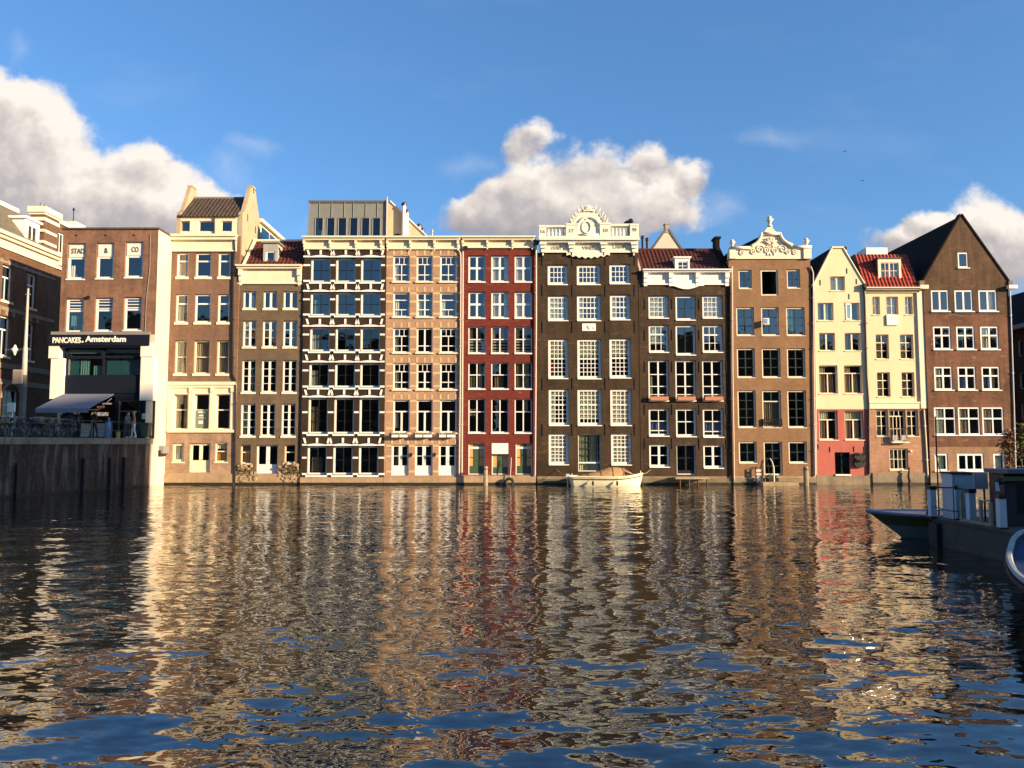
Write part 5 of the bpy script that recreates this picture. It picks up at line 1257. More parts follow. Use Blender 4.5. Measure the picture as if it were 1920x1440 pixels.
for i, (a, b, yT, yB) in enumerate(((122.5, 157, 559, 622.5), (177.5, 211, 558, 621), (231.5, 265.6, 556.5, 619.5))):
    o = Hb.win(a, b, yT, yB, ((0, .65, 1, 1), (.65, 1, 1, 1)), 0.16, 0.13, rw=.12, sill=(0.02, .06, .05), gm=GLASST if i != 1 else GLASSD, cur=((.2, .5, .2, .5, CURT_W),) if i == 0 else ())
    l = MB(); u0, u1, z0, z1 = Hb.r(a + 4, b - 3, yT + 5, yT + 22)
    for q in range(3): l.box((u0, YB_ + .15, z0 + (z1 - z0) * (q + .35) / 3), (u1, YB_ + .18, z0 + (z1 - z0) * (q + .62) / 3))
    l.build('louvre', WHITE, o)
zs = Hb.z(627)
Hb.wall([(Hb.u0, zs), (Hb.u1, zs), (Hb.u1, Hb.z(429)), (Hb.u0, Hb.z(429))], ((99, 0),), [BR_B], depth=9.2, floors=[Hb.z(541)], roofm=DARKM, sidem=PLASTER_W)
b = MB(); b.box((Hb.u0 - .06, YB_ - .08, Hb.z(430.5)), (Hb.u1 + .05, YB_ + 9.3, Hb.z(427)))
b.build('roof_edge', TILE_B, Hb.root)
b = MB(); b.box((Hb.u1 - .45, YB_ + .012, -.6), (Hb.u1 - .003, YB_ + 9.2, zs - .002)); b.box((Hb.u1 - .45, YB_ + 2.0, -.6), (Hb.u1 - .004, YB_ + 9.2, -.58)); b.build('flank_wall', PLASTER_W, Hb.root)
b = MB()
for x in (143, 198, 251): Hb.bx(b, x - 2.2, x + 2.2, 440, 442.5, -.02, -.001)
b.build('wall_vent', DARKM, Hb.root)
b = MB(); u, z = P(166.5, 558, YB_); b.box((u - .08, YB_ - .15, z - .1), (u + .08, YB_ - .001, z + .1)); b.build('alarm_box', BLACK, Hb.root)
b = MB(); q0 = P(282, 440, YB_); b.tube([(q0[0], YB_ - .03, q0[1]), (q0[0] + .05, YB_ - .03, P(0, 500, YB_)[1]), (q0[0] - .1, YB_ - .03, P(0, 560, YB_)[1]), (q0[0] - .12, YB_ - .03, P(0, 625, YB_)[1])], .02, 5); b.build('cable', LEAD, Hb.root)
# shop front
b = MB()
Hb.bx(b, 98, 283, 622.5, 628, -.16, .3); b.build('fascia_coping', LEAD, Hb.root)
def pil(x0, x1, yt, ym, yb_, x2, x3):
    b = MB(); Hb.bx(b, x0, x1, yt, ym, -.14, .5); Hb.bx(b, x2, x3, ym, yb_, -.08, .5); return b.build('pilaster', SHOPW, Hb.root)
pil(93.5, 113, 647.5, 672, 748, 95.5, 119.5); pil(265.5, 288, 643.5, 669, 751, 264, 288.5)
TEALFILL = plain('teal fill blind', (.20, .29, .30), .8, spec=.1)  # flat panels added behind the shop panes, their colour gives the glass its teal sheen
Hs = House('x', 'x', YB_, 119.7, 264); bpy.data.objects.remove(Hs.root); Hs.root = Hb.root
Hs.T = lambda u, d, z: (u, YB_ + .18 + d, z)
Hs.u0, Hs.u1 = P(119.6, 700, YB_)[0], P(264.2, 700, YB_)[0]
for (a, b_, yT, yB, g_) in ((119, 186.5, 653.5, 667.5, GLASS), (191.5, 262, 652, 667, GLASS), (121.5, 188.8, 672, 703.5, GLASST), (191.6, 262, 671, 703, GLASST)):
    c = ((.02, .98, .45, .97, TEALFILL),) if g_ is GLASS else ((.03, .97, .0, .97, TEALFILL),)
    if g_ is GLASST and a < 150: c = ((.32, .62, .05, .95, CURT_W), (.7, .98, .02, .6, CURT_W), (.02, .30, 0, .97, TEALFILL))
    Hs.win(a, b_, yT, yB, ((0, 1, 1, 1),), .06, .035, fm=NAVY, gm=g_, cur=c)
u0, u1, z0, z1 = Hs.r(122, 212, 744, 822); z0 = PZ
Hs.op.append((u0, u1, z0, z1, .2))
Hs.win(P(218, 780, YB_)[0], P(261, 780, YB_)[0], PZ + .01, Hs.z(750), ((0, .72, 3, 1), (.72, 1, 1, 1)), .10, .07, fm=plain('taupe door', (.13, .105, .08), .6), gm=GLASSD, raw=True, door=True)
Hs.wall([(Hs.u0, PZ), (Hs.u1, PZ), (Hs.u1, Hs.z(627.5)), (Hs.u0, Hs.z(627.5))], ((99, 0),), [NAVY], depth=8, room=2.8, floors=[Hs.z(738)])
b = MB(); Hb.bx(b, 119.7, 264, 704.5, 737, .12, .178); b.build('shop_panel', NAVY, Hb.root)
b = MB(); u0, u1, z0, z1 = Hb.r(265, 286.5, 751.5, 822); b.box((u0, YB_ + .02, PZ), (u1, YB_ + .3, z1)); pn_ = b.build('side_door', NAVY, Hb.root)
b = MB(); u, z = P(270.5, 780.5, YB_); b.box((u - .15, YB_ - .01, z - .17), (u + .15, YB_ + .018, z + .17))
mo = b.build('menu_board', WHITE, pn_)
b = MB()
for r_ in range(3):
    for c_ in range(3): b.box((u - .12 + c_ * .085, YB_ - .016, z - .13 + r_ * .095), (u - .06 + c_ * .085, YB_ - .0105, z - .06 + r_ * .095))
b.build('menu_print', LEAD, mo) if False else b.build('menu_print', LEAD, pn_)
def glow(name, c, s):
    m, t = newmat(name); g = t.n('ShaderNodeNewGeometry'); nz = t.n('ShaderNodeTexNoise', {'Vector': g.outputs['Position'], 'Scale': 7.0, 'Detail': 3.0})
    e = t.n('ShaderNodeEmission', {'Color': t.mix(t.n('ShaderNodeMapRange', {0: nz.outputs[0], 1: .4, 2: .6}).outputs[0], c, scl(c, .35)), 'Strength': s}); t.n('ShaderNodeOutputMaterial', {0: e.outputs[0]}); return m
for (x0_, x1_, y0_, y1_, c_, nm) in ((157, 166, 772, 790, (1, .45, .15), 'menu_display'), (168, 189, 772, 779, (1, .9, .75), 'menu_display'), (178, 196, 754, 757, (1, .85, .7), 'strip_light'), (168, 182, 760, 764, (.8, .2, .1), 'menu_display')):
    b = MB(); u0, u1, z0, z1 = Hb.r(x0_, x1_, y0_, y1_); b.box((u0, YB_ + .9, z0), (u1, YB_ + .95, z1)); b.build(nm, glow('lit %s %d' % (nm, x0_), c_, .22), Hb.root)
# awning
aw = MB(); x0, x1 = -28.87, -25.66
zt_, zf = Hb.z(738.5), 4.86; yb0, yf = YB_ - .02, 47.8
aw.prism([(yb0, zt_), (yf, zf), (yf, zf - .26), (yf + .02, zf - .26), (yf + .03, zf - .03), (yb0, zt_ - .05)], 0, x1 - x0, lambda a, d, z: (x0 + d, a, z))
ao = aw.build('awning', AWN, Hb.root)
b = MB()
for x in (x0 + .15, x1 - .15): b.tube([(x, yb0, zt_ - .3), (x, (yb0 + yf) / 2, zf - .02), (x, yf + .05, zf - .08)], .03, 6)
b.tube([(x0, yf + .05, zf - .06), (x1, yf + .05, zf - .06)], .035, 6)
b.build('awning_arm', GREYM, ao)
# fascia sign
fs = thing('shop_sign', 'long dark navy shop sign with white PANCAKES. Amsterdam lettering above the shop front', 'sign', (P(188, 638, YB_)[0], YB_ - .2, Hb.z(649)))
b = MB(); Hb.bx(b, 93, 282.5, 628.3, 648.5, -.22, -.141); Hb.bx(b, 113.2, 265.3, 648.5, 652, -.12, .1); b.build('sign_board', NAVY, fs)
u, z = P(131.2, 638.2, YB_); text('PANCAKES', LETTER_W, fs, (u - .08, YB_ - .24, z - .02), (157 - 104.5) / 29.1, .37, .04, .018)
u, z = P(158.4, 642.2, YB_); b = MB(); b.prism([(u - .05, z - .03), (u + .05, z - .03), (u + .05, z + .07), (u - .05, z + .07)], -.24, -.2215, Hb.T); b.build('lettering', LETTER_W, fs)
u, z = P(201.5, 636.5, YB_); text('Amsterdam', LETTER_W, fs, (u, YB_ - .24, z), (239.5 - 163.5) / 29.1, .39, .04, .022)

BANDA = paint('dull stone band', (0.24, 0.195, 0.14), .8, .2, 2.0, dirt=.4)  # band stone toned darker than the cream stone
# ---------------------------------------------------------------- A: banded brick building along the side street
XA_ = -34.5
Ya = lambda px: 34.5 / (960 - px) * F_PX
KA = 34.5 / 33.0
TA = lambda u, d, z: (XA_ - d, u * KA, CAM_Z + (z - CAM_Z) * KA if z > PZ else z)
Ha = House('street_building', 'old brick building with pale stone bands, cream cornice and tall chimney at the left edge', 52, 44.0, 56.3, 'building', zbase=PZ, T=TA, root_loc=(XA_, 54, PZ))
za_f = lambda px, py: CAM_Z + (HOR - py) / F_PX * Ya(px) * 1.0
zc_top = 16.35
def zA(y, Yv): return P(960, y, Yv)[1]
rowsA = ((12.0, 14.35), (8.4, 11.0))
for (z0, z1) in rowsA:
    for yc in (46.0, 48.5, 51.0, 53.6):
        Ha.win(yc - .55, yc + .55, z0, z1, ((0, .68, 2, 1), (.68, 1, 1, 1)), .18, .10, rw=.1, raw=True, gm=GLASSD, sill=(.08, .14, .06), sillm=CREAM2)
for yc in (46.5, 51.9):
    Ha.win(yc - .85, yc + .85, PZ + .7, PZ + 3.2, ((0, .6, 2, 1), (.6, 1, 2, 1)), .2, .09, rw=.1, raw=True, gm=GLASSD)
Ha.wall([(44.0, PZ), (56.3, PZ), (56.3, zc_top - .1), (44.0, zc_top - .1)], ((99, 0),), [BR_A], depth=9, floors=(7.2, 11.5), roofm=SLATE)
b = MB(); b.box((43.9, -.55, zc_top - .22), (56.32, -.003, zc_top), TA); b.box((43.95, -.35, zc_top - .42), (56.31, -.003, zc_top - .222), TA); b.box((44, -.10, 15.35), (56.3, -.003, zc_top - .422), TA)
k = 44.1
while k < 44: b.box((k, -.28, zc_top - .58), (k + .16, -.101, zc_top - .424), TA); k += .5
b.build('cornice', CREAM, Ha.root)
b = MB()
for (z0, z1) in ((11.35, 11.6), (7.6, 7.95), (14.45, 14.6), (6.55, 6.9)): b.box((44, -.05, z0), (56.3, -.003, z1), TA)
for yc in (46.0, 48.5, 51.0, 53.6):
    for (z0, z1) in rowsA:
        for q in (-.75, 0, .75): b.box((yc + q - .13, -.045, z1 + .06), (yc + q + .13, -.003, z1 + .34), TA)
b.build('stone_bands', BANDA, Ha.root)
b = MB()
for yc in (46.5, 51.9):
    b.tube([TA(yc + 1.0 * math.cos(t), -.02, PZ + 2.6 + 1.0 * math.sin(t)) for t in np.linspace(0, math.pi, 15)], .10, 6)
b.build('arch_moulding', BANDA, Ha.root)
b = MB(); b.quad([TA(44, -.3, zc_top), TA(54.5, -.3, zc_top), TA(54.5, 1.8, 18.9), TA(44, 1.8, 18.9)]); b.quad([TA(44, 1.8, 18.9), TA(54.5, 1.8, 18.9), TA(54.5, 8, 19.0), TA(44, 8, 19.0)])
ro = b.build('roof', SLATE, Ha.root)
b = MB(); b.box((43.9, 1.7, 18.85), (54.4, 2.1, 19.15), TA); b.build('roof_coping', CREAM2, ro)
# dormer: front in the facade plane, window facing the canal
b = MB(); d0, d1 = 52.5, 54.1; zt_ = 17.95
b.box((d0, -.05, zc_top + .01), (d0 + .35, .1, zt_), TA); b.box((d1 - .35, -.05, zc_top + .01), (d1, .1, zt_), TA); b.box((d0 + .35, -.05, zt_ - .4), (d1 - .35, .1, zt_), TA); b.box((d0 + .35, -.05, zc_top + .01), (d1 - .35, .1, zc_top + .2), TA)
b.box((d0 + .02, .102, zc_top + .01), (d0 + .12, 1.6, zt_), TA); b.box((d1 - .12, .102, zc_top + .01), (d1 - .02, 1.6, zt_), TA)
b.box((d0 - .15, -.2, zt_ + .002), (d1 + .15, 1.7, zt_ + .16), TA)
do = b.build('dormer', WHITE, Ha.root)
b = MB(); b.box((d0 + .352, .0, zc_top + .2), (d1 - .352, .02, zt_ - .4), TA); b.build('dormer_pane', GLASSD, do)
b = MB(); m_ = (d0 + d1) / 2; b.box((m_ - .05, -.03, zc_top + .2), (m_ + .05, -.001, zt_ - .4), TA); b.build('dormer_mullion', WHITE, do)
# chimney breast and higher end wing
b = MB(); b.box((54.5, -.12, zc_top + .01), (56.25, .9, 18.4), TA); b.box((54.5, -.12, 18.4), (56.25, .9, 18.95), TA); co = b.build('chimney', BR_A, Ha.root)
b = MB()
for (z0, z1) in ((16.75, 16.95), (17.55, 17.75), (18.35, 18.6)): b.box((54.44, -.18, z0), (56.0 if z0 < 18 else 56.3, -.05, z1), TA); b.box((54.40, -.18, z0), (54.499, .92, z1), TA)
b.box((54.3, -.3, 18.952), (56.4, 1.05, 19.35), TA); b.box((54.42, -.2, 18.80), (56.3, 1.0, 18.95), TA)
b.build('chimney_bands', CREAM2, co)
for q in (54.9, 55.4, 55.9):
    b = MB(); b.lathe(TA(q, .4, 19.35), [(.12, 0), (.10, .35), (.13, .36), (.11, .42)], 8); b.build('chimney_pot', LEAD, co)
HaW = House('x', 'x', 52, 56.3, 61.5, T=TA); bpy.data.objects.remove(HaW.root); HaW.root = Ha.root; HaW.op = []
HaW.win(56.4, 57.3, 16.6, 18.1, ((0, 1, 2, 1),), .12, .1, raw=True, fm=WHITE, gm=GLASSD, sill=(.06, .12, .05))
HaW.win(57.5, 58.6, 12, 14.4, ((0, 1, 2, 1),), .15, .1, raw=True, gm=GLASSD); HaW.win(57.5, 58.6, 8.4, 11, ((0, 1, 2, 1),), .15, .1, raw=True, gm=GLASSD); HaW.win(57.3, 58.9, PZ + .6, PZ + 3.2, ((0, 1, 2, 1),), .15, .1, raw=True, gm=GLASSD)
HaW.wall([(56.32, PZ), (63, PZ), (63, 18.7), (56.32, 18.7)], ((99, 0),), [BR_A], depth=9, floors=(7.2, 11.5, 15.6), roofm=SLATE)
b = MB(); b.box((56.3, -.12, 18.702), (63.1, .4, 19.0), TA); b.box((56.33, -.3, 15.6), (57.5, -.003, zc_top), TA); b.box((56.33, -.14, 15.35), (60, -.003, 15.598), TA); b.box((58.1, -.14, 15.6), (63, -.003, zc_top - .1), TA)
b.build('coping', CREAM2, Ha.root)
b = MB(); b.box((58.6, 0, 19.0), (60.0, 1.0, 19.5), TA); c2 = b.build('chimney', CREAM2, Ha.root)
b = MB(); b.tube([TA(58.8, .3, 19.5), TA(58.8, .3, 20.6)], .035, 6); b.ball(TA(58.8, .3, 20.45), .10, 8); b.build('flue', DARKM, c2)

# ---------------------------------------------------------------- quay, pavement, railing
Q0 = Vector((-25.4, 39.2, 0)); QT = Vector((2.3, 12.3, 0)).normalized(); QN = Vector((QT.y, -QT.x, 0))
def TQ(a, d, z):
    p = Q0 + QT * a + QN * d; return (p.x, p.y, z)
def qa(px, d=0.0):                            # distance along the quay seen at photo column px
    k = (px - 960) / F_PX; o = Q0 + QN * d
    return (k * o.y - o.x) / (QT.x - k * QT.y)
AE = 12.0
b = MB(); b.box((-45, -1.2, -0.6), (AE, 0, 2.70), TQ); qw = b.build('quay_wall', QUAY)
tag(qw, 'dark stained quay wall rising from the water below the shop', 'wall')
b = MB(); b.box((-45, -0.01 - .0, -.6), (AE, .02, .14), TQ); b.build('waterline_band', ALGAE, qw)
b = MB(); k = -45.0
while k < AE - .1:
    e = min(k + 1.55, AE); b.box((k + .01, -.55, 2.703), (e - .01, .09, PZ), TQ); k += 1.56
b.build('coping', COPE, qw)
pv = MB(); pts = [TQ(-45, -.56, PZ - .004), TQ(AE, -.56, PZ - .004), (-23.2, 50.82, PZ - .004), (-23.6, 50.82, PZ - .004), (-23.6, 140, PZ - .004), (-70, 140, PZ - .004), (-70, -5, PZ - .004)]
pv.quad(pts); tag(pv.build('pavement', PAVE), None, None, None, 'structure')
PILEM = paint('wet pile', (.03, .024, .02), .7, .4, 3, dirt=.5, dirtc=(.1, .09, .08))
for i, (px, zt_, w_) in enumerate(((34, 1.75, .14), (158, 1.9, .14), (208, 1.9, .13), (234, 1.9, .13))):
    a = qa(px); b = MB(); b.box((a - w_ / 2 - .02, .025, -.6), (a + w_ / 2 + .02, .20, zt_), TQ); b.box((a - w_ / 2 - .04, .02, zt_ - .5), (a + w_ / 2 + .04, .215, zt_ - .42), TQ)
    tag(b.build('fender_pile', PILEM), ['dark fender pile on the quay wall nearest the left edge of the photo', 'dark fender pile on the quay wall below the group of standing people', 'dark fender pile on the quay wall, left one of the close pair', 'dark fender pile on the quay wall, right one of the close pair'][i], 'pile', 'fender piles on the quay wall')
RAILM = plain('railing iron', (.055, .055, .06), .5)
rl = thing('railing', 'low iron railing along the top of the left quay', 'railing', TQ(0, -.3, PZ))
b = MB()
for z in (.45, .98): b.tube([TQ(-8, -.3, PZ + z), TQ(AE - .2, -.3, PZ + z)], .022, 6)
b.build('rail', RAILM, rl)
a = -8.0
while a < AE:
    b = MB(); b.tube([TQ(a, -.3, PZ), TQ(a, -.3, PZ + 1.0)], .03, 6); b.ball(TQ(a, -.3, PZ + 1.02), .045, 6); b.build('railing_post', RAILM, rl); a += 1.65
# lamp post
lx, ly = P(45.5, 700, 43.0)[0], 43.0
lp = thing('lamp_post', 'tall pale grey tapered lamp post standing among bicycles on the left quay', 'lamp post', (lx, ly, PZ))
b = MB(); zt_ = P(48, 541, ly)[1]
b.lathe((lx, ly, PZ), [(.17, 0), (.16, 2.6), (.15, 3.4)], 12); b.build('lower_shaft', paint('lamp dark', (.10, .09, .085), .6, .2), lp)
b = MB(); b.lathe((lx, ly, PZ + 3.4), [(.135, 0), (.12, 1.5), (.09, 1.56), (.05, zt_ - PZ - 3.4)], 12); b.build('upper_shaft', paint('lamp grey', (.42, .38, .32), .6, .15), lp)
b = MB()
for py, ww in ((655, .26), (552, .13)):
    z = P(48, py, ly)[1]; b.tube([(lx - ww, ly, z), (lx + ww, ly, z)], .03, 6)
b.build('bracket', GREYM, lp)
hl = thing('hanging_lamp', 'star shaped lantern hanging on a cross wire left of the lamp post', 'lantern', (P(28, 655, 43.2)[0], 43.2, P(28, 668, 43.2)[1]))
u, z = P(28, 656, 43.2); b = MB(); b.lathe((u, 43.2, z), [(.03, -.3), (.10, -.16), (.22, 0), (.10, .12), (.03, .28)], 8); b.build('lamp_body', SHOPW, hl)
b = MB(); b.tube([(u - .55, 43.2, z), (u + .5, 43.2, z)], .015, 5); b.build('cross_arm', GREYM, hl)
def board(name, label, px0, px1, py0, py1, Y, m, mframe, post=None):
    t = thing(name, label, 'sign', (P((px0 + px1) / 2, py1, Y)[0], Y, P(0, py1, Y)[1]))
    u0, z1 = P(px0, py0, Y); u1, z0 = P(px1, py1, Y)
    b = MB(); b.box((u0, Y, z0), (u1, Y + .06, z1)); b.build('sign_frame', mframe, t)
    b = MB(); b.box((u0 + .05, Y - .012, z0 + .06), (u1 - .05, Y - .001, z1 - .06)); b.build('sign_face', m, t)
    if post:
        b = MB(); b.tube([((u0 + u1) / 2 + .04, Y + .08, PZ), ((u0 + u1) / 2 + .04, Y + .08, z1 - .05)], post, 8); b.build('sign_post', GREYW, t)
    return t
board('street_sign', 'square brownish sign board fixed beside the lamp post', 24.5, 41.5, 693, 719, 42.8, plain('sign tan', (.30, .23, .16), .6), plain('sign rim', (.40, .32, .27), .6))
board('street_sign', 'small white sign on a thin white post between parked bicycles', 14, 27.5, 755, 772, 42.0, CREAM2, WHITE, .04)

# ---------------------------------------------------------------- bicycles
def make_bike(name, label, fm, basket=False, crate=False):
    t = thing(name, label, 'bicycle', (0, 0, 0), 'bicycles parked on the quay')
    for x in (-.53, .53):
        b = MB(); b.tube([(x + .335 * math.cos(a), 0, .345 + .335 * math.sin(a)) for a in np.linspace(0, 2 * math.pi, 25)], .022, 6, 0, False)
        b.tube([(x + .30 * math.cos(a), 0, .345 + .30 * math.sin(a)) for a in np.linspace(0, 2 * math.pi, 21)], .010, 4, 1, False)
        for k in range(10):
            a = 2 * math.pi * k / 10; b.tube([(x, 0, .345), (x + .30 * math.cos(a), 0, .345 + .30 * math.sin(a))], .003, 3, 1, False)
        b.build('wheel', [RUBBER, CHROME], t)
    b = MB(); bb, st, hd = (-.06, 0, .30), (-.22, 0, .82), (.36, 0, .86)
    for p, q, r_ in ((bb, st, .018), (bb, (.40, 0, .66), .02), ((-.20, 0, .74), hd, .018), ((-.53, 0, .345), bb, .012), ((-.53, 0, .345), (-.2, 0, .70), .012), ((.53, 0, .345), (.40, 0, .66), .014), ((.40, 0, .66), (.34, 0, .98), .018)): b.tube([p, q], r_, 6)
    b.tube([(-.53 + .39 * math.cos(a), 0, .345 + .39 * math.sin(a)) for a in np.linspace(.5, 3.0, 9)], .02, 4); b.tube([(.53 + .39 * math.cos(a), 0, .345 + .39 * math.sin(a)) for a in np.linspace(.6, 2.6, 8)], .02, 4)
    b.box((-.82, -.07, .72), (-.38, .07, .74)); b.tube([(-.53, .06, .345), (-.70, .06, .72)], .008, 4); b.tube([(-.53, -.06, .345), (-.70, -.06, .72)], .008, 4)
    b.build('frame', fm, t)
    b = MB(); b.tube([(-.36, 0, .91), (-.26, 0, .93), (-.08, 0, .91)], [.085, .07, .025], 8); b.tube([(-.22, 0, .80), (-.22, 0, .91)], .014, 6); b.build('saddle', BLACK, t)
    b = MB(); b.tube([(.16, -.28, 1.04), (.28, -.24, 1.08), (.36, -.06, 1.05), (.36, .06, 1.05), (.28, .24, 1.08), (.16, .28, 1.04)], .013, 6); b.tube([(.36, 0, .95), (.36, 0, 1.05)], .014, 6); b.build('handlebar', CHROME, t)
    b = MB(); b.tube([(-.06, -.10, .30), (-.06, .10, .30)], .015, 5); b.tube([(-.06, .09, .30), (.05, .09, .17)], .012, 5); b.tube([(-.06, -.09, .30), (-.17, -.09, .43)], .012, 5); b.box((.01, .07, .15), (.10, .16, .175)); b.box((-.22, -.16, .42), (-.12, -.07, .445)); b.build('crank', CHROME, t)
    b = MB(); b.ball((.47, 0, .80), (.06, .045, .045), 8); b.build('headlight', CHROME, t)
    if basket or crate:
        b = MB(); x0, z0_, hh = (.40, .86, .26) if basket else (-.80, .75, .28)
        for k in range(6):
            z = z0_ + hh * k / 5; b.tube([(x0, -.17, z), (x0 + .34, -.17, z), (x0 + .34, .17, z), (x0, .17, z), (x0, -.17, z)], .008, 4)
        for xx in np.linspace(x0, x0 + .34, 6):
            for yy in (-.17, .17): b.tube([(xx, yy, z0_), (xx, yy, z0_ + hh)], .006, 4)
        b.box((x0, -.17, z0_ - .005), (x0 + .34, .17, z0_ + .005)); b.build('basket', CHROME if basket else TANC, t)
    return t
bk1 = make_bike('bicycle', 'black bicycle with a wire front basket parked just right of the lamp post', BLACK, True)
bk2 = make_bike('bicycle', 'dark bicycle with brown rear crate parked at the quay edge under the awning corner', plain('bike dark blue', (.02, .025, .05), .4), False, True)
bk3 = make_bike('bicycle', 'grey framed bicycle in the middle of the row on the quay', plain('bike grey', (.2, .2, .2), .4))
bspots = [(bk1, 62, -.9, 10, None), (bk2, 98, -.8, -14, None), (bk3, 80, -1.0, 95, None),
          (bk1, 4, -.8, 20, 'black bicycle with wire basket cut by the left edge of the photo'), (bk3, 18, -1.1, 60, 'grey bicycle below the small white sign on a post'), (bk2, 30, -.8, -10, 'dark bicycle with crate just left of the lamp post'),
          (bk3, 90, -1.4, 40, 'grey bicycle standing behind the row near the awning'), (bk1, 111, -1.0, 100, 'black bicycle with basket end on beside the standing people'), (bk2, 72, -1.5, 150, 'dark bicycle half hidden behind the basket bicycle'), (bk3, 124, -.8, 75, 'grey bicycle furthest right, in front of the people by the awning'),
          (bk1, 47, -1.6, 120, 'black bicycle with basket standing right behind the lamp post')]
for (pr, px, d, rz, lb) in bspots:
    p = TQ(qa(px, d), d, PZ); ang = math.atan2(QT.y, QT.x) + R(rz)
    if lb is None: pr.location = p; pr.rotation_euler = (0, 0, ang)
    else: dup(pr, p, ang, lb)

# ---------------------------------------------------------------- people
def person(loc, rz, label, top, legs, shoe, hair=HAIR, h=1.74, arms=0.0, lean=0.0, stride=0.12, sit=False, seed=1):
    rr = random.Random(seed); k = h / 1.74
    t = thing('person', label, 'person', loc, None)
    me = bpy.data.meshes.new('body'); bm = bmesh.new(); sk = bm.verts.layers.skin.verify(); V = {}
    def vert(n, co, r, root=False):
        v = bm.verts.new((co[0] * k, co[1] * k, co[2] * k)); rr_ = (r, r) if not isinstance(r, tuple) else r
        v[sk].radius = (rr_[0] * k, rr_[1] * k); v[sk].use_root = root; V[n] = v; return n
    def edge(a, b): bm.edges.new((V[a], V[b]))
    ly_ = -lean
    vert('pel', (0, 0, .95), (.15, .12), True); vert('waist', (0, ly_ * .3, 1.10), (.13, .105)); vert('chest', (0, ly_ * .7, 1.32), (.165, .12)); vert('neck', (0, ly_, 1.49), .055); vert('jaw', (0, ly_ - .025, 1.56), (.062, .075)); vert('head', (0, ly_ - .015, 1.645), (.078, .095)); vert('crown', (0, ly_, 1.71), (.05, .06)); vert('nose', (0, ly_ - .125, 1.62), .014)
    for a, b in (('pel', 'waist'), ('waist', 'chest'), ('chest', 'neck'), ('neck', 'jaw'), ('jaw', 'head'), ('head', 'crown'), ('head', 'nose')): edge(a, b)
    hands = []
    for s_, nm in ((-1, 'l'), (1, 'r')):
        ab = arms if s_ < 0 else arms * .6
        el = (s_ * .245, ly_ + .03 - .05 * ab, 1.13); wr = (s_ * (.255 - .05 * ab), ly_ - .04 - .24 * ab, .90 + .22 * ab)
        vert('sh' + nm, (s_ * .18, ly_ * .9, 1.41), .065); vert('el' + nm, el, .045); vert('wr' + nm, wr, .028)
        edge('chest', 'sh' + nm); edge('sh' + nm, 'el' + nm); edge('el' + nm, 'wr' + nm)
        dv = (Vector(wr) - Vector(el)).normalized(); pl = Vector(wr) + dv * .07
        vert('pa' + nm, pl, (.036, .018)); edge('wr' + nm, 'pa' + nm); hands.append((Vector(wr) * k, pl * k))
        for q in range(4):
            off = Vector((0, (q - 1.5) * .017, 0)); L = (.07, .085, .08, .06)[q]
            f1, f2 = pl + off + dv * L * .55, pl + off + dv * L * .95 + Vector((-s_ * .018, -.005, 0))
            vert('f%d%s' % (q, nm), f1, .009); vert('g%d%s' % (q, nm), f2, .008); edge('pa' + nm, 'f%d%s' % (q, nm)); edge('f%d%s' % (q, nm), 'g%d%s' % (q, nm))
        th = Vector(wr) + dv * .035 + Vector((-s_ * .02, -.035, 0)); vert('t' + nm, th, .010); vert('u' + nm, th + dv * .035 + Vector((0, -.008, 0)), .009); edge('wr' + nm, 't' + nm); edge('t' + nm, 'u' + nm)
        st = stride * s_
        vert('hp' + nm, (s_ * .095, 0, .90), .095)
        if sit: vert('kn' + nm, (s_ * .12, -.42, .55), .065); vert('an' + nm, (s_ * .12, -.38, .10), .042); vert('to' + nm, (s_ * .13, -.56, .035), .036); vert('he' + nm, (s_ * .12, -.34, .04), .034)
        else: vert('kn' + nm, (s_ * .10, -.04 + st * .5, .50), .065); vert('an' + nm, (s_ * .10, st + .02, .10), .042); vert('to' + nm, (s_ * .12, st - .17, .035), .036); vert('he' + nm, (s_ * .10, st + .05, .04), .034)
        for a, b in (('pel', 'hp'), ('hp', 'kn'), ('kn', 'an'), ('an', 'to'), ('an', 'he')): edge(a if a == 'pel' else a + nm, b + nm)
    bm.to_mesh(me); bm.free()
    tmp = bpy.data.objects.new('tmp', me); COL.objects.link(tmp)
    tmp.modifiers.new('s', 'SKIN').use_smooth_shade = True; ss = tmp.modifiers.new('u', 'SUBSURF'); ss.levels = 1
    dg = bpy.context.evaluated_depsgraph_get(); m2 = bpy.data.meshes.new_from_object(tmp.evaluated_get(dg)); bpy.data.objects.remove(tmp)
    m2.name = 'body'; m2.materials.clear()
    for m in (SKIN, top, legs, shoe): m2.materials.append(m)
    for p in m2.polygons:
        c = p.center
        mi = 1
        if c.z > 1.515 * k: mi = 0
        elif min((c - (w_ + pl * 2) / 3).length for w_, pl in hands) < .10 * k: mi = 0
        elif c.z < .085 * k: mi = 3
        elif c.z < .96 * k and abs(c.x) < .2 * k: mi = 2
        p.material_index = mi; p.use_smooth = True
    o = bpy.data.objects.new('body', m2); COL.objects.link(o); o.parent = t
    hz = MB(); LOCt = LOC[t.name]; y0 = ly_ * k
    for i in range(60):
        a, e = rr.uniform(0, 6.28), rr.uniform(.15, 1.5)
        if math.sin(a) < -.25 and e < .75: continue
        n = Vector((math.cos(a) * math.cos(e), math.sin(a) * math.cos(e), math.sin(e)))
        c = Vector((0, y0 + .0, 1.635 * k)) + Vector((n.x * .085, n.y * .105, n.z * .105))
        hz.ball((c.x + LOCt.x, c.y + LOCt.y, c.z + LOCt.z), .026, 5)
    hz.build('hair', hair, t)
    fz = MB()
    for s_ in (-1, 1): fz.ball((LOCt.x + s_ * .032, LOCt.y + y0 - .098 * k, LOCt.z + 1.645 * k), (.011, .008, .008), 6)
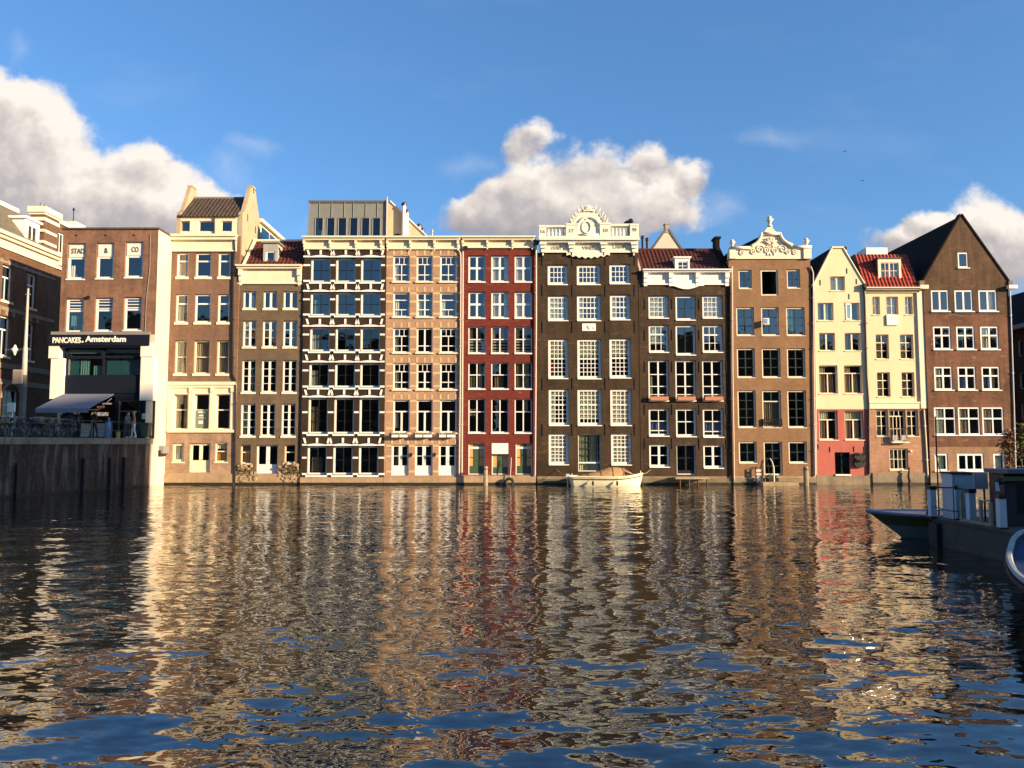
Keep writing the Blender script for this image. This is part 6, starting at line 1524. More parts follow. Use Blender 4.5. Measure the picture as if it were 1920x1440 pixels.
    fz.box((LOCt.x - .025, LOCt.y + y0 - .104 * k, LOCt.z + 1.572 * k), (LOCt.x + .025, LOCt.y + y0 - .092 * k, LOCt.z + 1.578 * k)); fz.build('face', DARKM, t)
    t.rotation_euler = (0, 0, rz)
    return t
def onp(px, Y, z=PZ): return (P(px, 800, Y)[0], Y, z)
person(onp(118, 48.6), R(150), 'person in dark navy clothes standing at the left of the group under the awning', NAVYC, NAVYC, BLACK, arms=.4, seed=1)
person(onp(131, 48.2), R(200), 'person in navy jacket and blue jeans standing with back turned under the awning', NAVYC, JEAN, BLACK, arms=.2, h=1.80, seed=2)
person(onp(146, 48.9), R(40), 'person in black coat standing at the right of the group under the awning', BLACK, NAVYC, BLACK, arms=.6, h=1.70, seed=3)
person(onp(176, 48.7), R(160), 'person in black clothes standing at the white shop counter', BLACK, BLACK, BLACK, arms=.9, stride=.2, h=1.72, seed=4)
person(onp(236, 48.6), R(75), 'person in grey top and dark trousers beside the shop door, bending forward', plain('grey cloth', (.12, .13, .13), .9), NAVYC, WHITEC, arms=.8, lean=.16, h=1.60, seed=5)
person(onp(251, 48.9), R(-60), 'person in tan shirt and white trousers standing in the shop doorway', TANC, WHITEC, WHITEC, hair=plain('blond hair', (.4, .28, .14), .7), arms=.5, h=1.66, seed=6)
# shop counters, tank, bucket, bin
def counter(px0, px1, label):
    Y = 49.6; u0, u1 = P(px0, 800, Y)[0], P(px1, 800, Y)[0]; t = thing('shop_counter', label, 'counter', ((u0 + u1) / 2, Y, PZ), 'white counters in front of the shop')
    b = MB(); b.box((u0, Y, PZ + .10), (u1, Y + .6, PZ + .86))
    b.build('counter_body', WHITEC, t); b = MB(); b.box((u0 - .04, Y - .05, PZ + .862), (u1 + .04, Y + .65, PZ + .92)); b.build('counter_top', GREYW, t)
    b = MB()
    for z in (.34, .60): b.box((u0 + .02, Y - .012, PZ + z), (u1 - .02, Y - .001, PZ + z + .02))
    b.build('shelf_groove', LEAD, t)
    for uu in (u0 + .08, u1 - .08): b = MB(); b.box((uu - .04, Y + .05, PZ), (uu + .04, Y + .55, PZ + .099)); b.build('counter_foot', BLACK, t)
counter(152, 170, 'white shop counter with plank front, left of the black dressed person'); counter(177, 196, 'white shop counter with plank front beside the blue steel tank')
u, Y = P(203.5, 800, 49.4)[0], 49.4; b = MB(); b.lathe((u, Y, PZ), [(.20, 0), (.22, .05), (.22, .85), (.17, .98), (.06, 1.05), (.05, 1.15), (.08, 1.17), (.05, 1.3)], 14); tag(b.build('gas_tank', GBOT, None, True), 'blue grey steel tank standing on the quay beside a white counter', 'tank')
u = P(222, 800, 49.2)[0]; t = thing('bucket', 'small yellow bucket on the pavement by the shop door', 'bucket', (u, 49.2, PZ)); b = MB(); b.lathe((u, 49.2, PZ), [(.11, 0), (.13, .36), (.14, .37), (.14, .40)], 12); b.build('bucket_body', YEL, t); b = MB(); b.tube([(u + .14 * math.cos(a), 49.2, PZ + .38 + .12 * math.sin(a)) for a in np.linspace(0, math.pi, 9)], .008, 4); b.build('bucket_handle', GREYM, t)
u = P(272, 800, 50.1)[0]; t = thing('wheelie_bin', 'dark green wheeled bin against the shop wall at the corner', 'bin', (u, 50.1, PZ))
b = MB(); b.prism([(u - .20, PZ + .08), (u + .20, PZ + .08), (u + .26, PZ + .9), (u - .26, PZ + .9)], 0, .5, lambda a, d, z: (a, 50.0 + d, z)); b.build('bin_body', BINC, t); b = MB(); b.box((u - .29, 49.94, PZ + .902), (u + .29, 50.54, PZ + .98)); b.build('bin_lid', BINC, t)
for s_ in (-.2, .2): b = MB(); b.tube([(u + s_ - .03, 50.48, PZ + .1), (u + s_ + .03, 50.48, PZ + .1)], .1, 10); b.build('wheel', RUBBER, t)

# ---------------------------------------------------------------- small things along the facade row
b = MB(); Hc.bx(b, 300, 318, 836, 850, -1.0, -.05); bpy_o = b.build('vent_hood', LEAD, Hc.root)
b = MB(); Hc.bx(b, 301.5, 314, 844, 855, -1.06, -.2); b.build('vent_grille', DARKM, Hc.root)
fb = [('leftmost', 736, 748.5, 0), ('', 750.6, 764, 0), ('', 779.8, 793, 1), ('', 795, 810, 1), ('', 824.6, 837, 2), ('', 839, 854, 2)]
sides = ('left', 'right')
def flower_box(H, x0, x1, y0, y1, label, m, plantm, grp, proj=.30, seed=0):
    t = thing('flower_box', label, 'flower box', (H.x((x0 + x1) / 2), H.Y - proj / 2, H.z(y1)), grp)
    b = MB(); H.bx(b, x0, x1, y0, y1, -proj, -.102); b.build('box', m, t)
    rr = random.Random(seed); b = MB(); u0, u1, z0, z1 = H.r(x0, x1, y0, y1)
    for i in range(70):
        c = Vector((rr.uniform(u0, u1), H.Y - rr.uniform(.08, proj), z1 + rr.uniform(-.02, .13))); s_ = rr.uniform(.025, .055); d = Vector((rr.uniform(-1, 1), rr.uniform(-1, 1), rr.uniform(-1, 1))).normalized(); e = d.orthogonal().normalized()
        b.quad([c - d * s_, c - e * s_ * .6, c + d * s_, c + e * s_ * .6], 0 if rr.random() < .7 else 1)
    b.build('plants', [LEAFG, plantm], t)
cn = ('left', 'middle', 'right')
for i, (_, a, b_, c_) in enumerate(fb): flower_box(Hf, a, b_, 815, 820, '%s white flower box below the %s tall window of the peach house' % (sides[i % 2], cn[c_]), WHITE, LEAFY, 'white flower boxes on the peach house', .42, i)
for i, (a, b_) in enumerate(((1218, 1252), (1269, 1302.5), (1320, 1354))): flower_box(Hi, a, b_, 744, 751, 'pinkish flower box under the %s tall window of the umber house' % cn[i], TERRA, LEAFR, 'flower boxes on the umber house', .32, 20 + i)
for x in (771.5, 815.5):
    b = MB(); q = P(x, 853, Hf.Y); b.box((q[0] - .07, Hf.Y - .22, q[1] - .12), (q[0] + .07, Hf.Y - .08, q[1] + .10)); b.box((q[0] - .09, Hf.Y - .24, q[1] + .102), (q[0] + .09, Hf.Y - .002, q[1] + .13)); b.build('wall_lantern', DARKM, Hf.root)
def mooring_post(px, py0, py1, Y, w_, label):
    u, z1 = P(px, py0, Y); t = thing('mooring_post', label, 'mooring post', (u, Y, -.3), 'wooden mooring posts in the water')
    b = MB(); b.lathe((u, Y, -.6), [(w_, 0), (w_, .5), (w_ * .95, z1 + .50), (w_ * .75, z1 + .58), (.02, z1 + .6)], 9); b.build('post', WOOD, t)
    b = MB(); b.lathe((u, Y, z1 - .22), [(w_ * 1.05, 0), (w_ * 1.07, .06)], 9); b.build('post_band', DARKM, t)
mooring_post(910.5, 874, 914, 51.9, .15, 'weathered wooden mooring post standing in front of the red house'); mooring_post(1511, 874, 914, 51.8, .17, 'weathered wooden mooring post standing in front of the ochre house beside the red base')
u, z = P(955, 904, 52.5); t = thing('tyre_fender', 'black tyre hanging at the waterline of the red house', 'tyre', (u, 52.5, z - .3))
b = MB(); b.tube([(u + .24 * math.cos(a), 52.55, z + .22 * math.sin(a)) for a in np.linspace(0, 2 * math.pi, 21)], .10, 8, 0, False); b.build('tyre', RUBBER, t); b = MB(); b.tube([(u + .06, 52.6, z + .2), (u + .12, 52.72, P(958, 858, 52.7)[1])], .03, 6); b.build('rope', PINKP, t)
# dock of house I
t = thing('wooden_dock', 'narrow wooden jetty on thin posts under the black door', 'jetty', (P(1292, 900, 52)[0], 52.2, 0))
u0, u1, z0, z1 = Hi.r(1260, 1324, 893.5, 897); b = MB(); b.box((u0, 51.75, z0), (u1, 52.80, z1)); b.build('deck', DOCKW, t)
for uu in np.linspace(u0 + .3, u1 - .2, 4): b = MB(); b.tube([(uu, 51.85, -.6), (uu, 51.85, z0)], .05, 6); b.build('dock_post', plain('dock post', (.12, .05, .035), .9), t)
# landing of house J
t = thing('landing_stage', 'low pale landing stage floating under the glass door of the ochre house', 'jetty', (P(1460, 905, 52)[0], 52.0, 0))
u0, u1 = P(1427, 905, 52)[0], P(1493, 905, 52)[0]; b = MB(); b.box((u0, 51.55, -.15), (u1, 52.76, .22)); b.build('deck', PLINTH, t)
b = MB(); b.box((u0 - .02, 51.52, -.12), (u1 + .02, 51.548, .05)); b.build('edge_board', WOOD, t)
t = thing('boarding_ladder', 'white metal boarding ladder with dark side rails left of the glass door', 'ladder', (P(1425, 900, 52.5)[0], 52.5, .05))
for px in (1417.5, 1426.5): uu, zz = P(px, 876, 52.5); b = MB(); b.tube([(uu, 52.5, -.1), (uu, 52.5, zz), (uu + .02, 52.74, zz)], .045, 6); b.build('rail', plain('rust', (.12, .05, .03), .8), t)
for k in range(4): b = MB(); ua, ub = P(1418, 890, 52.5)[0], P(1426.5, 890, 52.5)[0]; b.box((ua, 52.46, .15 + k * .24), (ub, 52.52, .30 + k * .24)); b.build('rung', WHITEC, t)
u = P(1441, 900, 52.2)[0]; t = thing('potted_plant', 'dark plant pot with bushy leaves on the landing stage', 'plant', (u, 52.2, .22))
b = MB(); b.lathe((u, 52.2, .22), [(.15, 0), (.2, .22), (.22, .23), (.20, .25)], 10); b.build('pot', DARKM, t)
rr = random.Random(3); b = MB()
for i in range(60):
    c = Vector((u + rr.gauss(0, .14), 52.2 + rr.gauss(0, .1), .52 + rr.gauss(0, .09))); d = Vector((rr.uniform(-1, 1), rr.uniform(-1, 1), rr.uniform(-1, 1))).normalized(); e = d.orthogonal(); b.quad([c - d * .07, c - e * .03, c + d * .07, c + e * .03])
b.build('leaves', LEAFG, t)
u, z0 = P(1451, 888, 52.45); b = MB(); b.tube([(u, 52.45, .2), (u, 52.45, z0 + .4), (u - .08, 52.5, P(0, 866, 52.4)[1]), (u - .18, 52.6, P(0, 860, 52.4)[1])], [.05, .045, .03, .04], 8); tag(b.build('oar', SHOPW), 'white oar leaning against the glass door of the ochre house', 'oar')
# black hanging baskets of house K
for i, (y0, y1) in enumerate(((850, 863), (863.5, 876))):
    u0, u1, z0, z1 = Hk.r(1599, 1621, y0, y1); t = thing('hanging_basket', '%s black flower basket on the red painted wall' % ('upper', 'lower')[i], 'basket', ((u0 + u1) / 2, Hk.Y - .15, z0), 'black baskets on the red wall')
    b = MB(); b.prism([(u0, z0 + .2), (u0 + .18, z0), (u1 - .12, z0), (u1, z0 + .18), (u1 - .02, z1 - .04), (u0 + .1, z1 - .06)], -.22, -.01, Hk.T); b.build('basket_body', BLACK, t)
    b = MB(); rr = random.Random(i + 8)
    for q in range(60):
        c = Vector((rr.uniform(u0, u1), Hk.Y - rr.uniform(.05, .32), z1 + rr.uniform(-.14, .05))); d = Vector((rr.uniform(-1, 1), rr.uniform(-1, 1), rr.uniform(-1, 1))).normalized(); e = d.orthogonal(); b.quad([c - d * .06, c - e * .035, c + d * .06, c + e * .035])
    b.build('plants', BLACK, t)
u, z = P(1705, 876, 52.7); b = MB(); rr = random.Random(2)
b.tube([(u, 52.7, z), (u - .04, 52.68, z - .25), (u - .1, 52.66, z - .6), (u - .04, 52.64, z - .9), (u - .09, 52.6, -.1)], [.03, .06, .08, .09, .11], 7); tag(b.build('rope_bundle', plain('old rope', (.06, .03, .025), .9)), 'dark bundle of ropes hanging into the water below the salmon brick base', 'rope')
# projecting sign of house J
t = thing('hanging_sign', 'small white square sign sticking out of the ochre house front', 'sign', (P(1437, 609, YR - .5)[0], YR - .45, P(0, 609, YR - .5)[1]))
u0, z1 = P(1430, 597, YR - .5); u1, z0 = P(1441.5, 609, YR - .5); b = MB(); b.box((u1 - .09, YR - .62, z0), (u1, YR - .1, z1)); b.box((u0, YR - .66, z0), (u1 - .092, YR - .60, z1)); b.build('sign_box', WHITE, t)
b = MB(); b.box((u0 + .04, YR - .672, z0 + .05), (u1 - .13, YR - .661, z1 - .05)); b.build('sign_face', plain('sign violet', (.20, .22, .36), .5), t); b = MB(); b.tube([(u1 - .05, YR - .1, z1 - .05), (u1 - .05, YR - .05, z1 - .05)], .02, 6); b.build('sign_arm', DARKM, t)
# creeper on M and small trees
def foliage(name, label, pts_fn, n, mats, leaf, seed, parent=None, cat='plant'):
    rr = random.Random(seed); b = MB()
    for i in range(n):
        c = Vector(pts_fn(rr)); d = Vector((rr.uniform(-1, 1), rr.uniform(-1, 1), rr.uniform(-.8, .8))).normalized(); e = d.orthogonal().normalized(); e = (e * math.cos(i) + d.cross(e) * math.sin(i)); s_ = leaf * rr.uniform(.6, 1.4)
        b.quad([c - d * s_, c - e * s_ * .5, c + d * s_, c + e * s_ * .5], rr.randrange(len(mats)))
    o = b.build(name, mats, parent)
    return o
u, _ = P(1893, 850, YR)
t = thing('climbing_plant', 'reddish climbing plant on the lower right corner of the gabled brick house', 'plant', (u, YR - .2, .6))
def cr(rr):
    px, py = rr.gauss(1893, 4.5), rr.uniform(805, 888)
    if rr.random() < .55: px, py = rr.gauss(1894, 5), rr.choice((832, 836, 858, 862, 880, 815)) + rr.gauss(0, 5)
    q = P(px, py, YR - .15); return (q[0], YR - .08 - rr.random() * .22, q[1])
foliage('foliage', '', cr, 420, [LEAFR, LEAFY, LEAFR], .09, 4, t)
b = MB(); b.tube([(u, YR - .1, .2), (u + .05, YR - .1, 1.6), (u - .05, YR - .1, 3.4)], [.03, .025, .01], 5); b.build('stem', TRUNK, t)
u = P(1914, 850, 54.5)[0]; t = thing('tree', 'small olive bushy tree beyond the gabled house at the right edge', 'tree', (u, 54.5, 1.2))
def tf(rr):
    z = rr.uniform(0, 1); r_ = .85 * (1 - z * .75) * math.sqrt(rr.random()); a = rr.uniform(0, 6.28); return (u + r_ * math.cos(a) + .12 * math.sin(9 * z), 54.5 + r_ * math.sin(a), 1.6 + z * 2.5)
foliage('crown', '', tf, 900, [LEAFY, LEAFG, plain('leaf yellow', (.22, .18, .05), .7)], .11, 6, t)
b = MB(); b.tube([(u, 54.5, .9), (u + .03, 54.5, 2.2), (u - .02, 54.5, 3.8)], [.07, .05, .01], 6); b.build('trunk', TRUNK, t)
# dry plants at the foot of house D
for i, px in enumerate((456, 470, 541, 556)):
    q = P(px, 880, YR - .2); t = thing('wall_plant', 'dry plant in the rubble %s of the white doors of the grey brown house' % ('left' if px < 500 else 'right'), 'plant', (q[0], YR - .1, q[1] - .1), 'dry plants at the foot of the grey brown house')
    def wp(rr, q=q): return (q[0] + rr.gauss(0, .22), YR - .03 - rr.random() * .2, q[1] - .1 + rr.gauss(0, .15))
    foliage('foliage', '', wp, 48, [LEAFY, plain('dry straw', (.3, .22, .1), .9) if i == 0 else MATS['leaf olive']], .07, 30 + i, t)
# N: building in shade beyond the right end
TN = lambda u, d, z: (37.2 + d, u, z)
Hn = House('house', 'dark shaded brick side of a house beyond the right end of the row', 60, 56.2, 80, 'house', T=TN, root_loc=(37.2, 66, 0))
for yc in (57.0, 57.4): pass
for k, z0 in enumerate((9.1, 6.7, 4.4)):
    Hn.win(57.2, 57.75, z0, z0 + 1.2, ((0, 1, 1, 1),), .1, .07, raw=True, gm=GLASSD)
Hn.wall([(55.6, .5), (80, .5), (80, 11.4), (55.6, 11.4)], ((99, 0),), [BR_N], depth=9, roofm=TILE_K)
b = MB(); b.box((55.5, -.35, 11.1), (80, -.003, 11.4), TN); b.build('gutter', PALEP, Hn.root)
b = MB(); b.prism([(0, 11.41), (5, 15.2), (9, 11.41)], 55.6, 80, lambda a, d, z: (37.2 + a, d, z)); b.build('roof', TILE_K, Hn.root)

# ================================================================== boats and the pier at the right
def hull_loft(st, mats, name, parent, ncol=10, inner=True):
    # st: list of stations, each a list of points keel->gunwale (one side), mirrored by fn
    pass
# ---------------------------------------------------------------- cream launch moored in front of house H
YS = 51.2
xs0, xs1 = P(1067, 900, YS)[0], P(1206, 900, YS)[0]
t = thing('motor_launch', 'cream wooden launch with brown canvas cover moored below the dark crested house', 'boat', ((xs0 + xs1) / 2, YS, 0))
L = xs1 - xs0
def sheer(f): return .58 + .04 * (1 - f) + .24 * max(0, (f - .55) / .45) ** 2          # f 0 stern .. 1 bow
def beam(f): return (.72 + .22 * math.sin(min(1, f / .55) * math.pi / 2)) * (1 - max(0, (f - .5) / .5) ** 2.6) + .02
b = MB(); n = 22; ring = []
for i in range(n + 1):
    f = i / n; w_ = beam(f); h = sheer(f); x = xs0 + L * f; row = []
    for j in range(13):
        s_ = -1 + 2 * j / 12; a = abs(s_)
        zz = -.18 + (h + .18) * (a ** 2.2); ww = w_ * (a ** .42 if a > 0 else 0) * (1 if s_ > 0 else -1)
        rake = (.22 * (zz / h - 1) if f > .5 else -.12 * (zz / h - 1)) * (1 if f > .5 else 1) * (abs(f - .5) * 2) ** 2
        row.append(len(b.v)); b.v.append((x + rake, YS + ww, zz))
    ring.append(row)
for p, q in zip(ring[:-1], ring[1:]):
    for j in range(12): b.f.append((p[j], q[j], q[j + 1], p[j + 1])); b.m.append(0)
b.f.append(tuple(ring[0])); b.m.append(0)
b.build('hull', BOATW, t, smooth=True)
for sg in (-1, 1):
    b = MB(); b.tube([(xs0 + L * f + .02, YS + sg * (beam(f) + .01), sheer(f) - .13) for f in np.linspace(0, .985, 18)], .035, 6); b.build('rub_rail', BOATY if sg < 0 else WOOD, t)
    b = MB(); b.tube([(xs0 + L * f, YS + sg * beam(f), sheer(f) + .01) for f in np.linspace(0, .99, 18)], .045, 6); b.build('gunwale', BOATW, t)
b = MB(); row0 = None
for i in range(9):
    f = (.12, .2, .29, .38, .47, .56, .65, .72, .86)[i]; w_ = beam(f) - .03; x = xs0 + L * f; hk = {0: .02, 1: .12, 2: .22, 3: .34, 4: .46, 5: .60, 6: .58, 7: .50, 8: .03}[i]; row = []
    for j in range(9):
        a = -1 + j / 4; row.append(len(b.v)); b.v.append((x, YS + a * w_, sheer(f) + .02 + hk * (1 - abs(a) ** 2.2)))
    if row0:
        for j in range(8): b.f.append((row0[j], row[j], row[j + 1], row0[j + 1])); b.m.append(1 if i == 8 else 0)
    row0 = row
b.build('canvas_cover', [CANVAS, GLASS], t, smooth=True)
b = MB()
for a in (-.55, 0, .55): b.tube([(xs0 + L * .72, YS + a * (beam(.72) - .03), sheer(.72) + .03 + .50 * (1 - abs(a) ** 2.2)), (xs0 + L * .86, YS + a * (beam(.86) - .03), sheer(.86) + .05)], .03, 5)
b.tube([(xs0 + L * .72, YS + a * (beam(.72) - .03), sheer(.72) + .03 + .50 * (1 - abs(a) ** 2.2)) for a in np.linspace(-1, 1, 11)], .03, 5)
b.tube([(xs0 + L * .86, YS + a * (beam(.86) - .03), sheer(.86) + .06) for a in np.linspace(-1, 1, 11)], .03, 5); b.build('cover_window_frame', CANVAS, t)
b = MB(); b.prism([(xs0 + L * .83, sheer(.83)), (xs0 + L * .99, sheer(.98) - .01), (xs0 + L * .99, sheer(.98) + .02), (xs0 + L * .83, sheer(.83) + .04)], -.38, .38, lambda a, d, z: (a, YS + d * .7, z)); b.build('foredeck', BOATW, t)
b = MB(); xm = xs0 - .10; b.box((xm - .10, YS - .13, .42), (xm + .12, YS + .13, .78)); b.box((xm - .03, YS - .05, -.3), (xm + .05, YS + .05, .42)); b.build('outboard_motor', PALEP, t)
b = MB(); b.tube([(xs0 + L * .955, YS - .25, sheer(.95)), (xs0 + L * .955, YS - .25, sheer(.95) + .22)], .03, 6); b.tube([(xs0 + L * .03, YS - .5, sheer(0)), (xs0 + L * .03, YS - .5, sheer(0) + .2)], .03, 6); b.build('cleat', BOATW, t)
for f in (.3, .62):
    b = MB(); xf_ = xs0 + L * f; yf_ = YS - beam(f) - .09; b.ball((xf_, yf_, .22), (.07, .07, .16), 8); b.tube([(xf_, yf_, .36), (xf_, YS - beam(f), sheer(f))], .01, 5); b.build('fender', NAVY, t)
for (fa, dx_) in ((.97, .9), (.02, -.8)):
    b = MB(); p_ = Vector((xs0 + L * fa, YS + .1, sheer(fa) + .02)); q_ = Vector((xs0 + L * fa + dx_, 52.8, 1.0)); b.tube([p_.lerp(q_, s_) - Vector((0, 0, .12 * math.sin(math.pi * s_))) for s_ in np.linspace(0, 1, 8)], .018, 5); b.build('mooring_line', WOOD, t)
for f in (.25, .42, .58):
    b = MB(); b.tube([(xs0 + L * f, YS + a * (beam(f) - .02), sheer(f) + .035 + {.25: .17, .42: .38, .58: .60}[f] * (1 - abs(a) ** 2.2)) for a in np.linspace(-1, 1, 13)], .014, 5); b.build('cover_seam', plain('canvas seam', (.22, .12, .05), .9), t)

# ---------------------------------------------------------------- concrete pier
PX, PY0, PY1, PT = 11.5, 17.9, 21.8, 0.70
b = MB(); b.box((PX, PY0, -.8), (34, PY1, PT)); pr = b.build('pier', CONC); tag(pr, 'grey concrete pier with posts jutting in from the right', 'pier')
b = MB(); b.box((PX - .01, PY0 - .01, -.8), (34, PY1 + .01, .13)); b.build('waterline_band', CONCG, pr)
b = MB(); b.box((PX - .06, PY0 - .05, PT - .02), (34, PY1 + .05, PT + .035)); b.build('pier_top', CONC, pr)
b = MB(); b.box((PX - .14, PY1 - .45, -.5), (PX - .012, PY1 - .05, PT - .1)); b.build('fender', RUBBER, pr)
PT2 = PT + .037
# cabinet
t = thing('utility_cabinet', 'tall blue grey metal cabinet with pale side standing on the pier', 'cabinet', (12.0, 21.4, PT2))
b = MB(); b.box((11.75, 21.2, PT2), (12.30, 21.68, 1.93), None, 0); o = b.build('cabinet_body', BLUEGREY, t)
b = MB(); b.box((11.735, 21.19, PT2), (11.749, 21.69, 1.93)); b.build('side_panel', PALEP, t)
b = MB(); b.box((11.70, 21.15, 1.932), (12.34, 21.73, 1.98)); b.build('cabinet_roof', DARKM, t)
b = MB(); b.box((11.80, 21.185, PT2 + .1), (12.25, 21.198, 1.86)); b.build('cabinet_door', BLUEGREY, t); b = MB(); b.box((12.18, 21.16, 1.3), (12.20, 21.184, 1.45)); b.build('handle', DARKM, t)
def pier_post(px, py0, py1, w_, label, m=BLUEGREY):
    Y = (CAM_Z - PT2) / ((py1 - HOR) / F_PX); u = P(px, 950, Y)[0]; z1 = P(px, py0, Y)[1]
    t = thing('pier_post', label, 'post', (u, Y, PT2), 'white posts on the pier')
    b = MB(); b.box((u - w_ / 2, Y - w_ / 2, PT2), (u + w_ / 2, Y + w_ / 2, z1)); b.build('shaft', m, t)
    b = MB(); b.box((u - w_ / 2 - .015, Y - w_ / 2 - .015, z1 + .002), (u + w_ / 2 + .015, Y + w_ / 2 + .015, z1 + .10)); b.build('cap', BLACK, t)
    b = MB(); b.box((u - w_ / 2 - .03, Y - w_ / 2 - .03, PT2), (u + w_ / 2 + .03, Y + w_ / 2 + .03, PT2 + .035)); b.build('base_plate', BLACK, t)
    return (u, Y, z1)
WP = plain('post white', (.50, .53, .56), .5)
p1 = pier_post(1748, 918, 968.5, .16, 'white square post with black cap at the far end of the pier', WP); p2 = pier_post(1820.5, 924, 977, .17, 'white square post with black cap right of the blue grey cabinet', WP)
p3 = pier_post(1877, 935, 989, .16, 'white square post with dark cap nearest the dark cabin', WP); p4 = pier_post(1793, 918, 973, .05, 'thin white post in front of the blue grey cabinet', WP)
b = MB(); b.tube([(p1[0], p1[1], p1[2] + .05), (p4[0], p4[1], p4[2] + .05), (p2[0], p2[1], p2[2] + .05)], .02, 6); tag(b.build('handrail', DARKM), 'dark handrail joining the posts at the far end of the pier', 'handrail')
b = MB(); A_, B_ = Vector(p1), Vector(p2); b.tube([A_.lerp(B_, f) + Vector((0, 0, -.42 - .10 * math.sin(math.pi * f))) for f in np.linspace(0, 1, 12)], .014, 6); tag(b.build('rope', plain('navy rope', (.03, .05, .09), .9)), 'slack dark rope strung low between the white pier posts', 'rope')
# leaning timber gate
t = thing('wooden_gate', 'weathered open timber gate frame standing at the pier edge', 'gate', (11.65, 20.0, PT2)); Yg0, Yg1 = 20.6, 19.3
for (yy, zt_) in ((20.6, 1.50), (19.75, 1.35), (19.35, 1.32)):
    b = MB(); b.box((11.6, yy - .035, PT2 + .07), (11.66, yy + .035, zt_)); b.build('gate_upright', WOOD, t)
b = MB(); b.box((11.59, 19.3, PT2), (11.67, 20.65, PT2 + .068)); b.build('gate_rail', WOOD, t)
b = MB(); b.tube([(11.63, 19.72, 1.3), (11.63, 19.4, 1.36)], .02, 5); b.build('gate_brace', WOOD, t)
# dark cabin
t = thing('pier_cabin', 'dark flat roofed cabin with olive stripe on the pier at the right edge', 'cabin', (14, 20, PT2))
b = MB(); b.box((11.98, 19.35, PT2), (18, 19.95, 2.02)); b.build('cabin_wall', plain('cabin navy', (.010, .012, .02), .5), t)
b = MB(); b.box((11.92, 19.10, 2.022), (18.3, 20.05, 2.12)); b.build('cabin_roof', plain('cabin roof grey', (.10, .11, .14), .5), t)
b = MB(); b.box((11.9, 19.22, 1.84), (18.1, 19.348, 1.95)); b.build('stripe_board', BOATY, t)
b = MB(); b.ball((11.85, 19.3, 1.83), (.13, .1, .09), 8); b.build('floodlight', BLACK, t)
b = MB(); b.box((12.3, 19.335, 1.05), (17.6, 19.349, 1.75)); b.build('cabin_window', GLASSD, t)
t = thing('notice_board', 'pale grey notice panel standing beside the dark cabin', 'sign', (11.9, 20.5, PT2)); b = MB(); u0, z1 = P(1826, 886, 20.5); u1, z0 = P(1853, 917, 20.5)
b.box((u0, 20.5, z0), (u1, 20.56, z1)); b.build('panel', plain('dull panel', (.30, .30, .31), .6), t); b = MB(); b.tube([(u0 + .05, 20.6, PT2), (u0 + .05, 20.6, z1)], .025, 6); b.tube([(u1 - .05, 20.6, PT2), (u1 - .05, 20.6, z1)], .025, 6); b.build('panel_post', DARKM, t)
t = thing('small_sign', 'small pale sign leaning on a wire above the nearest pier post', 'sign', (12.0, 19.1, 1.4)); b = MB(); u0, z1 = P(1866, 904, 19.0); u1, z0 = P(1875, 921, 19.0)
b.prism([(u0, z1), (u1 - .03, z1), (u1, z0), (u0 + .02, z0)], 0, .015, lambda a, d, z: (a, 19.0 + d, z)); b.build('panel', PALEP, t); b = MB(); b.tube([((u0 + u1) / 2, 19.02, z0), ((u0 + u1) / 2 + .02, 19.02, PT2)], .012, 5); b.build('sign_stake', DARKM, t)
# ---------------------------------------------------------------- bow of the tour boat on the far side of the pier
def boat(name, label, cat, T, st, mats, deck_z, deckm, rimm):
    # st: list of (x along axis, half beam at gunwale, gunwale z, half beam at water, forefoot shift)
    A_ = np.array(st); xs_ = A_[:, 0]; xf = np.unique(np.concatenate([xs_, np.linspace(xs_[0], xs_[-1], 40), np.linspace(xs_[0], xs_[min(4, len(st) - 1)], 16)]))
    dv = np.gradient(A_, xs_, axis=0); out = []
    for x in xf:
        i = min(np.searchsorted(xs_, x, side='right') - 1, len(xs_) - 2); h_ = xs_[i + 1] - xs_[i]; q = (x - xs_[i]) / h_
        out.append(tuple(A_[i] * (2 * q**3 - 3 * q**2 + 1) + dv[i] * h_ * (q**3 - 2 * q**2 + q) + A_[i + 1] * (3 * q**2 - 2 * q**3) + dv[i + 1] * h_ * (q**3 - q**2)))
    st = [(float(x), max(.02, float(w_)), float(z), max(.01, float(ww)), float(s_)) for (x, w_, z, ww, s_) in out]
    t = thing(name, label, cat, T(st[0][0] * .5 + st[-1][0] * .5, 0, 0)); b = MB(); rows = []
    for (x, w_, z, ww, sh_) in st:
        row = []
        for sg, q in ((-1, 0), (-1, 1), (-1, 2), (-1, 3), (1, 3), (1, 2), (1, 1), (1, 0)):
            f = q / 3; zz = z + (-.35 - z) * f; hw = w_ + (ww - w_) * f ** .8
            row.append(len(b.v)); b.v.append(T(x + sh_ * f, sg * hw, zz))
        rows.append(row)
    for p, q in zip(rows[:-1], rows[1:]):
        for j in range(7): b.f.append((p[j], q[j], q[j + 1], p[j + 1])); b.m.append(1 if j in (0, 6) else 0)
    b.f.append(tuple(rows[0])); b.m.append(0); b.f.append(tuple(rows[-1])); b.m.append(0)
    b.build('hull', mats, t)
    b = MB(); 
    for p, q in zip(st[:-1], st[1:]): b.quad([T(p[0], -p[1], p[2] - deck_z), T(q[0], -q[1], q[2] - deck_z), T(q[0], q[1], q[2] - deck_z), T(p[0], p[1], p[2] - deck_z)])
    b.build('deck', deckm, t)
    for sg in (-1, 1):
        b = MB(); b.tube([T(x, sg * w_, z) for (x, w_, z, _, _) in st], .05, 6); b.build('gunwale', rimm, t)
    return t
TB = lambda x, d, z: (10.42 + x, 23.35 + d, z)
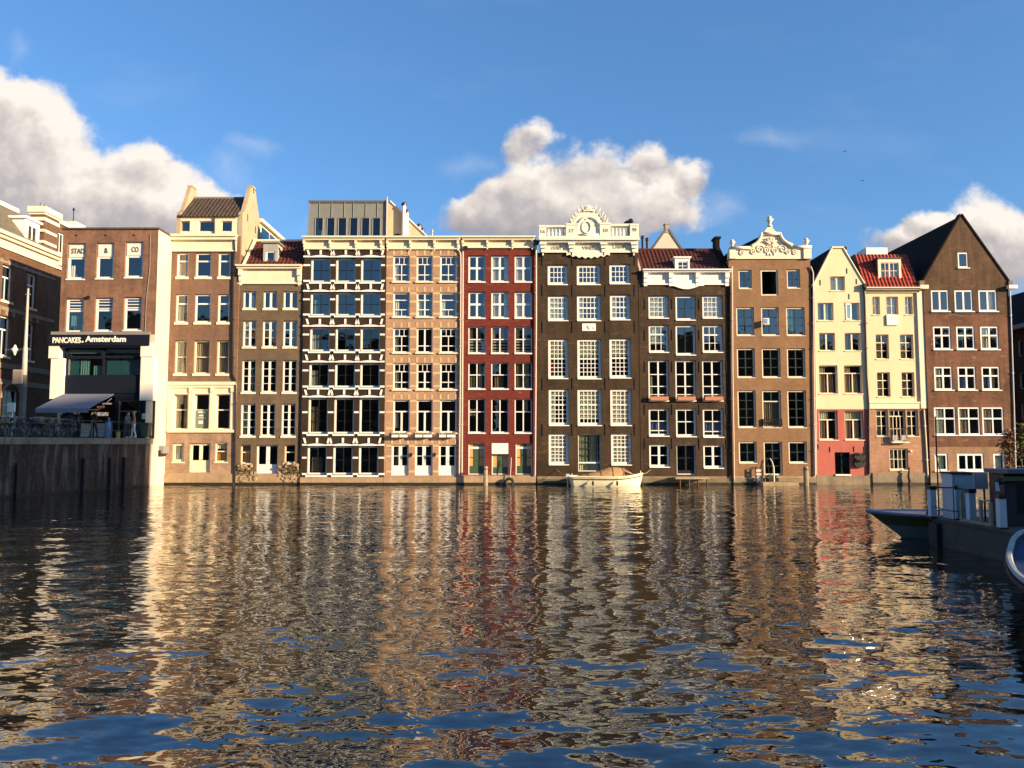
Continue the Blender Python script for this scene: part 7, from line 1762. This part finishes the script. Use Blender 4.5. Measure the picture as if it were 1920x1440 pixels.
st = [(0, .03, .76, .02, 1.45), (.35, .38, .74, .03, 1.3), (.8, .72, .72, .08, 1.1), (1.4, .98, .70, .3, .8), (2.2, 1.15, .68, .7, .4), (4, 1.25, .66, 1.0, 0), (9, 1.2, .66, 1.0, 0)]
t = boat('tour_boat', 'grey blue boat bow with olive stripe poking out behind the pier', 'boat', TB, st, [BOATG, BOATY], 0.0, BOATB, BOATB)
b = MB(); b.box(TB(.02, -.04, .77), TB(.16, .04, .83)); b.build('bow_fitting', WHITE, t)
b = MB(); b.tube([TB(1.42, -.6, .72), TB(1.66, -.55, 1.50), TB(2.1, -.55, 1.50), TB(2.1, -.55, .7)], .024, 6); b.build('pulpit_rail', DARKM, t)
b = MB(); u, z1 = P(1753.5, 781, 22.7); b.tube([(u, 22.7, .6), (u, 22.7, z1)], .02, 6); b.build('mast', DARKM, t)
b = MB(); q = P(1754, 850, 22.7); q2 = P(1772, 912, 22.7); b.tube([(q[0], 22.7, q[1]), (q2[0], 22.75, q2[1])], .016, 5); b.tube([(q2[0], 22.75, q2[1]), (q2[0] + .5, 22.9, .7)], .016, 5); b.build('stay', PALEP, t)
# ---------------------------------------------------------------- blue decked boat nearest, lower right
TC = lambda x, d, z: (11.45 - .33 * x + .944 * d, 17.2 - .944 * x - .33 * d, z)
st = [(0, .03, .93, .02, 1.1), (.79, .56, .91, .18, .9), (1.7, .92, .89, .42, .6), (3.11, 1.32, .86, .8, .3), (4.56, 1.68, .84, 1.2, .1), (5.58, 1.88, .83, 1.45, 0), (6.35, 1.99, .82, 1.6, 0), (7.35, 2.04, .81, 1.7, 0), (10, 2.05, .80, 1.7, 0)]
t = boat('open_boat', 'blue decked boat with thick pale rim at the lower right edge', 'boat', TC, st, [CREAM2, NAVY], .10, BLUE, RIM)
b = MB(); b.tube([TC(x, -w_ - .03, z - .10) for (x, w_, z, _, _) in st], .05, 6); b.tube([TC(x, w_ + .03, z - .10) for (x, w_, z, _, _) in st], .05, 6); b.build('rub_rail', NAVY, t)
b = MB(); b.prism([(-1.1, .77), (.6, .77), (.6, .90), (-1.1, .90)], 0, .45, lambda a, d, z: TC(3.7 + d, a, z)); b.build('seat_cushion', RED, t); b = MB(); b.prism([(-1.0, .745), (-.92, .745), (-.92, .769), (-1.0, .769)], 0, .3, lambda a, d, z: TC(3.8 + d, a, z)); b.build('seat_leg', PALEP, t)
b = MB(); b.prism([(-.25, .80), (.1, .80), (.1, .97), (-.25, .97)], 0, .3, lambda a, d, z: TC(.7 + d, a, z)); b.build('bow_locker', WHITE, t)
b = MB(); b.prism([(-.4, .80), (.5, .80), (.4, 1.02), (-.3, 1.02)], 0, .3, lambda a, d, z: TC(1.6 + d, a, z)); b.build('deck_hatch', BLUE, t)

# ================================================================== setting: water, bed, banks, far side
# canal water: a fan of quads, finest near the viewpoint, real swell in the geometry and ripples in the material
ys = [1.7]
while ys[-1] < 70: ys.append(ys[-1] + max(.045, ys[-1] * .0065))
ys = np.array(ys); tt = np.concatenate([np.linspace(-2.6, -.8, 50)[:-1], np.linspace(-.8, .8, 560), np.linspace(.8, 2.6, 50)[1:]])
Yg_, Tg = np.meshgrid(ys, tt, indexing='ij'); Xg = Yg_ * Tg
rg = np.random.default_rng(11); Zg = np.zeros_like(Xg)
NW = 70
lam = np.exp(rg.uniform(math.log(.42), math.log(3.2), NW)); th = rg.normal(math.radians(80), math.radians(38), NW); phs = rg.uniform(0, 2 * math.pi, NW)
res = np.maximum(.045, Yg_ * .0065)
SLOPE = 0.038
for l, a, p in zip(lam, th, phs):
    k = 2 * math.pi / l; amp = SLOPE * math.sqrt(2.0 / NW) / k
    fade = np.clip((l / (res * 3.0)) - .6, 0, 1)
    Zg += amp * fade * np.cos(k * (Xg * math.cos(a) + Yg_ * math.sin(a)) + p)
# calmer towards the houses, livelier close by, drifting patches
env = np.interp(Yg_, [1.7, 8, 16, 30, 70], [1.25, 1.15, .85, .55, .45]) * (1 + .35 * np.sin(Xg * .35 + 1.0 + .25 * Yg_) * np.sin(Yg_ * .30 + .6))
Zg *= env
nr, nc = Xg.shape
vv = np.stack([Xg, Yg_, Zg], -1).reshape(-1, 3)
ii = np.arange(nr * nc).reshape(nr, nc)
ff = np.stack([ii[:-1, :-1], ii[:-1, 1:], ii[1:, 1:], ii[1:, :-1]], -1).reshape(-1, 4)
me = bpy.data.meshes.new('water'); me.vertices.add(len(vv)); me.vertices.foreach_set('co', vv.astype(np.float32).ravel())
me.loops.add(ff.size); me.loops.foreach_set('vertex_index', ff.astype(np.int32).ravel()); me.polygons.add(len(ff)); me.polygons.foreach_set('loop_start', np.arange(0, ff.size, 4, dtype=np.int32)); me.polygons.foreach_set('loop_total', np.full(len(ff), 4, np.int32))
me.polygons.foreach_set('use_smooth', np.ones(len(ff), bool)); me.update(calc_edges=True); me.materials.append(WATER)
wo_ = bpy.data.objects.new('water', me); COL.objects.link(wo_); tag(wo_, None, None, None, 'structure')
b = MB(); b.quad([(-800, -800, -1.2), (800, -800, -1.2), (800, 1200, -1.2), (-800, 1200, -1.2)]); tag(b.build('ground', plain('canal bed', (.05, .045, .03), .9)), None, None, None, 'structure')
b = MB(); b.box((-22.5, 62.2, -1), (200, 400, 1.15)); b.box((34.5, 53.4, -1), (200, 62.19, 1.15)); tag(b.build('far_street', PAVE), None, None, None, 'structure')
b = MB(); b.box((-200, -200, -1), (200, 1.5, 1.1)); tag(b.build('near_street', PAVE), None, None, None, 'structure')
# buildings across the street behind the viewpoint: houses that show in the panes, and an unseen block shaped to shade quay and pier
hx, hy = math.sin(SUN_AZ), -math.cos(SUN_AZ); nx_, ny_ = math.cos(SUN_AZ), math.sin(SUN_AZ)
def backhouse(name, label, o_, ax, bx_, wd, dp, h, cols, rows_, m=BR_BACK):
    T = lambda u, d, z: (o_[0] + ax[0] * u + bx_[0] * d, o_[1] + ax[1] * u + bx_[1] * d, z)
    H = House(name, label, 0, 0, wd, 'building', T=T, root_loc=(o_[0], o_[1], 1.1))
    for c in range(cols):
        for r_ in range(rows_):
            uc = wd * (c + .5) / cols; zc = 3.0 + (h - 5) * r_ / rows_
            H.win(uc - .8, uc + .8, zc, zc + 2.2, ((0, 1, 2, 2),), .15, .1, raw=True, gm=GLASSD)
    H.wall([(0, 1.1), (wd, 1.1), (wd, h), (0, h)], ((99, 0),), [m], depth=dp, room=None, roofm=SLATE)
    b = MB(); b.box((-.3, -.4, h + .002), (wd + .3, dp + .3, h + .5), T); b.build('cornice', CREAM2, H.root)
Qc = (-23.2 + 150 * hx, 50.8 + 150 * hy)
WB = 18
backhouse('shade_block', 'unseen brick block added far right behind the viewpoint to shade quay and pier', (Qc[0] - WB * nx_, Qc[1] - WB * ny_), (nx_, ny_), (hx, hy), WB, 12, 5.6 + 150 * math.tan(SUN_EL), 3, 5)
for i, (x, y, wd, h) in enumerate(((-95, -32, 26, 21), (-68, -32, 22, 24), (-45, -32, 24, 20), (-20, -32, 16, 22.5), (-3, -32, 24, 21), (22, -33, 27, 20.5), (52, -34, 22, 20), (75, -34, 30, 22))):
    backhouse('street_building', ['far left', 'second', 'third', 'fourth', 'fifth', 'sixth', 'right hand', 'far right'][i] + ' brick building across the street behind the viewpoint', (x, y), (1, 0), (0, -1), wd, 10, h, 3, 2, BR_BACK if i % 2 else BR_N)
# two distant birds
for i, (px, py) in enumerate(((1584, 284), (1617, 339))):
    q = P(px, py, 190); b = MB(); b.ball((q[0], 190, q[1]), (.10, .25, .08), 6)
    for sg in (-1, 1): b.quad([(q[0], 189.9, q[1]), (q[0] + sg * .3, 189.9, q[1] + .14), (q[0] + sg * .55, 190.1, q[1] + .02), (q[0] + sg * .28, 190.15, q[1] + .10), (q[0], 190.1, q[1] + .02)])
    tag(b.build('bird', BLACK), ('upper' if i == 0 else 'lower') + ' of two tiny dark birds in the sky above the yellow gable', 'bird', 'birds in the sky')
